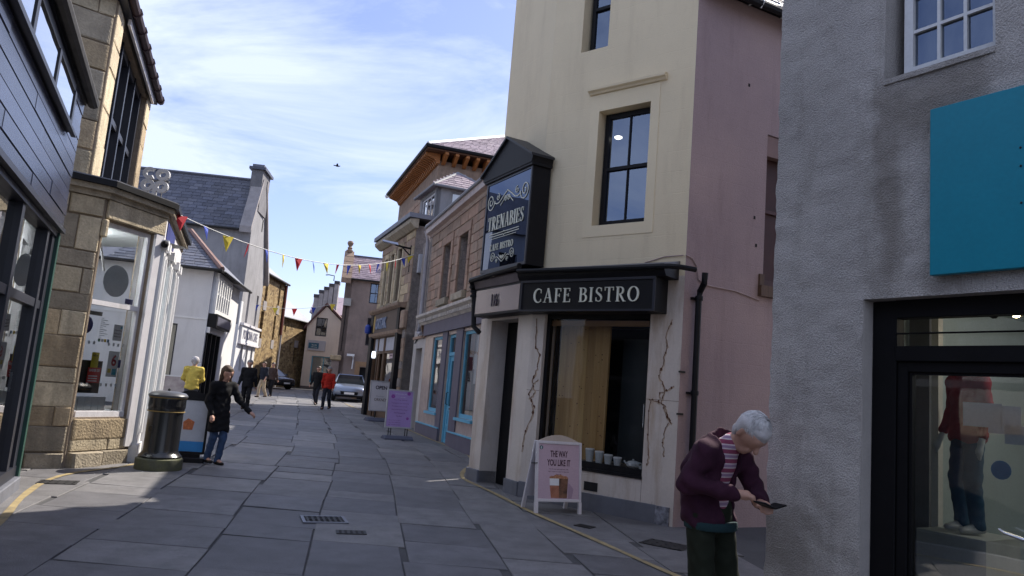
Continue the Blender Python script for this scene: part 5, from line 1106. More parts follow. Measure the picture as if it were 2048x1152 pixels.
# ================================================================ grey gable with chimney and cafe frieze
def build_greygable():
    G = (-14.36, 39.51); R = thing('grey_gable_house', 'tall grey rendered house with slate roof and gable chimney, white painted base', 'building', (*G, 0))
    FF = frame(R, (G[0] - 14 * math.sin(math.radians(84)), G[1] - 14 * math.cos(math.radians(84))), 6); FG = frame(R, G, 98)
    W = 14; D = 5.3; ze, za = 9.08, 12.3; ya, zf = 1.75, 7.0
    wall(0, W, 5.24, ze, (), .4).build('long_wall', m_greyr, R, FF)
    wall(0, W, 0, 5.24, (), .4).build('white_wall', m_whiter, R, FF)
    uw = [(1.4, 1.95, 4.1, 6.05), (3.9, 4.4, 4.05, 6.0)]
    lw = [(1.3, 1.9, 1.5, 2.95), (2.7, 3.3, 1.5, 2.97), (4.1, 4.7, 1.5, 3.0)]
    wall(.002, D, 3.98, zf, [uw[0], uw[1]], .4).build('gable_wall', m_greyr, R, FG)
    wall(.002, D, 0, 3.98, lw, .4).build('white_gable_base', m_whiter, R, FG)
    g = MB(); g.prism([(.002, zf + .002), (D, zf + .002), (ya, za + .1), (.002, ze + .1)], 0, .4); g.build('gable_head', m_greyr, R, FG)
    for a, b, c, d in uw:
        MB().box(a, b, .2, .25, c, d).build('blind_window', M('pale_blank', (.55, .54, .58), .8), R, FG)
        MB().box(a, b, .12, .199, d - .28, d - .004).build('dark_vent', m_dark, R, FG)
    for a, b, c, d in lw: window(R, FG, a, b, c, d, .12, m_white, g_dark, 1, 1, .04, .02, .05, sash=False, backing=m_dark)
    f = MB(); f.box(.35, D + .05, -.14, 0, 3.1, 3.98); fr = f.build('frieze', m_whiter, R, FG)
    MB().box(.25, D + .1, -.22, 0, 3.985, 4.12).build('frieze_cornice', m_white_old, R, FG); MB().box(.25, D + .1, -.18, 0, 2.98, 3.095).build('frieze_base', m_white_old, R, FG)
    text_mb('POMONA CAFE', 4.0, .5, .02, .75, 3.28, -.142, bold=.01).build('lettering', M('slate_letter', (.22, .22, .27), .7), fr)
    text_mb('ORKNEY SCENE', 1.6, .21, .02, W - 1.8, 3.6, -.005).build('lettering', M('orange_letter', (.48, .22, .07), .6), R, FF)
    p = MB().box(W - .78, W - .2, -.03, 0, 2.68, 3.45).build('dark_red_poster', M('maroon', (.10, .012, .03), .6), R, FF)
    ms = M('poster_figure', (.03, .02, .025), .6); mb = MB(); ribbon(mb, [(W - .6, 2.75), (W - .5, 3.1), (W - .35, 3.2)], .12, -.033, -.03); ribbon(mb, [(W - .42, 3.0), (W - .33, 2.75)], .07, -.0335, -.03); mb.build('poster_figure', ms, p)
    text_mb('event', .4, .06, .003, W - .7, 3.34, -.031).build('poster_text', M('poster_pink', (.35, .05, .1), .6), p)
    p = MB().box(W - .75, W - .22, -.03, 0, 2.02, 2.58).build('black_plaque', m_black, R, FF)
    mb = MB(); mb.lathe([(.1, 0), (.1, .004)], 12); mb.xf(Matrix.Translation((W - .48, -.031, 2.3)) @ Matrix.Rotation(math.pi / 2, 4, 'X')); mb.box(W - .66, W - .3, -.034, -.03, 2.12, 2.15); mb.box(W - .66, W - .3, -.034, -.03, 2.46, 2.49); mb.build('plaque_mark', m_paper, p)
    mb = MB(); mb.box(-.3, .0, .402, D, 0, zf); mb.box(0, W - .4, D - .3, D, 0, zf); mb.build('rear_wall', m_greyr, R, FF)
    # roof: ridge runs away from the gable; front slope with slates
    yr = ya
    rf = MB(); rf.add([(-.3, -.2, ze), (W - .3, -.2, ze), (W - .3, yr, za), (-.3, yr, za), (W - .3, D + .2, zf), (-.3, D + .2, zf)], [(0, 1, 2, 3), (3, 2, 4, 5), (0, 3, 5), (1, 4, 2)]); rf = rf.build('roof', m_slate[0], R, FF)
    L = math.hypot(yr + .2, za - ze); slates(rf, (3.2, -.2, ze + .015), (1, 0, 0), (0, yr + .2, za - ze), W - 3.7, L - .04, .52, .235, m_slate, cap=300, seed=21)
    mb = MB(); mb.tube([(-.3, yr, za + .04), (W - .5, yr, za + .04)], .1, 6); mb.build('ridge', m_slate[0], R, FF)
    mb = MB(); mb.tube([(-.3, -.26, ze), (W - .2, -.26, ze)], .07, 6); mb.build('gutter', m_iron, R, FF)
    # skew copings along both gable edges
    for k in range(4):
        t0, t1 = k / 4, (k + 1) / 4
        for sgn in (0, 1):
            y0, y1 = -.35 + t0 * (yr - .3), -.35 + t1 * (yr - .3); z0, z1 = ze - .15 + t0 * (za - ze - .2), ze - .15 + t1 * (za - ze - .2)
            if sgn: y0, y1 = D + .3 - t0 * (D - yr), D + .3 - t1 * (D - yr); z0, z1 = zf - .2 + t0 * (za - zf), zf - .2 + t1 * (za - zf)
            MB().add([(W - .55, y0, z0), (W + .06, y0, z0), (W + .06, y1, z1), (W - .55, y1, z1), (W - .55, y0, z0 + .34), (W + .06, y0, z0 + .34), (W + .06, y1, z1 + .34), (W - .55, y1, z1 + .34)],
                     [(0, 3, 2, 1), (4, 5, 6, 7), (0, 1, 5, 4), (1, 2, 6, 5), (2, 3, 7, 6), (3, 0, 4, 7)] if not sgn else [(0, 1, 2, 3), (7, 6, 5, 4), (4, 5, 1, 0), (5, 6, 2, 1), (6, 7, 3, 2), (7, 4, 0, 3)]).build('skew_stone', m_ashpale, R, FF)
    ch = MB(); ch.box(W - .62, W + .01, .85, 2.7, 10.4, 12.75); c = ch.build('chimney', M('dark_render', (.17, .165, .175), .92, .2, 2, .6, 50), R, FF)
    MB().box(W - .75, W + .16, .72, 2.83, 12.752, 12.9).build('chimney_cope', m_slate[1], c); MB().box(W - .62, W + .02, .9, 2.65, 12.902, 13.08).build('chimney_cap', m_slate[0], c)
    MB().box(.4, .6, -.01, .01, 0, 0.01)
    MB().box(2.6, 2.85, -.01, .05, 9.6, 10.3).build('slit_window', m_dark, R, FG)
    a = MB(); a.tube([(5.3, yr, za), (5.3, yr, za + .55)], .02, 4); a.tube([(4.6, yr, za + .5), (6.4, yr, za + .45)], .02, 4); a.build('aerial', m_iron, R, FF)
build_greygable()

# ================================================================ low white shop
def build_whiteshop():
    Wb = (-10.36, 25.49); R = thing('white_shop', 'low white rendered shop with hipped slate roof and corner bay windows', 'building', (*Wb, 0))
    Lf = 5.5; FF = frame(R, (Wb[0] - Lf * math.sin(math.radians(78)), Wb[1] - Lf * math.cos(math.radians(78))), 12); FS = frame(R, Wb, 101)
    wall(0, Lf, 0, 4.88, [(3.9, 4.58, .8, 2.96)], .3).build('front_wall', m_whiter, R, FF)
    window(R, FF, 3.9, 4.58, .8, 2.96, .03, m_frame_dk, g_shop, 1, 1, .05, .03, .06, sash=False, backing=M('net_curtain', (.32, .31, .27), .9, .3, 4, stretch=(14, 14, .4)))
    MB().box(0, Lf, -.02, 0, 3.18, 3.24).build('string_course', m_white, R, FF)
    S = 3.2
    wall(.002, S, 0, 4.88, [(.15, 2.6, .5, 2.9), (.3, 2.7, 3.6, 4.7)], .3).build('street_wall', m_whiter, R, FS)
    # bay of white sashes upstairs
    b = MB(); b.box(.15, 2.9, -.18, 0, 3.42, 3.58); b.box(.15, 2.9, -.18, 0, 4.72, 4.88)
    for x in (.15, .58, .98, 1.42, 1.86, 2.3, 2.76): b.box(x, x + .13, -.18, 0, 3.58, 4.72)
    b.box(.28, 2.76, -.15, 0, 4.12, 4.18); bay = b.build('bay_frame', m_white, R, FS)
    for x in (.28, .71, 1.11, 1.55, 1.99, 2.43): MB().quad((x, -.08, 3.58), (x + .33, -.08, 3.58), (x + .33, -.08, 4.72), (x, -.08, 4.72)).build('pane', g_dark, bay)
    MB().box(.2, 2.8, .05, .1, 3.5, 4.8).build('bay_room', m_room, R, FS)
    # black shopfront and hanging fascia
    f = MB(); f.box(.05, 2.85, -.30, 0, 2.95, 3.42); fs = f.build('fascia', m_black, R, FS); MB().box(.2, 2.7, -.31, -.301, 3.03, 3.34).build('fascia_panel', M('fascia_blue', (.12, .12, .16), .4), fs)
    MB().box(.05, 2.8, -.12, 0, 2.75, 2.945).build('fascia_base', m_white, R, FS)
    d = MB()
    for x in (.15, .9, 1.7, 2.5): d.box(x, x + .1, -.05, .1, .3, 2.75)
    d.box(.25, 2.5, -.045, .1, .3, .55); d.build('shopfront', m_black, R, FS)
    for x0, x1 in ((.25, .9), (1.0, 1.7), (1.8, 2.5)): MB().quad((x0, .03, .55), (x1, .03, .55), (x1, .03, 2.75), (x0, .03, 2.75)).build('pane', g_dark, R, FS)
    MB().box(.2, 2.6, .6, .65, .3, 2.9).build('interior', m_dark, R, FS)
    mb = MB(); mb.box(.0, .28, .302, 6.0, 0, 4.88); mb.box(.3, Lf - .3, 5.7, 6, 0, 4.88); mb.build('rear_wall', m_whiter, R, FF)
    mb = MB(); mb.box(S + .002, S + 2.6, -.0, .3, 0, 4.88); mb.build('street_wall_end', m_whiter, R, FS)
    # hipped roof
    ze, o, k = 4.9, .3, .62; y1 = 6.2; h = 1.75
    P = [(-o, -o, ze), (Lf + o, -o, ze), (Lf + o + .2, y1, ze), (-o, y1, ze), (1.0, 2.9, ze + h), (Lf - 1.55, 2.9, ze + h)]
    rf = MB(); rf.add(P, [(0, 1, 5, 4), (1, 2, 5), (2, 3, 4, 5), (3, 0, 4), (3, 2, 1, 0)]); rf = rf.build('roof', m_slate[0], R, FF)
    L = math.hypot(2.9 + o, h); kk = (1.55 + o) / L
    slates(rf, (-o, -o, ze + .01), (1, 0, 0), (0, 2.9 + o, h), Lf + 2 * o, L - .06, .36, .27, m_slate, cap=140, seed=17, row_taper=lambda s: (2.4 + .2 * s, Lf + 2 * o - kk * s))
    hp = MB(); hp.tube([(Lf + o, -o, ze + .05), (Lf - 1.55, 2.9, ze + h + .05), (1.0, 2.9, ze + h + .05)], .1, 6); hp.build('hip_tiles', M('hip_clay', (.23, .14, .12), .8), R, FF)
    gt = MB(); gt.tube([(-o, -o - .05, ze), (Lf + o, -o - .05, ze), (Lf + o + .2, y1, ze)], .055, 6); gt.build('gutter', m_iron, R, FF)
    for i in range(12): MB().tube([(.1 + i * .26, -.1, 4.9), (.1 + i * .26, -.42, 4.86)], .045, 6).build('rafter_end', m_black, R, FS)
    s = thing('hanging_banner', 'yellow and dark red hanging banner on the white shop wall', 'banner', (Wb[0] - 1.45, Wb[1] - .55, 0), 12)
    MB().box(-.3, .16, -.03, 0, 3.62, 4.2).build('yellow_cloth', M('banner_yellow', (.55, .28, .05), .8, .1), s)
    MB().box(-.3, .16, -.03, 0, 3.35, 3.618).build('red_cloth', M('banner_red', (.13, .02, .03), .8), s)
    mb = MB(); ribbon(mb, [(-.2, 3.78), (-.08, 3.72), (.02, 3.74), (.06, 3.95), (.04, 4.1)], .045, -.034, -.03); ribbon(mb, [(-.1, 3.74), (-.12, 4.02)], .03, -.0345, -.03); mb.build('emblem', M('emblem_red', (.25, .03, .02), .7), s)
    text_mb('M', .14, .15, .004, -.02, 3.41, -.031).build('lettering', M('banner_yellow', (.55, .28, .05)), s)
    MB().tube([(-.35, -.02, 4.23), (.2, -.02, 4.23)], .015, 5).build('pole', m_iron, s)
build_whiteshop()

# ================================================================ sandstone grocery on the left
def build_grocery():
    CB = (-5.95, 10.49); R = thing('sandstone_grocery', 'sandstone food shop with splayed glazed front and white pilasters', 'building', (*CB, 0))
    def hv(a, l): return (l * math.sin(math.radians(a)), l * math.cos(math.radians(a)))
    d = hv(50, 3.0); FA = frame(R, (CB[0] - d[0], CB[1] - d[1]), 40); FB = frame(R, CB, 73.5)
    e = hv(16.5, 1.14); S1 = (CB[0] + e[0], CB[1] + e[1]); FC = frame(R, S1, 110)
    z2 = 4.0
    wall(0, 3.0, 0, z2, (), .4).build('quoin_wall', m_mortar, R, FA)
    stones(R, .6, 2.985, .24, 3.55, (.2, .6), (.22, .85), 0, .03, m_sand, seed=41, mat=FA)
    stones(R, 1.2, 2.985, 0.0, .235, (.23, .24), (.5, .9), 0, .11, [m_sand[2]], seed=42, mat=FA)
    stones(R, 1.2, 2.985, 3.555, 3.84, (.28, .29), (.5, .75), 0, .05, m_sand[:2], seed=43, mat=FA)
    wn = (.03, 1.0, .72, 3.54)
    wall(.002, 1.14, 0, z2, [wn], .3).build('front_wall', m_mortar, R, FB)
    stones(R, .03, 1.08, .0, .24, (.23, .24), (.45, .6), 0, .12, [m_sand[2]], seed=44, mat=FB)
    stones(R, .03, 1.06, .245, .70, (.13, .24), (.45, .9), 0, .03, m_sand[:2], seed=45, mat=FB)
    MB().box(.02, 1.17, -.06, 0, 3.56, 3.84).build('lintel', m_sand[1], R, FB, bevel=.015)
    MB().box(-.035, .045, -.09, 0, 3.28, 3.54).build('corbel', m_sand[1], R, FB, bevel=.02)
    # window: white frame, low transom, posters
    f = MB(); y0, y1 = .06, .14
    f.box(.03, .075, y0, y1, .72, 3.54); f.box(.955, 1.0, y0, y1, .72, 3.54); f.box(.075, .955, y0 - .05, y1, .72, .80); f.box(.075, .955, y0, y1, 3.48, 3.54); f.box(.075, .955, y0 - .02, y1, 2.32, 2.39)
    w = f.build('shop_window', m_white_old, R, FB)
    MB().quad((.075, .10, .80), (.955, .10, .80), (.955, .10, 2.32), (.075, .10, 2.32)).build('pane', g_shop, w); MB().quad((.075, .10, 2.39), (.955, .10, 2.39), (.955, .10, 3.48), (.075, .10, 3.48)).build('pane', g_shop, w)
    I = MB(); I.quad((-.3, 2.4, 0), (2.2, 2.4, 0), (2.2, 2.4, 3.6), (-.3, 2.4, 3.6)); I.quad((-.3, .3, 3.56), (-.3, 2.4, 3.56), (2.2, 2.4, 3.56), (2.2, .3, 3.56)); I.box(-.3, -.25, .3, 2.4, 0, 3.6); I.build('interior', M('store_wall', (.55, .56, .56), .8, .1), R, FB)
    MB().box(.1, .9, 1.0, 1.3, 3.42, 3.5).build('ceiling_light', M('tube_glow', (.95, .98, 1), emit=32), R, FB)
    MB().box(.0, 1.02, .32, .8, .72, .80).build('window_bed', m_white, R, FB)
    pr = MB(); pr.tube([(.0, .5, 2.9), (.35, .5, 2.85), (.55, .6, 2.7), (.6, .7, 2.5)], .02, 5); pr.tube([(.1, .6, 3.35), (.6, .6, 3.3), (.75, .6, 2.9)], .02, 5); pr.build('conduit', m_greyr, R, FB)
    ln = MB(); ln.box(.05, .75, .5, .54, 2.2, 2.26); ln.build('light_batten', m_iron, R, FB)
    def stick(x0, x1, z0, z1, m, y=.115, name='poster'): return MB().box(x0, x1, y, y + .003, z0, z1).build(name, m, w)
    m_red = M('print_red', (.60, .05, .045), .6); m_yel = M('print_yellow', (.62, .50, .03), .6); m_navy = M('print_navy', (.02, .03, .16), .6); m_cyan = M('print_teal', (.05, .38, .48), .6)
    p = stick(.62, .79, 1.84, 2.08, m_paper); MB().box(.745, .775, .112, .115, 2.02, 2.06).build('print_dot', m_cyan, p)
    for k in range(3): text_mb(('Opening', 'Hours', 'Welcome')[k], .13, .028, .002, .64, 1.98 - k * .045, .114).build('print', m_ink, p)
    p = stick(.60, .80, 1.30, 1.68, m_paper); text_mb('6', .095, .17, .002, .665, 1.46, .114, bold=.03).build('print', M('print_crimson', (.33, .01, .03), .6), p)
    MB().box(.62, .68, .113, .115, 1.36, 1.42).build('print_item', m_yel, p); MB().box(.70, .78, .113, .115, 1.33, 1.42).build('print_item', m_cyan, p)
    p = stick(.80, .85, 1.44, 1.56, m_navy); p = stick(.30, .43, 1.42, 1.64, m_yel); text_mb('NEW', .09, .03, .002, .32, 1.58, .114).build('print', m_ink, p)
    p = stick(.27, .50, 1.20, 1.42, m_red); text_mb('UNDER 25?', .19, .04, .002, .29, 1.36, .114, bold=.02).build('print', m_paper, p)
    for k in range(3): MB().box(.29, .45, .113, .115, 1.22 + k * .035, 1.235 + k * .035).build('print_line', m_paper, p)
    c = MB(); c.lathe([(.13, 0), (.13, .004)], 20); c.xf(Matrix.Translation((.10, .118, 2.02)) @ Matrix.Rotation(math.pi / 2, 4, 'X')); c.build('round_sticker', m_navy, w)
    c = MB(); c.lathe([(.24, 0), (.24, .004)], 24); c.xf(Matrix.Translation((.52, .118, 2.72)) @ Matrix.Rotation(math.pi / 2, 4, 'X')); c.build('round_panel', M('frosted', (.74, .75, .76), .7), w)
    MB().box(.75, .9, .116, .119, 2.41, 2.49).build('sticker', m_navy, w)
    c = MB()
    for x in (.10, .19, .28, .55, .64, .73, .82): c.box(x, x + .035, .112, .115, 1.755, 1.80)
    for x in (.09, .18, .27, .52, .62, .71, .80): c.box(x, x + .035, .1125, .1155, 1.155, 1.20)
    for k in range(11): c.box(.36, .36 + .05 + .13 * ((k * 7) % 5) / 5, .112, .115, 1.86 + k * .028, 1.87 + k * .028)
    tag(c.build('manifestation_squares', m_paper, w), kind='stuff')
    for i, k in enumerate(('#2a6b4d', '#c9c9c9', '#d0b030', '#3a6f92')): MB().box(.36 + i * .055, .40 + i * .055, .112, .115, 1.80, 1.845).build('badge', M('badge_' + str(i), hexc(k), .6), w)
    MB().box(.08, .56, .16, .5, 1.05, 1.52).build('dark_stack', m_dark, R, FB)
    for i in range(5): MB().box(.07 + i * .125, .185 + i * .125, .13, .15, .805, 1.0).build('leaflet', m_paper, w)
    # white timber corner and pilasters round the street side
    g = MB(); g.box(1.003, 1.14, -.05, .25, .28, 3.56); g.build('corner_post', m_white_old, R, FB)
    wall(0, 3.6, 0, z2, [(.5, 1.35, .7, 3.3), (1.75, 2.55, .3, 3.3)], .3).build('street_wall', m_white_old, R, FC)
    for x in (.0, .40, 1.36, 1.66, 2.6, 3.2):
        p = MB(); p.box(x, x + .17, -.09, 0, .3, 3.35); p.box(x - .03, x + .2, -.12, 0, 0, .3); p.box(x - .03, x + .2, -.13, 0, 3.352, 3.5)
        for k in range(2): p.box(x + .03 + k * .07, x + .07 + k * .07, -.105, -.09, .45, 3.25)
        p.build('pilaster', m_white, R, FC)
    MB().quad((.5, .1, .7), (1.35, .1, .7), (1.35, .1, 3.3), (.5, .1, 3.3)).build('pane', g_shop, R, FC); MB().quad((1.75, .1, .3), (2.55, .1, .3), (2.55, .1, 3.3), (1.75, .1, 3.3)).build('pane', g_shop, R, FC)
    MB().box(0, 3.6, -.06, 0, 3.52, 3.84).build('fascia', m_white_old, R, FC); MB().box(.15, 1.6, -.075, -.06, 3.55, 3.82).build('fascia_panel', m_navy, R, FC)
    cam = MB(); cam.sphere((1.12, -.12, 3.42), .06, 8); cam.build('dome_camera', m_black, R, FB)
    # cornice and flat lead roof
    def rel(P): return (P[0] - CB[0], P[1] - CB[1])
    n50, n16, n20 = hv(140, 1), hv(106.5, 1), hv(70, 1)
    def off(P, n, o): return (P[0] + n[0] * o, P[1] + n[1] * o)
    A0 = (-d[0], -d[1]); B0 = (0, 0); S0 = rel(S1); Cn = hv(-20, 3.6); E0 = (S0[0] + Cn[0], S0[1] + Cn[1])
    for nm, o, za, zb, m in (('cornice', .08, 3.84, 3.92, m_sand[2]), ('cornice', .16, 3.92, 4.0, m_sand[2]), ('gutter_edge', .22, 4.002, 4.085, m_black), ('lead_roof', .20, 4.087, 4.105, m_lead)):
        P = [off(A0, n50, o), (B0[0] + (n50[0] + n16[0]) * o * .52, B0[1] + (n50[1] + n16[1]) * o * .52), (S0[0] + (n16[0] + n20[0]) * o * .53, S0[1] + (n16[1] + n20[1]) * o * .53), off(E0, n20, o), (E0[0] - 2.5, E0[1] - .9), (A0[0] - .8, A0[1] + 1.8)]
        MB().extr(P, za, zb).build(nm, m, R, Matrix.Identity(4))
    # upper storey
    U = (-.20, -.16); Uw = (CB[0] + U[0], CB[1] + U[1]); FU = frame(R, Uw, 110)
    dd = hv(50, 2.8); FUA = frame(R, (Uw[0] - dd[0], Uw[1] - dd[1]), 40)
    wall(0, 2.8, 4.11, 8.6, (), .4).build('upper_quoin_wall', m_mortar, R, FUA)
    stones(R, .8, 2.78, 4.12, 8.5, (.32, .5), (.35, .8), 0, .03, m_sand, seed=51, mat=FUA)
    uo = (.62, 3.92, 4.25, 6.7)
    wall(.002, 4.5, 4.11, 6.8, [uo], .45).build('upper_street_wall', m_mortar, R, FU)
    stones(R, .01, .6, 4.12, 6.78, (.4, .6), (.55, .6), 0, .02, m_sand[1:2], seed=52, mat=FU); stones(R, 3.94, 4.48, 4.12, 6.78, (.4, .6), (.5, .6), 0, .02, m_sand[:2], seed=53, mat=FU)
    f = MB()
    for x in (.64, 1.28, 2.08, 2.9, 3.7): f.box(x, x + .09, .08, .26, 4.25, 6.7)
    f.box(.73, 3.7, .1, .2, 4.25, 4.4); f.box(.73, 3.7, .1, .2, 6.58, 6.7); f.box(.76, 3.7, .12, .2, 5.4, 5.5); fw = f.build('window_frame', m_frame_dk, R, FU)
    for a, b in ((.76, 1.28), (1.4, 2.08), (2.2, 2.9), (3.02, 3.7)): MB().quad((a, .18, 4.4), (b, .18, 4.4), (b, .18, 6.58), (a, .18, 6.58)).build('pane', g_dark, fw)
    MB().box(.6, 4, .5, .55, 4.3, 6.95).build('room', m_dark, R, FU)
    mb = MB(); mb.box(4.2, 4.5, .46, 4.5, 4.11, 6.8); mb.box(.2, 4.2, 4.2, 4.5, 4.11, 6.8); mb.build('rear_wall', m_mortar, R, FU)
    e2 = MB(); e2.box(-.3, 4.55, -.12, .4, 6.803, 6.86); e2.build('soffit', m_frame_dk, R, FU)
    e2 = MB(); e2.tube([(-.4, -.17, 6.9), (4.6, -.17, 6.9)], .07, 8)
    for i in range(8): e2.lathe([(.09, 0), (.09, .05)], 8, (0, 0)); e2.v[-16:] = [(-.2 + i * .66 + v[2], -.17 + v[0], 6.9 + v[1]) for v in e2.v[-16:]]
    e2.build('gutter', M('gutter_maroon', (.05, .03, .035), .5), R, FU, smooth=True)
    e2 = MB(); e2.box(.55, 4.2, -.10, -.06, 6.70, 6.80); e2.build('fascia_board', m_white_old, R, FU)
    MB().box(.5, 4.45, -.10, 0, 4.11, 4.2).build('lead_sill', m_lead, R, FU)
    rf = MB(); rf.prof([(-.1, 6.9), (5, 6.9), (2.3, 8.6)], -.4, 4.55); rf.build('roof', m_slate[0], R, FU)
    c = MB(); c.box(4.52, 5.4, .1, .4, 4.11, 5.1); c.build('white_parapet', m_whiter, R, FU)
    return R
build_grocery()

def build_backhouse():
    A, B = Vector((-14.4, 17.7)), Vector((-11.3, 19.8)); d = B - A; Ln = d.length; R = thing('white_back_house', 'white house behind the grocery seen mirrored in the hanging cafe sign', 'building', (*A, 0), math.degrees(math.atan2(d.y, d.x)))
    ops = [(.7, 1.4, 4.9, 6.4), (2.7, 3.4, 4.9, 6.4)]
    wall(0, Ln, 0, 7.2, ops, .4).build('front_wall', m_whiter, R)
    for a, b, c, e in ops: window(R, None, a, b, c, e, .1, m_frame_dk, g_dark, 2, 2, .06, .03, .06, backing=m_dark)
    mb = MB(); mb.box(0, .4, .402, 3, 0, 7.2); mb.box(Ln - .4, Ln, .402, 3, 0, 7.2); mb.box(.4, Ln - .4, 2.7, 3, 0, 7.2); mb.build('rear_wall', m_whiter, R)
    MB().prof([(-.2, 7.15), (3.2, 7.15), (1.5, 8.9)], -.05, Ln + .05).build('roof', m_slate[0], R)
build_backhouse()

def build_letters():
    # ring letters standing on the flat roof of the grocery
    t = thing('roof_letters', 'grey ring shaped co op letters standing on the grocery roof', 'sign', (-6.14, 12.2, 4.23), 4)
    ml = M('letter_grey', (.52, .52, .53), .45, .04); md = M('letter_side', (.12, .12, .13), .6)
    def ring(cx, cz, a0, a1, tail=False):
        mb = MB(); P = arc(cx, cz, .085, .075, a0, a1, 22); ribbon(mb, P, .058, -.05, .01)
        if tail: ribbon(mb, [(cx - .10, cz + .02), (cx - .10, cz - .22)], .06, -.0505, .0105)
        return mb.build('letter', ml, t)
    ring(-.11, .485, 50, 310); ring(.105, .475, 90, 450); ring(-.12, .28, 90, 450); ring(.105, .27, 90, 450, True)
    f = MB(); f.box(-.2, .2, .012, .04, .36, .39); f.tube([(-.12, .03, .0), (-.12, .03, .3)], .012, 5); f.tube([(.1, .03, .0), (.1, .03, .3)], .012, 5); f.tube([(-.1, .03, .3), (-.1, .03, .45)], .012, 5); f.build('support', md, t)
build_letters()

# ================================================================ dark boarded building (left foreground)
def build_boarded():
    A = (-3.43, 4.19); R = thing('boarded_building', 'dark boarded building with tall glazed ground floor', 'building', (*A, 0), 114)
    x0, x1 = -6.0, 5.0; z0, z1 = 3.07, 4.62; win = (.35, 4.12, 4.08, 4.50)
    wall(x0, x1, z0, z1, [win], .25).build('upper_wall', m_frame_dk, R)
    stones(R, x0, x1, z0 - .02, z1, (.158, .160), (1.6, 3.1), 0, .028, m_clad, [(win[0] - .05, win[1] + .05, win[2] - .05, win[3] + .08)], gap=.005, name='plank', seed=61, kind='plank')
    MB().box(x0, x1 + .0, -.06, 0, z0 - .075, z0 - .022).build('drip_board', m_frame_dk, R)
    f = MB(); a, b, c, d = win; f.box(a - .04, b + .04, -.06, .1, c - .06, c + .05); f.box(a - .04, b + .04, -.04, .1, d - .02, d + .08)
    for x in (a - .04, 1.58, 2.83, b - .06): f.box(x, x + .1, -.06, .1, c + .05, d - .02)
    w = f.build('strip_window', m_frame_dk, R)
    for p, q in ((a + .06, 1.58), (1.68, 2.83), (2.93, b - .06)): MB().quad((p, -.048, c + .05), (q, -.048, c + .05), (q, -.048, d - .02), (p, -.048, d - .02)).build('pane', glass('strip_glass', (.45, .5, .52), base=.38, gain=1.2), w)
    MB().box(a, b, .24, .28, c, d).build('room', m_room, R)
    MB().box(a - .1, b + .1, -.11, -.061, c - .09, c - .055).build('sill', m_frame_dk, R)
    e = MB(); e.box(x0, x1 + .02, -.05, .1, z1 + .0, z1 + .03); e.build('soffit', m_frame_dk, R)
    e = MB(); e.tube([(x0, -.11, z1 + .07), (x1 + .1, -.11, z1 + .07)], .07, 10); e.build('gutter', M('gutter_moss', (.05, .047, .045), .6, .4, 6), R, smooth=True)
    e = MB(); e.prof([(-.08, z1 + .05), (5, z1 + .05), (2.3, z1 + 1.3)], x0, x1 + .1); e.build('roof', m_slate[0], R)
    e = MB(); e.tube([(x1 + .012, .0, z1), (x1 + .012, .0, z0 - .1)], .014, 5); e.build('edge_trim', m_white_old, R)
    # glazed ground floor
    f = MB(); y0, y1 = .02, .14; xs = [-4.6, -3.1, -1.6, -.1, 1.4, 2.83, 4.36]
    for x in xs: f.box(x, x + .13, y0, y1, .16, z0 - .08)
    f.box(x0, 4.9, y0 + .01, y1 - .01, 2.06, 2.15); f.box(x0, 4.9, y0 - .02, y1, 2.93, z0 - .08); f.box(x0, 4.9, y0 - .01, y1, .16, .28)
    f.box(4.72, 4.9, y0, y1, .16, z0 - .08); gf = f.build('shopfront', m_frame_dk, R)
    xx = [x0] + [x for x in xs] + [4.59]
    for p, q in zip([x + .13 for x in xs], xs[1:] + [4.72]):
        MB().quad((p, .08, .28), (q, .08, .28), (q, .08, 2.06), (p, .08, 2.06)).build('pane', g_clad, gf); MB().quad((p, .08, 2.15), (q, .08, 2.15), (q, .08, 2.93), (p, .08, 2.93)).build('pane', g_clad, gf)
    MB().box(4.9, 5.0, -.02, .2, 0, z0 - .08).build('corner_post', m_green, R, bevel=.004)
    MB().box(x0, 4.9, -.05, .2, 0, .16).build('base_kerb', m_plinth, R, bevel=.01)
    I = MB(); I.quad((x0, 3.5, .1), (5, 3.5, .1), (5, 3.5, 3.1), (x0, 3.5, 3.1)); I.quad((5.0, .2, .1), (5.0, 3.5, .1), (5.0, 3.5, 3.1), (5.0, .2, 3.1)); I.quad((x0, .15, .1), (5, .15, .1), (5, 3.5, .1), (x0, 3.5, .1)); I.quad((x0, .15, 3.05), (x0, 3.5, 3.05), (5, 3.5, 3.05), (5, .15, 3.05)); I.build('interior', m_room, R)
    rr = random.Random(9)
    for i in range(7):
        x = .5 + i * .6; MB().box(x, x + .35, .9, 1.2, .12, .5 + rr.uniform(.3, 1.2)).build('display_unit', m_room if i % 2 else m_dark, R)
    for i in range(6):
        x = 1.6 + i * .5; z = rr.uniform(.5, 1.4); MB().box(x, x + .16, .10, .104, z, z + .2).build('notice', m_paper, gf)
    mb = MB(); mb.box(x0, x1, 4.6, 5, 0, z1); mb.box(x1 - .2, x1, .26, 4.6, z0, z1); mb.box(5.0, 5.2, .22, 4.6, 0, z0 - .002); mb.box(x0, x0 + .2, .26, 4.6, 0, z1); mb.build('rear_wall', m_greyr, R)
build_boarded()
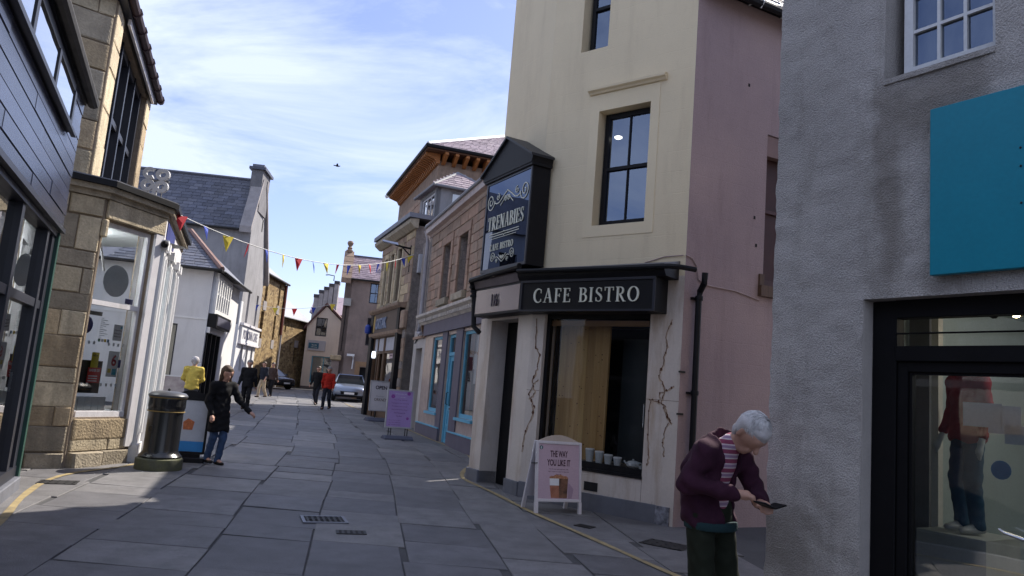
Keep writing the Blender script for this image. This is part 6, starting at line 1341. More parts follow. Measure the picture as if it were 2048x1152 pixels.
# ================================================================ figures: one continuous surface per garment, from blended limbs
def surface_nets(F, o, h):
    nx, ny, nz = F.shape; ins = F < 0
    cnt = np.zeros((nx - 1, ny - 1, nz - 1)); acc = np.zeros((nx - 1, ny - 1, nz - 1, 3))
    C = [(i, j, k) for i in (0, 1) for j in (0, 1) for k in (0, 1)]
    sl = lambda c: F[c[0]:nx - 1 + c[0], c[1]:ny - 1 + c[1], c[2]:nz - 1 + c[2]]
    for a in C:
        for ax in range(3):
            if a[ax]: continue
            b = list(a); b[ax] = 1; fa, fb = sl(a), sl(b); m = (fa < 0) != (fb < 0)
            t = np.where(m, fa / np.where(m, fa - fb, 1), 0); p = np.zeros(m.shape + (3,))
            for q in range(3): p[..., q] = a[q] + (t if q == ax else 0)
            acc += p * m[..., None]; cnt += m
    act = cnt > 0; ids = -np.ones(act.shape, int); ids[act] = np.arange(act.sum()); ii = np.argwhere(act)
    V = (ii + acc[act] / cnt[act][:, None]) * h + np.array(o); fs = []
    for ax in range(3):
        u, v = [(1, 2), (2, 0), (0, 1)][ax]
        s0 = [slice(0, n - 1) if q == ax else slice(1, n - 1) for q, n in enumerate(F.shape)]; s1 = [slice(1, n) if q == ax else slice(1, n - 1) for q, n in enumerate(F.shape)]
        a, b = ins[tuple(s0)], ins[tuple(s1)]; ch = a != b; pos = np.argwhere(ch)
        if not len(pos): continue
        base = pos.copy(); base[:, u] += 1; base[:, v] += 1
        def g(du, dv):
            q = base.copy(); q[:, u] -= du; q[:, v] -= dv; return ids[q[:, 0], q[:, 1], q[:, 2]]
        Q = np.stack([g(1, 1), g(0, 1), g(0, 0), g(1, 0)], 1); fl = ~a[tuple(pos.T)]; Q[fl] = Q[fl][:, ::-1]; fs.append(Q)
    return V, np.concatenate(fs)

def blend(segs, h=.012, k=.03, cut=None, pad=.05, wr=0.):
    """segs: (a, b, ra, rb[, squash xyz]); returns vertices, faces of the smooth union"""
    pts = np.array([p for s in segs for p in s[:2]]); rm = max(max(s[2], s[3]) for s in segs) + pad
    lo, hi = pts.min(0) - rm, pts.max(0) + rm; n = np.ceil((hi - lo) / h).astype(int) + 1
    ax = [lo[i] + np.arange(n[i]) * h for i in range(3)]; X, Y, Z = np.meshgrid(*ax, indexing='ij')
    D = np.full(X.shape, 1e3)
    for s in segs:
        a, b, ra, rb = np.array(s[0], float), np.array(s[1], float), s[2], s[3]; sq = np.array(s[4] if len(s) > 4 else (1, 1, 1), float)
        R = max(ra, rb) * sq.max() + .09; l, u = np.minimum(a, b) - R, np.maximum(a, b) + R
        i0 = np.maximum(0, np.floor((l - lo) / h).astype(int)); i1 = np.minimum(n, np.ceil((u - lo) / h).astype(int) + 1)
        w = tuple(slice(p, q) for p, q in zip(i0, i1))
        P = np.stack([X[w] - a[0], Y[w] - a[1], Z[w] - a[2]], -1) / sq; d = (b - a) / sq; L2 = max(d @ d, 1e-9); t = np.clip(P @ d / L2, 0, 1)
        dist = np.linalg.norm(P - t[..., None] * d, axis=-1) - (ra + (rb - ra) * t)
        c = D[w]; hh = np.clip(.5 + .5 * (c - dist) / k, 0, 1); D[w] = np.where(c > 900, dist, c * (1 - hh) + dist * hh - k * hh * (1 - hh))
    if wr: D = D + wr * (np.sin(31 * Z + 3.2 * np.sin(13 * X + 2) + 9 * Y) * np.sin(23 * X - 15 * Y + 2.5 * np.sin(9 * Z)) + .6 * np.sin(55 * Z + 21 * X + 4 * np.sin(19 * Y)))
    if cut is not None: D = np.maximum(D, cut(X, Y, Z))
    return surface_nets(D, lo, h)

def body_mesh(name, VF, mats, pick=None):
    V, Fq = VF; me = bpy.data.meshes.new(name); me.from_pydata(V.tolist(), [], Fq.tolist())
    for m in (mats if isinstance(mats, (list, tuple)) else [mats]): me.materials.append(m)
    if pick is not None: c = V[Fq].mean(1); me.polygons.foreach_set('material_index', [int(i) for i in pick(c)])
    me.polygons.foreach_set('use_smooth', [True] * len(me.polygons)); me.update(); return me

m_skin = M('skin', (.48, .27, .20), .55, .06, 6, fine=.05)
def cloth(n, c, r=.9): return M('cloth_' + n, c, r, .2, 9, .25, 160, fine=.12, spec=.2)
STAND = dict(pel=(0, 0, .93), wai=(0, -.01, 1.08), che=(0, 0, 1.28), nck=(0, .0, 1.46), head=(0, .03, 1.62), face=(0, 1, -.1),
             shl=(-.18, 0, 1.40), shr=(.18, 0, 1.40), ell=(-.24, -.02, 1.12), elr=(.24, -.02, 1.12), wrl=(-.25, .06, .87), wrr=(.25, .06, .87),
             hil=(-.09, 0, .90), hir=(.09, 0, .90), knl=(-.10, .03, .50), knr=(.10, .03, .50), anl=(-.10, -.02, .09), anr=(.10, -.02, .09), hdl=None, hdr=None)

def person(label, loc, rot, pose, skinc, top, legs, shoes, hair, hairlen=0, hem=.86, h=.014, scale=1., slot=None, shirt=None, girth=1., fingers=False, top_mat2=None, headless=False, name='person', cat='person', sleeve=1.0, group=None, extra=[], srad=.072, strands=0):
    J = dict(STAND); J.update(pose); v = {k: (np.array(p, float) if p is not None else None) for k, p in J.items()}
    T = thing(name, label, cat, loc, rot, group); T.scale = (scale,) * 3
    hd, fc = v['head'], v['face'] / np.linalg.norm(v['face']); upv = hd - v['nck']; upv = upv - fc * (upv @ fc)
    side = np.cross(fc, np.array([0, 0, 1.])); side /= np.linalg.norm(side); up = np.cross(side, fc)
    S = []
    if not headless:
        S += [(hd + up * .03 - fc * .015, hd + up * .02 + fc * .02, .092, .088), (hd - up * .03 + fc * .02, hd - up * .085 + fc * .05, .072, .045), (v['nck'], hd - up * .06 - fc * .01, .058, .052),
              (hd + fc * .095 + up * .01, hd + fc * .122 - up * .03, .010, .017), (hd + fc * .085 - up * .062 - side * .02, hd + fc * .085 - up * .062 + side * .02, .014, .014),
              (hd + side * .088 - fc * .01 + up * .015, hd + side * .085 - fc * .01 - up * .03, .016, .013), (hd - side * .088 - fc * .01 + up * .015, hd - side * .085 - fc * .01 - up * .03, .016, .013),
              (hd + fc * .085 + up * .032 - side * .035, hd + fc * .085 + up * .032 + side * .035, .016, .016)]
    S += [(v['pel'], v['wai'], .11 * girth, .10 * girth, (1.15, .85, 1)), (v['wai'], v['che'], .10 * girth, .115 * girth, (1.2, .85, 1)), (v['che'], v['nck'], .10, .055, (1.1, .85, 1)), (v['shl'], v['shr'], .055, .055)]
    for s in 'lr':
        S += [(v['sh' + s], v['el' + s], .045, .036), (v['el' + s], v['wr' + s], .036, .025), (v['hi' + s], v['kn' + s], .075, .05), (v['kn' + s], v['an' + s], .048, .034)]
        w = v['wr' + s]; dr = w - v['el' + s]; dr /= np.linalg.norm(dr)
        if v['hd' + s] is not None: dr = v['hd' + s] - w; dr /= np.linalg.norm(dr)
        lat = np.cross(dr, np.array([0, 0, 1.])); lat = lat / max(np.linalg.norm(lat), 1e-6) if np.linalg.norm(lat) > .2 else np.array([0, 1., 0]); nrm = np.cross(lat, dr)
        S += [(w, w + dr * .085, .026, .031, (1, 1, 1))]
        if fingers:
            for i, (o, ln) in enumerate(((-.030, .062), (-.010, .075), (.010, .072), (.029, .055))):
                b0 = w + dr * .085 + lat * o; b1 = b0 + dr * ln * .55 - nrm * .006; b2 = b1 + (dr * .5 - nrm * .85) * ln * .5
                S += [(b0, b1, .0105, .0095), (b1, b2, .0095, .0078)]
            q = 1 if s == 'r' else -1
            t0 = w + dr * .03 - lat * q * .028; t1 = t0 + (dr * .7 - lat * q * .5) * .045; S += [(t0, t1, .0125, .011), (t1, t1 + dr * .032 - nrm * .008, .011, .009)]
        else:
            S += [(w + dr * .085, w + dr * .15 - nrm * .02, .026, .015)]; S += [(w + dr * .03, w + dr * .085 + nrm * .03, .012, .010)]
        S += [(v['an' + s], v['an' + s] + np.array([0, .13, -.045]), .036, .03)]
    link('body', body_mesh('body', blend(S, h if not fingers else h * .72, .018 if fingers else .022), skinc), T)
    e = .014
    # trousers or jeans
    g = girth; L = [(v['pel'] + np.array([0, 0, -.02]), v['wai'] - np.array([0, 0, .04]), .125 * g + e, .115 * g + e, (1.15, .9, 1))]
    for s in 'lr': L += [(v['hi' + s], v['kn' + s], .076 * g + e, .062 * g + e), (v['kn' + s], v['an' + s] + np.array([0, 0, -.02]), .062 * g + e, .052 * g + e * .8)]
    link('trousers', body_mesh('trousers', blend(L, h, .03, cut=lambda X, Y, Z: .045 - Z, wr=.0045), legs), T)
    for s in 'lr':
        a = v['an' + s]; sh = [(a + np.array([0, -.03, -.04]), a + np.array([0, .15, -.052]), .046, .038, (1, 1, .8)), (a, a + np.array([0, .02, -.03]), .045, .045)]
        link('shoe', body_mesh('shoe', blend(sh, h * .8, .02, cut=lambda X, Y, Z: .0 - Z + .004), shoes), T)
    if shirt is not None:
        K = [(v['pel'], v['wai'], .128 * g, .122 * g, (1.15, .92, 1)), (v['wai'], v['che'], .122 * g, .125 * g, (1.15, .92, 1)), (v['che'], v['nck'], .118, .07, (1.1, .9, 1))]
        link('shirt', body_mesh('shirt', blend(K, h, .03, cut=lambda X, Y, Z: hem + .06 - Z), shirt), T)
    # coat or jumper with sleeves
    e = .024 if shirt is not None else .02
    K = [(v['pel'] + np.array([0, 0, min(0, hem - .9)]), v['wai'], .142 * g + e, .128 * g + e, (1.15, .9, 1)), (v['wai'], v['che'], .128 * g + e, .128 * g + e, (1.18, .9, 1)), (v['che'], v['nck'] - np.array([0, 0, .03]), .115 + e, .07 + e * .5, (1.1, .9, 1)), (v['shl'], v['shr'], srad + e * .5, srad + e * .5)]
    K += extra
    for s in 'lr':
        wr = v['el' + s] + (v['wr' + s] - v['el' + s]) * sleeve
        K += [(v['sh' + s], v['el' + s], .060 + e * .5, .048 + e * .5), (v['el' + s], wr, .048 + e * .5, .037 + e * .5)]
    def cut(X, Y, Z):
        d = hem + .02 * np.sin(X * 20 + Y * 13) - Z
        if slot is not None: d = np.maximum(d, -np.maximum.reduce([np.abs(X - slot[0] - slot[3] * (Z - 1.1)) - slot[1], slot[2] - Y, Z - slot[4]]))
        return d
    link('coat', body_mesh('coat', blend(K, h, .035, cut=cut, wr=.007), top), T)
    if hair is not None and not headless:
        Hs = [(hd + up * .045 - fc * .025, hd + up * .052 + fc * .018, .094, .084), (hd - fc * .04 + up * .02, hd - fc * .045 - up * .05, .074, .056), (hd + side * .06 - fc * .02 + up * .04, hd + side * .07 - fc * .03 - up * .01, .042, .03), (hd - side * .06 - fc * .02 + up * .04, hd - side * .07 - fc * .03 - up * .01, .042, .03)]
        if hairlen: Hs += [(hd - fc * .05, hd - fc * .06 - up * hairlen, .085, .06), (hd + side * .075 - fc * .01 + up * .02, hd + side * .08 + fc * .01 - up * hairlen, .042, .03), (hd - side * .075 - fc * .01 + up * .02, hd - side * .08 + fc * .01 - up * hairlen, .042, .03)]
        link('hair', body_mesh('hair', blend(Hs, h * .8, .03, wr=.004), hair), T)
        for q in (-1, 1):
            eb = MB(); p = hd + fc * .089 + side * .034 * q + up * .012; eb.sphere(tuple(p), .0095, 8); eb.build('eye', M('eye', (.08, .06, .05), .2), T, smooth=True)
    if strands and hair is not None:
        rr = random.Random(4); mb = MB()
        for i in range(strands):
            a = rr.uniform(0, 2 * math.pi); b = rr.uniform(.15, 1.35); P = []
            for k in range(4):
                bb = b + k * .16; d_ = up * math.cos(bb) + (side * math.cos(a + .15 * k) + fc * math.sin(a + .15 * k)) * math.sin(bb); P.append(tuple(hd + up * .042 - fc * .012 + d_ * (.102 + .004 * math.sin(i) + (.006 if k == 3 else 0)) * (1 - .05 * abs(d_ @ side))))
            if (np.array(P[-1]) - hd) @ fc > .07: continue
            mb.tube(P, [.0022, .0028, .0024, .0008], 4, cap=False)
        tag(mb.build('hair_strands', M('hair_strand', (.58, .56, .56), .6, .3, 40, rnd=0), T), kind='stuff')
    return T

def stripes(name, a, b, f):
    m = M(name, a, .85, .05, 9, .2, 160); nt = m.node_tree; N = nt.nodes.new; L = nt.links.new; bs = nt.nodes['Principled BSDF']
    tc = N('ShaderNodeTexCoord'); sp = N('ShaderNodeSeparateXYZ'); L(tc.outputs['Object'], sp.inputs[0])
    w = N('ShaderNodeMath'); w.operation = 'MULTIPLY'; w.inputs[1].default_value = f; L(sp.outputs['Z'], w.inputs[0]); s = N('ShaderNodeMath'); s.operation = 'SINE'; L(w.outputs[0], s.inputs[0])
    rp = N('ShaderNodeValToRGB'); rp.color_ramp.interpolation = 'CONSTANT'; e = rp.color_ramp.elements; e[0].color = (*b, 1); e[1].position = .42; e[1].color = (*a, 1); x = e.new(.8); x.color = (.30, .20, .30, 1)
    mr = N('ShaderNodeMapRange'); mr.inputs[1].default_value = -1; L(s.outputs[0], mr.inputs[0]); L(mr.outputs[0], rp.inputs[0]); L(rp.outputs[0], bs.inputs['Base Color']); return m

def build_people():
    white = M('hair_white', (.50, .47, .47), .7, .12, 30, .4, 200); dark = M('hair_dark', (.035, .02, .015), .55, .3, 30, .4, 200); brown = M('hair_brown', (.07, .04, .022), .6, .3, 30, .4, 200); greyh = M('hair_grey', (.22, .21, .21), .7)
    blackc = cloth('black', (.010, .010, .012)); navy = cloth('navy', (.018, .02, .03)); shoe = cloth('shoe', (.014, .012, .011), .5)
    # bending man
    P = dict(pel=(0, -.03, .92), wai=(0, -.07, 1.05), che=(0, .0, 1.23), nck=(0, .11, 1.35), head=(0, .235, 1.43), face=(0, .55, -.80),
             shl=(-.165, .06, 1.30), shr=(.165, .04, 1.29), elr=(.25, -.03, 1.09), wrr=(.115, .20, 1.06), hdr=(.01, .29, 1.05), ell=(-.24, .13, 1.08), wrl=(-.10, .27, 1.0), hdl=(-.03, .34, 1.0),
             hil=(-.10, -.03, .89), hir=(.10, -.03, .89), knl=(-.12, .04, .48), knr=(.11, .0, .48), anl=(-.13, .0, .09), anr=(.12, -.05, .09))
    man = person('white haired person in maroon jacket bending over a wallet', (1.40, 4.85, ground(4.8)), -140, P, m_skin, cloth('maroon', (.040, .012, .026)), cloth('olive', (.016, .019, .012)), shoe, white, hem=.83, h=.010,
                 slot=(-.005, .078, .03, .12, 1.6), shirt=stripes('striped_shirt', (.60, .50, .52), (.24, .05, .10), 105), girth=1.02, fingers=True, strands=420, srad=.052, extra=[((0, -.07, .95), (0, -.075, 1.16), .155, .15, (1.2, .8, 1)), ((0, -.075, 1.16), (0, .04, 1.33), .15, .105, (1.25, .8, 1)), ((.12, -.01, 1.27), (.0, .06, 1.36), .085, .08)])
    link('jacket_lining', body_mesh('jacket_lining', blend([((0, -.02, .84), (0, -.02, .95), .172, .15, (1.12, .9, 1))], .012, .03, cut=lambda X, Y, Z: np.maximum(.806 - Z, Z - .86)), cloth('teal_lining', (.018, .042, .048))), man)
    # the wallet in his hands
    a = math.radians(-140); lx, ly = -.0, .385; wx, wy = 1.40 + lx * math.cos(a) - ly * math.sin(a), 4.85 + lx * math.sin(a) + ly * math.cos(a)
    w = thing('wallet', 'open black wallet held in both hands by the bending person', 'wallet', (wx, wy, 1.0), -150)
    for sx, tl in ((-1, .25), (1, .42)):
        mb = MB(); mb.box(0, .10, -.045, .045, -.004, .004); mb.xf(Matrix.Rotation(math.radians(0 if sx > 0 else 180), 4, 'Z') @ Matrix.Rotation(-tl * .8, 4, 'Y')); mb.build('flap', m_matt, w, bevel=.002)
    MB().box(.012, .085, -.035, .035, .006, .009).xf(Matrix.Rotation(-.34, 4, 'Y')).build('card', M('card_dark', (.05, .05, .06), .4), w)
    # woman walking with an arm out
    P = dict(shr=(.165, .0, 1.36), elr=(.23, -.04, 1.10), wrr=(.22, .08, .88), ell=(-.27, .10, 1.13), wrl=(-.38, .27, .95), hdl=(-.45, .35, .88), head=(0, .05, 1.58), face=(.1, 1, -.35), nck=(0, .02, 1.42), shl=(-.165, .0, 1.36),
             knl=(-.07, .07, .48), anl=(-.06, .0, .09), knr=(.06, -.02, .48), anr=(.05, -.16, .11))
    person('woman in black coat and blue jeans walking past the bin', (-4.50, 12.10, ground(12.1)), -128, P, m_skin, blackc, cloth('denim', (.05, .085, .17)), shoe, brown, hairlen=.2, hem=.58, h=.013, scale=.925, fingers=True, girth=.82, extra=[((0, .0, .58), (0, .0, .98), .178, .135, (1.1, .9, 1))])
    # man in black
    W1 = dict(knl=(-.09, .12, .50), anl=(-.09, .10, .09), knr=(.09, .0, .48), anr=(.09, -.2, .13), wrl=(-.27, -.1, .88), wrr=(.27, .12, .90))
    W2 = dict(knr=(.09, .13, .50), anr=(.09, .14, .09), knl=(-.09, .0, .48), anl=(-.09, -.2, .13), ell=(-.25, .02, 1.12), wrl=(-.26, .14, .9), wrr=(.25, -.1, .88))
    person('person in black suit walking near the white shop', (-8.80, 25.8, ground(25.8)), 190, W1, m_skin, blackc, cloth('black_trousers', (.011, .011, .013)), shoe, greyh, h=.022, hem=.80)
    person('person in red jacket and dark jeans in front of the silver car', (-7.16, 30.6, ground(30.6)), 175, W2, m_skin, cloth('red', (.36, .022, .014)), cloth('dark_denim', (.02, .022, .032)), shoe, greyh, h=.022, hem=.86)
    person('person in black beside the red jacketed walker', (-8.45, 34.0, ground(34)), 170, W1, m_skin, blackc, navy, shoe, dark, h=.026, hem=.7)
    person('person in black top and sand coloured trousers', (-11.75, 36.6, ground(36.6)), 150, W2, m_skin, navy, cloth('sand', (.42, .34, .24)), shoe, brown, h=.026, sleeve=.3)
    person('person in dark clothes walking beside the sand trousers', (-11.95, 38.6, ground(38.6)), 165, W1, m_skin, cloth('brownish', (.06, .04, .035)), blackc, shoe, dark, h=.026)
    person('white haired person in yellow jumper by the white shop window', (-8.25, 19.9, ground(19.9)), 20, dict(ell=(-.25, .06, 1.14), wrl=(-.12, .24, 1.05), elr=(.25, .06, 1.14), wrr=(.12, .24, 1.05)), m_skin, cloth('yellow', (.62, .47, .10)), cloth('grey_trousers', (.1, .1, .11)), shoe, white, h=.02, scale=.97)
    # shop mannequin
    X, Y, Z = in_grey(.93, .72, .93)
    mq = M('mannequin', (.48, .50, .50), .4)
    person('headless mannequin in red jacket and blue jeans behind the shop door glass', (X, Y, Z), 95, dict(elr=(.25, -.03, 1.12), wrr=(.30, .06, .86), wrl=(-.24, .05, .84)), mq, cloth('shop_red', (.26, .018, .03)), cloth('shop_denim', (.025, .075, .13)), M('mannequin_foot', (.5, .5, .5), .4), None, h=.018, headless=True, name='mannequin', cat='mannequin', hem=.84, sleeve=.72, scale=.66)
build_people()

# ================================================================ street things
def build_bin():
    x, y = -4.93, 11.12; T = thing('litter_bin', 'black cast iron litter bin with gold bands at the grocery corner', 'bin', (x, y, ground(y)), 10)
    m_gold = M('gold_band', (.30, .20, .06), .5)
    mb = MB(); mb.lathe([(.32, 0), (.325, .02), (.322, .17), (.30, .185)], 28); mb.build('base', M('mossy_base', (.085, .085, .07), .85, .35, 6, .6, 60, col2=(.12, .125, .06), fine=.2), T, smooth=True)
    mb = MB(); mb.lathe([(.29, .186), (.30, .21), (.27, .24), (.245, .27), (.24, .30), (.24, .86), (.25, .865), (.25, .9)], 28); mb.build('body', M('bin_black', (.012, .0125, .014), .22, .2, 4, spec=.6), T, smooth=True)
    mb = MB(); mb.lathe([(.255, .902), (.258, .915), (.255, 1.05), (.255, 1.06)], 28); mb.build('hood', M('bin_black', (.01, .01, .011)), T, smooth=True)
    mb = MB(); mb.lathe([(.27, 1.062), (.272, 1.085), (.24, 1.12), (.14, 1.145), (.03, 1.15)], 28); l = mb.build('lid', M('bin_lid', (.07, .07, .075), .35), T, smooth=True)
    MB().sphere((.0, 0, 1.165), .022, 8).build('lid_knob', m_iron, l)
    for z in (.845, 1.045): mb = MB(); mb.lathe([(.2585, z), (.2605, z + .006), (.2585, z + .012)], 28); mb.build('gold_band', m_gold, T)
    mb = MB()
    for i in range(5):
        a0 = math.radians(-75 + i * 9); a1 = math.radians(-75 + (i + 1) * 9); r = .2575
        mb.quad((r * math.cos(a0), r * math.sin(a0), .93), (r * math.cos(a1), r * math.sin(a1), .93), (r * math.cos(a1), r * math.sin(a1), 1.03), (r * math.cos(a0), r * math.sin(a0), 1.03))
    mb.build('aperture', m_dark, T)
    mb = MB(); P = [(.243 * math.cos(math.radians(-120 + 10 * math.cos(i * math.pi / 8))), .243 * math.sin(math.radians(-120 + 10 * math.cos(i * math.pi / 8))), .6 + .05 * math.sin(i * math.pi / 8)) for i in range(17)]
    mb.tube(P, .004, 4); mb.build('crest', m_iron, T)
build_bin()

def a_board(label, loc, rot, w, h, panel_z, face_mat, frame_mat, decorate, foot='base', lean=6, name='pavement_sign', arch=False):
    T = thing(name, label, 'sign', loc, rot)
    Rl = Matrix.Rotation(math.radians(-lean), 4, 'X')
    f = MB(); t = .035; z0, z1 = panel_z, h
    f.box(-w / 2, -w / 2 + t, -.02, .02, z0, z1); f.box(w / 2 - t, w / 2, -.02, .02, z0, z1); f.box(-w / 2 + t, w / 2 - t, -.02, .02, z0, z0 + t); f.box(-w / 2 + t, w / 2 - t, -.02, .02, z1 - t, z1)
    f.build('frame', frame_mat, T, Rl, bevel=.004)
    p = MB().box(-w / 2 + t, w / 2 - t, -.008, .012, z0 + t, z1 - t).build('panel', face_mat, T, Rl)
    decorate(p, w - 2 * t, z0 + t, z1 - t, -.009)
    return T, Rl

def build_boards():
    m_wb = M('board_white', (.60, .57, .60), .5, .06); m_pinkp = M('poster_pink_face', (.50, .37, .44), .6, .04); m_tx = M('poster_ink', (.05, .015, .03), .6)
    alu = M('alu_frame', (.45, .44, .46), .4, metal=.3)
    # coffee sandwich board
    def deco(p, w, z0, z1, y):
        H_ = z1 - z0
        text_mb('THE WAY', .26, .085, .002, -.13, z1 - .17, y, bold=.02).build('lettering', m_tx, p); text_mb('YOU LIKE IT', .345, .085, .002, -.175, z1 - .285, y, bold=.02).build('lettering', m_tx, p)
        for i, s in enumerate(('Hot or iced, your espresso, milk,', 'half a cream or a shot of espresso.', 'Your call.')): text_mb(s, (.29, .31, .08)[i], .016, .001, (-.145, -.155, -.04)[i], z1 - .335 - i * .033, y).build('lettering', m_tx, p)
        c = MB(); c.lathe([(.026, 0), (.026, .002)], 18); c.xf(Matrix.Translation((-w / 2 + .04, y, z1 - .05)) @ Matrix.Rotation(math.pi / 2, 4, 'X')); lg = c.build('roundel', M('logo_green', (.02, .10, .11), .5), p)
        mb = MB(); ribbon(mb, [(-w / 2 + .04, z1 - .07), (-w / 2 + .036, z1 - .05), (-w / 2 + .042, z1 - .035)], [.006, .018, .01], y - .0036, y - .002); mb.build('roundel_mark', m_paper, lg)
        cx, cz = .005, z0 + .012
        MB().prism([(cx - .115, cz), (cx, cz), (cx, cz + .16), (cx - .135, cz + .16)], y - .0015, y).build('print_latte', M('print_coffee', (.28, .10, .06), .6, .4, 14, col2=(.45, .2, .12)), p)
        MB().prism([(cx - .135, cz + .161), (cx, cz + .161), (cx, cz + .25), (cx - .14, cz + .25)], y - .0015, y).build('print_foam', m_paper, p)
        MB().prism([(cx + .001, cz), (cx + .12, cz), (cx + .135, cz + .25), (cx + .001, cz + .25)], y - .0015, y).build('print_iced', M('print_iced', (.03, .012, .010), .5, .5, 12, col2=(.25, .12, .07)), p)
        P = [(cx - .14, cz + .25)] + [(cx - .14 + .275 * i / 10, cz + .27 + .03 * math.sin(math.pi * i / 10) + .008 * math.sin(i * 2.3)) for i in range(11)] + [(cx + .135, cz + .25)]
        MB().prism(P[::-1][::-1], y - .002, y).build('print_topping', M('print_topping', (.30, .10, .045), .6, .4, 60, col2=(.5, .28, .16)), p)
        MB().prism([(cx + .136, cz), (cx + .19, cz), (cx + .22, cz + .12), (cx + .14, cz + .2)], y - .001, y).build('print_shadow', M('print_mauve', (.36, .25, .33), .6), p)
    T, Rl = a_board('white sandwich board advertising coffee outside the cafe window', (.85, 10.08, ground(10)), 22, .68, .95, .17, m_pinkp, m_wb, deco, lean=7)
    for sx in (-1, 1):
        MB().box(sx * .32 - .022, sx * .32 + .022, -.024, .02, .005, .168).build('leg', m_wb, T, Rl); MB().box(sx * .32 - .024, sx * .32 + .024, -.026, .022, -.004, .012).build('foot_cap', m_iron, T, Rl)
        Rb = Matrix.Translation((0, -.2, 0)) @ Matrix.Rotation(math.radians(20), 4, 'X')
    Rb = Matrix.Translation((0, .44, 0)) @ Matrix.Rotation(math.radians(17), 4, 'X')
    for sx in (-1, 1): MB().box(sx * .32 - .022, sx * .32 + .022, -.02, .02, .0, .98).build('rear_leg', m_wb, T, Rb)
    MB().box(-.298, .298, -.01, .01, .2, .9).build('rear_panel', m_wb, T, Rb)
    ar = MB(); P = [(-.32, .952)] + [(-.30 + .60 * i / 12, .955 + .085 * math.sin(math.pi * i / 12)) for i in range(13)] + [(.32, .952)]
    ar.prism(P[::-1], .0, .03); ar.build('arched_top', M('board_wood', (.50, .42, .36), .6), T, Rl)
    MB().tube([(-.34, .03, .66), (-.345, .2, .64)], .008, 5).build('strap', m_iron, T)
    # purple poster board
    def deco2(p, w, z0, z1, y):
        for i, (a, k) in enumerate(((.30, .022), (.26, .022), (.36, .03), (.46, .03), (.40, .03), (.42, .03), (.30, .03), (.16, .03))):
            text_mb(('Welcome to', 'our shop', 'Two Cup World', 'Tapestries and weaving', 'Pottery and prints', 'Records & jewellery', 'The Painted &', 'The Bear')[i], a, k, .002, -a / 2, z1 - .08 - i * .082, y).build('lettering', m_paper if i < 2 else M('violet_ink', (.12, .035, .16), .6), p)
        for i in range(3): text_mb(('Open  10am to 4pm', 'www upstairs gallery', 'Upstairs, all welcome'), .3, .022, .002, -.27, z0 + .15 - i * .055, y).build('lettering', M('violet_ink', (.12, .035, .16)), p) if False else text_mb(['Open 10am to 4pm', 'upstairs gallery', 'all welcome'][i], .32, .022, .002, -.27, z0 + .15 - i * .055, y).build('lettering', M('violet_ink', (.12, .035, .16), .6), p)
        fl = M('flower_print', (.28, .06, .33), .6)
        for cx, cz, r in ((.23, z0 + .22, .035), (-.2, z1 - .14, .05), (.22, z1 - .05, .045)):
            mb = MB()
            for k in range(6):
                a = k * math.pi / 3; mb.prism([(cx + r * .6 * math.cos(a) + r * .5 * math.cos(t * math.pi / 4), cz + r * .6 * math.sin(a) + r * .5 * math.sin(t * math.pi / 4)) for t in range(8)], y - .001 - k * .0001, y)
            mb.build('flower', fl, p)
    T, Rl = a_board('purple poster in a silver frame on a dark rolling base', (-2.63, 19.45, ground(19.45)), 24, .72, 1.28, .30, M('poster_lilac', (.40, .27, .56), .6, .1, 2), alu, deco2, lean=3)
    for sx in (-.22, .22):
        for q in (-.03, .03): MB().tube([(sx + q, 0, .10), (sx + q, 0, .30)], .013, 6).build('spring', m_iron, T)
    mb = MB(); mb.prof([(-.2, 0), (.2, 0), (.2, .05), (.08, .11), (-.08, .11), (-.2, .05)], -.38, .38); mb.build('base', M('rubber_base', (.07, .075, .11), .6), T, bevel=.01)
    # open board
    def deco3(p, w, z0, z1, y):
        text_mb('OPEN', .42, .13, .003, -.24, z1 - .26, y, bold=.03).build('lettering', m_ink, p); text_mb('Discover', .3, .05, .002, -.2, z1 - .52, y).build('lettering', M('pale_ink', (.3, .3, .34), .6), p); text_mb('ORKNEY', .46, .10, .003, -.26, z1 - .66, y, bold=.004).build('lettering', M('brown_ink', (.12, .07, .05), .6), p)
    T, Rl = a_board('white open sign in a silver frame leaning beyond the purple board', (-4.18, 26.0, ground(26)), 30, .86, 1.40, .36, M('board_white', (.6, .57, .6)), alu, deco3, lean=4)
    MB().tube([(-.2, 0, .1), (-.2, 0, .36)], .02, 6).build('spring', m_iron, T); MB().tube([(.2, 0, .1), (.2, 0, .36)], .02, 6).build('spring', m_iron, T)
    mb = MB(); mb.prof([(-.25, 0), (.25, 0), (.25, .05), (.1, .14), (-.1, .14), (-.25, .05)], -.5, .5); mb.build('base', M('rubber_base', (.07, .075, .11)), T, bevel=.01)
    # board behind the bin
    def deco4(p, w, z0, z1, y):
        MB().box(-w / 2, w / 2, y - .002, y, z0, z0 + .16).build('blue_band', M('print_blue', (.03, .22, .55), .6), p)
        mb = MB(); mb.prism([(-.06, z0 + .34), (.08, z0 + .34), (.1, z0 + .47), (.0, z0 + .52), (-.07, z0 + .46)], y - .002, y); mb.build('burger_print', M('print_orange', (.42, .13, .05), .6, .4, 30), p)
        MB().box(-.2, -.1, y - .002, y, z0 + .24, z0 + .3).build('print_item', M('print_brown', (.12, .05, .04), .6), p)
        c = MB(); c.lathe([(.085, 0), (.085, .002)], 18); c.xf(Matrix.Translation((-.2, y, z1 - .12)) @ Matrix.Rotation(math.pi / 2, 4, 'X')); c.build('print_disc', M('print_scarlet', (.5, .03, .03), .6), p)
    T, Rl = a_board('black framed poster board standing behind the litter bin', (-5.02, 12.15, ground(12.1)), 16, .62, 1.02, .14, M('board_pale', (.42, .45, .52), .5), m_black, deco4, lean=4)
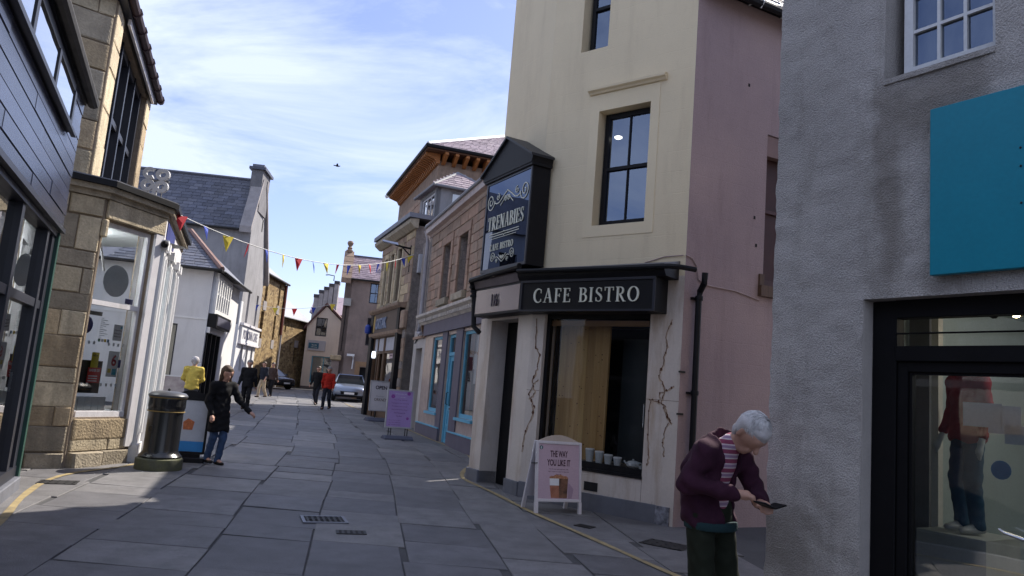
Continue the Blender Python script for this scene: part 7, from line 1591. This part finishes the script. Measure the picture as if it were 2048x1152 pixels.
    ar = MB(); P = [(-.31, 1.022)] + [(-.31 + .62 * i / 12, 1.022 + .12 * math.sin(math.pi * i / 12)) for i in range(13)] + [(.31, 1.022)]; ar.prism(P[::-1], -.02, .02); ar.build('arched_top', m_black, T, Rl)
    MB().box(-.33, .33, -.16, .16, 0, .09).build('base', m_black, T, bevel=.01); MB().box(-.25, .25, -.03, .03, .092, .142).build('stem', m_black, T)
    # small board by the white shop
    T = thing('menu_board', 'small pale picture board under the white shop window', 'sign', (-10.8, 24.6, ground(24.6)), 12)
    MB().box(-.45, .45, -.03, .03, .3, 1.0).build('panel', M('menu_pic', (.30, .25, .26), .6, .5, 5, col2=(.5, .46, .46)), T); MB().box(-.47, .47, -.035, .035, 1.002, 1.04).build('frame', m_paper, T)
    for x in (-.4, .4): MB().tube([(x, 0, 0), (x, 0, .3)], .02, 6).build('leg', m_iron, T)
build_boards()

def build_cafe_cups():
    a = math.radians(-39); A = (.35, 11.36)
    def at(u, d): return (A[0] + u * math.cos(a) - d * math.sin(a), A[1] + u * math.sin(a) + d * math.cos(a), .671)
    mc = M('paper_cup', (.50, .52, .52), .6); lbl = ('tallest paper cup on the cafe window board', 'second tallest paper cup beside the tallest one', 'shorter paper cup in the middle of the window row', 'smallest paper cup next to the saucer')
    for i, (u, hh) in enumerate(((1.06, .17), (1.22, .15), (1.37, .12), (1.52, .10))):
        T = thing('paper_cup', lbl[i], 'cup', at(u, .22), 0, 'cups on the cafe window board'); r = .055 + hh * .06
        mb = MB(); mb.lathe([(r * .72, 0), (r, hh)], 14); mb.build('cup', mc, T, smooth=True)
        mb = MB(); mb.lathe([(r * 1.05, hh), (r * 1.05, hh + .012), (r * .9, hh + .02)], 14); mb.build('lid', m_white, T, smooth=True)
    T = thing('teapot', 'round white teapot on the cafe window board', 'teapot', at(1.78, .2), -39)
    mb = MB(); mb.lathe([(.05, 0), (.09, .03), (.095, .06), (.07, .09), (.03, .1)], 16); mb.build('pot', mc, T, smooth=True); mb = MB(); mb.sphere((0, 0, .108), .016, 8); mb.build('lid', mc, T)
    MB().tube([(-.08, 0, .04), (-.13, 0, .07), (-.14, 0, .09)], [.016, .012, .01], 6).build('spout', mc, T); MB().tube([(.08, 0, .08), (.13, 0, .08), (.13, 0, .04), (.085, 0, .03)], .009, 6).build('handle', mc, T)
    T = thing('saucer', 'stack of small white saucers at the end of the window board', 'saucers', at(1.93, .18), 0); mb = MB(); mb.lathe([(.04, 0), (.045, .03), (.048, .03)], 12); mb.build('saucer', mc, T)
build_cafe_cups()

# ================================================================ cars
def car(label, loc, rot, paint, L=4.5, W=1.82, H=1.45, estate=False, hatch=False, name='parked_car', group='cars parked at the end of the street', light=None):
    """x forward; body shell lofted through stations, glasshouse, wheels, lights"""
    T = thing(name, label, 'car', loc, rot, group); h2 = W / 2; R = .32
    st = [(-L / 2, .42, .86, .82), (-L / 2 + .08, .30, .98, .93), (-L * .30, .24, 1.00, 1.0), (0, .22, .98, 1.0), (L * .20, .24, .95, 1.0), (L * .36, .26, .86, .97), (L / 2 - .12, .28, .76, .90), (L / 2, .36, .64, .78)]
    rings = []; n = 12
    for x, zb, zt, k in st:
        w = h2 * k; ring = [(x, -w * .88, zb), (x, -w * .98, zb + .12), (x, -w, (zb + zt) / 2), (x, -w * .96, zt - .08), (x, -w * .84, zt), (x, -w * .3, zt + .03), (x, w * .3, zt + .03), (x, w * .84, zt), (x, w * .96, zt - .08), (x, w, (zb + zt) / 2), (x, w * .98, zb + .12), (x, w * .88, zb)]; rings.append(ring)
    mb = MB(); vs = [p for r in rings for p in r]; fs = []
    for i in range(len(st) - 1):
        for k in range(n): fs.append((i * n + k, (i + 1) * n + k, (i + 1) * n + (k + 1) % n, i * n + (k + 1) % n))
    fs += [tuple(range(n)), tuple(range(len(vs) - 1, len(vs) - n - 1, -1))]; mb.add(vs, [f[::-1] for f in fs]); body = mb.build('body', paint, T, smooth=True, angle=50)
    xb0, xb1 = (-L / 2 + .12 if estate else -L * .44), L * .26; xt0, xt1 = (-L / 2 + .45 if estate else -L * .24), L * .04; zb, zt = .97, H; wb, wt = h2 * .86, h2 * .68
    c = MB(); P = [(xb0, -wb, zb), (xb1, -wb, zb - .03), (xb1, wb, zb - .03), (xb0, wb, zb), (xt0, -wt, zt - .02), (xt1, -wt, zt), (xt1, wt, zt), (xt0, wt, zt - .02)]
    c.add(P, [(4, 5, 6, 7)]); c.add([(xt0, -wt, zt - .02), (xt1, -wt, zt), (xt1, wt, zt), (xt0, wt, zt - .02), (xt0 - .06, -wt - .02, zt - .07), (xt1 + .08, -wt - .02, zt - .06), (xt1 + .08, wt + .02, zt - .06), (xt0 - .06, wt + .02, zt - .07)], [(0, 4, 5, 1), (1, 5, 6, 2), (2, 6, 7, 3), (3, 7, 4, 0)])
    for sy in (-1, 1):
        for xa, xc in ((xb1, xt1), (xb0, xt0), ((xb0 + xb1) / 2 - .15, (xt0 + xt1) / 2)): c.tube([(xa, sy * wb, zb - .02), (xc, sy * wt, zt - .04)], .035, 5)
    c.build('roof', paint, T)
    gl = M('car_glass', (.015, .018, .022), .04, .05, spec=.9)
    def lerp(a, b, t): return tuple(a[i] + (b[i] - a[i]) * t for i in range(3))
    def pane(a, b, c_, d, nm): MB().quad(a, b, c_, d).build(nm, gl, T)
    pane(P[1], P[2], lerp(P[2], P[6], .93), lerp(P[1], P[5], .93), 'windscreen'); 
    if not hatch: pane(P[3], P[0], lerp(P[0], P[4], .93), lerp(P[3], P[7], .93), 'rear_window')
    pane(P[0], P[1], lerp(P[1], P[5], .93), lerp(P[0], P[4], .93), 'side_window'); pane(P[2], P[3], lerp(P[3], P[7], .93), lerp(P[2], P[6], .93), 'side_window')
    if hatch:
        a = MB(); a.add([(xt0, -wt, zt), (xt0, wt, zt), (xt0 - .95, wt, zt + .42), (xt0 - .95, -wt, zt + .42), (xt0, -wt, zt + .05), (xt0, wt, zt + .05), (xt0 - .95, wt, zt + .48), (xt0 - .95, -wt, zt + .48)], [(0, 1, 2, 3), (7, 6, 5, 4), (0, 4, 5, 1), (1, 5, 6, 2), (2, 6, 7, 3), (3, 7, 4, 0)]); hb = a.build('tailgate', paint, T)
        MB().quad((xt0 - .15, -wt * .85, zt + .06), (xt0 - .15, wt * .85, zt + .06), (xt0 - .8, wt * .85, zt + .35), (xt0 - .8, -wt * .85, zt + .35)).build('tailgate_window', gl, hb)
    tyre = M('tyre', (.012, .012, .012), .85); rim = M('rim', (.35, .35, .37), .35, metal=.7)
    for x in (L * .31, -L * .29):
        for sy in (-1, 1):
            w = MB(); w.lathe([(R * .62, -.1), (R, -.09), (R + .005, 0), (R, .09), (R * .62, .1)], 20); w.xf(Matrix.Translation((x, sy * (h2 - .11), R)) @ Matrix.Rotation(math.pi / 2, 4, 'X')); wh = w.build('wheel', tyre, T, smooth=True)
            r_ = MB(); r_.lathe([(.02, -.02), (R * .6, -.02), (R * .6, .02), (.02, .03)], 14); r_.xf(Matrix.Translation((x, sy * (h2 - .02), R)) @ Matrix.Rotation(-sy * math.pi / 2, 4, 'X')); r_.build('rim', rim, wh)
    xf = L / 2
    lm = M('lamp_lens', (.5, .5, .52), .1, .05, spec=.8)
    for sy in (-1, 1):
        MB().add([(xf - .03, sy * h2 * .5, .60), (xf - .28, sy * h2 * .88, .64), (xf - .32, sy * h2 * .87, .75), (xf - .1, sy * h2 * .5, .71), (xf + .01, sy * h2 * .5, .60), (xf - .22, sy * h2 * .93, .64), (xf - .26, sy * h2 * .91, .76), (xf - .06, sy * h2 * .5, .72)], [(4, 5, 6, 7), (0, 1, 5, 4), (3, 7, 6, 2), (1, 2, 6, 5)]).build('headlight', lm, T)
        MB().box(xb1 - .35, xb1 - .17, sy * (h2 + .0) - .09, sy * (h2 + .0) + .09, .98, 1.1).build('mirror', paint, T, bevel=.02)
        MB().box(-xf + .0, -xf + .1, sy * h2 * .62 - .12, sy * h2 * .62 + .12, .68, .9).build('tail_light', M('tail_red', (.25, .01, .01), .3), T)
    MB().add([(xf - .01, -.42, .38), (xf - .01, .42, .38), (xf - .06, .5, .68), (xf - .06, -.5, .68), (xf + .025, -.42, .38), (xf + .025, .42, .38), (xf - .02, .5, .68), (xf - .02, -.5, .68)], [(4, 5, 6, 7), (0, 4, 7, 3), (1, 2, 6, 5), (3, 7, 6, 2), (0, 1, 5, 4)]).build('grille', m_matt, T)
    MB().box(xf - .08, xf + .0, -h2 * .8, h2 * .8, .26, .36).build('bumper', m_matt, T); MB().box(xf + .026, xf + .036, -.26, .26, .40, .51).build('number_plate', m_paper, T); MB().box(-xf - .012, -xf + .0, -.26, .26, .62, .73).build('number_plate', M('plate_yellow', (.6, .45, .05), .6), T)
    return T
def build_cars():
    silver = M('silver_paint', (.19, .225, .30), .25, .03, metal=.45, coat=.6); white = M('white_car_paint', (.55, .56, .6), .3, .03, coat=.6); dk = M('dark_car_paint', (.02, .023, .03), .25, .03, coat=.7); blue = M('blue_car_paint', (.03, .05, .12), .25, .03, coat=.7)
    car('silver hatchback facing down the street beside the open sign', (-8.5, 41.4, ground(41)), -78, silver)
    car('pale estate car with its tailgate lifted behind the silver hatchback', (-9.85, 47.6, ground(47)), 100, white, estate=True, hatch=True)
    car('dark saloon car parked across the stone warehouses', (-17.0, 53.8, ground(54)), -35, dk, L=4.4)
    car('dark blue car half hidden behind the black suited walker', (-19.0, 55.2, ground(55)), -55, blue, L=4.3, H=1.6, estate=True)
    car('black car seen past the side of the silver hatchback', (-6.9, 44.0, ground(44)), -80, M('black_car_paint', (.012, .012, .014), .25, .03, coat=.7))
build_cars()

# ================================================================ bunting and a bird
def build_bunting():
    cols = {'r': M('flag_red', (.52, .025, .04), .75), 'b': M('flag_blue', (.025, .06, .38), .75), 'y': M('flag_yellow', (.66, .52, .05), .75)}
    cord = M('cord', (.6, .6, .6), .8)
    def line(a, b, sag, seq, w, hgt, label, t0=.02, t1=.98):
        a, b = Vector(a), Vector(b); T = thing('bunting', label, 'bunting', a)
        P = lambda t: (b - a) * t + Vector((0, 0, -sag * 4 * t * (1 - t)))
        mb = MB(); mb.tube([P(i / 24) for i in range(25)], .009, 4); mb.build('cord', cord, T)
        d = (b - a).normalized(); rr = random.Random(3)
        for i, c in enumerate(seq):
            t = t0 + (t1 - t0) * i / (len(seq) - 1); p = P(t); y = rr.uniform(-.9, .9); q = (Matrix.Rotation(y, 3, 'Z') @ d); q.z *= .5; tl = rr.uniform(-.05, .05); mb = MB()
            e = Vector((0, 0, -1)) * hgt * rr.uniform(.85, 1.05) + d.cross(Vector((0, 0, 1))) * rr.uniform(-.08, .08); nn = d.cross(Vector((0, 0, 1))).normalized() * .003
            A, B, C_, Mid = p - q * w / 2, p + q * w / 2, p + e, p + e * .45 + nn * 8
            mb.add([A + nn, B + nn, C_ + nn, Mid + nn, A - nn, B - nn, C_ - nn, Mid - nn], [(0, 1, 3), (1, 2, 3), (2, 0, 3), (5, 4, 7), (6, 5, 7), (4, 6, 7), (0, 4, 5, 1), (1, 5, 6, 2), (2, 6, 4, 0)]); mb.build('flag', cols[c], T)
    line((-5.62, 11.9, 4.02), (-3.45, 24.9, 5.95), .60, 'rby' * 6, .23, .28, 'string of red blue and yellow flags across the street', .015, .975)
    line((-15.2, 43.5, 5.5), (-10.3, 45.0, 6.2), .35, 'byrby', .35, .42, 'far string of small flags by the stone warehouse', .05, .9)
build_bunting()
def build_bird():
    P = Vector((-11.6, 60, 22.4)); P = Vector((-15.4, 60, 19.1)); T = thing('bird', 'small dark bird flying in the blue sky above the street', 'bird', P, 20); T.scale = (.75,) * 3
    mb = MB(); mb.sphere((0, 0, 0), .12, 8, (1.9, .8, .8)); mb.tube([(.2, 0, .02), (.34, 0, .05)], [.07, .02], 6); mb.tube([(-.2, 0, 0), (-.42, 0, .02)], [.06, .05], 6)
    for s in (-1, 1): mb.add([(.1, 0, .04), (-.14, 0, .04), (-.14, s * .5, .12), (.0, s * .52, .13), (.1, 0, .06), (-.14, 0, .06), (-.14, s * .5, .135), (.0, s * .52, .145)], [(0, 1, 2, 3), (7, 6, 5, 4), (0, 3, 7, 4), (1, 5, 6, 2), (2, 6, 7, 3)])
    mb.build('body', m_matt, T)
build_bird()
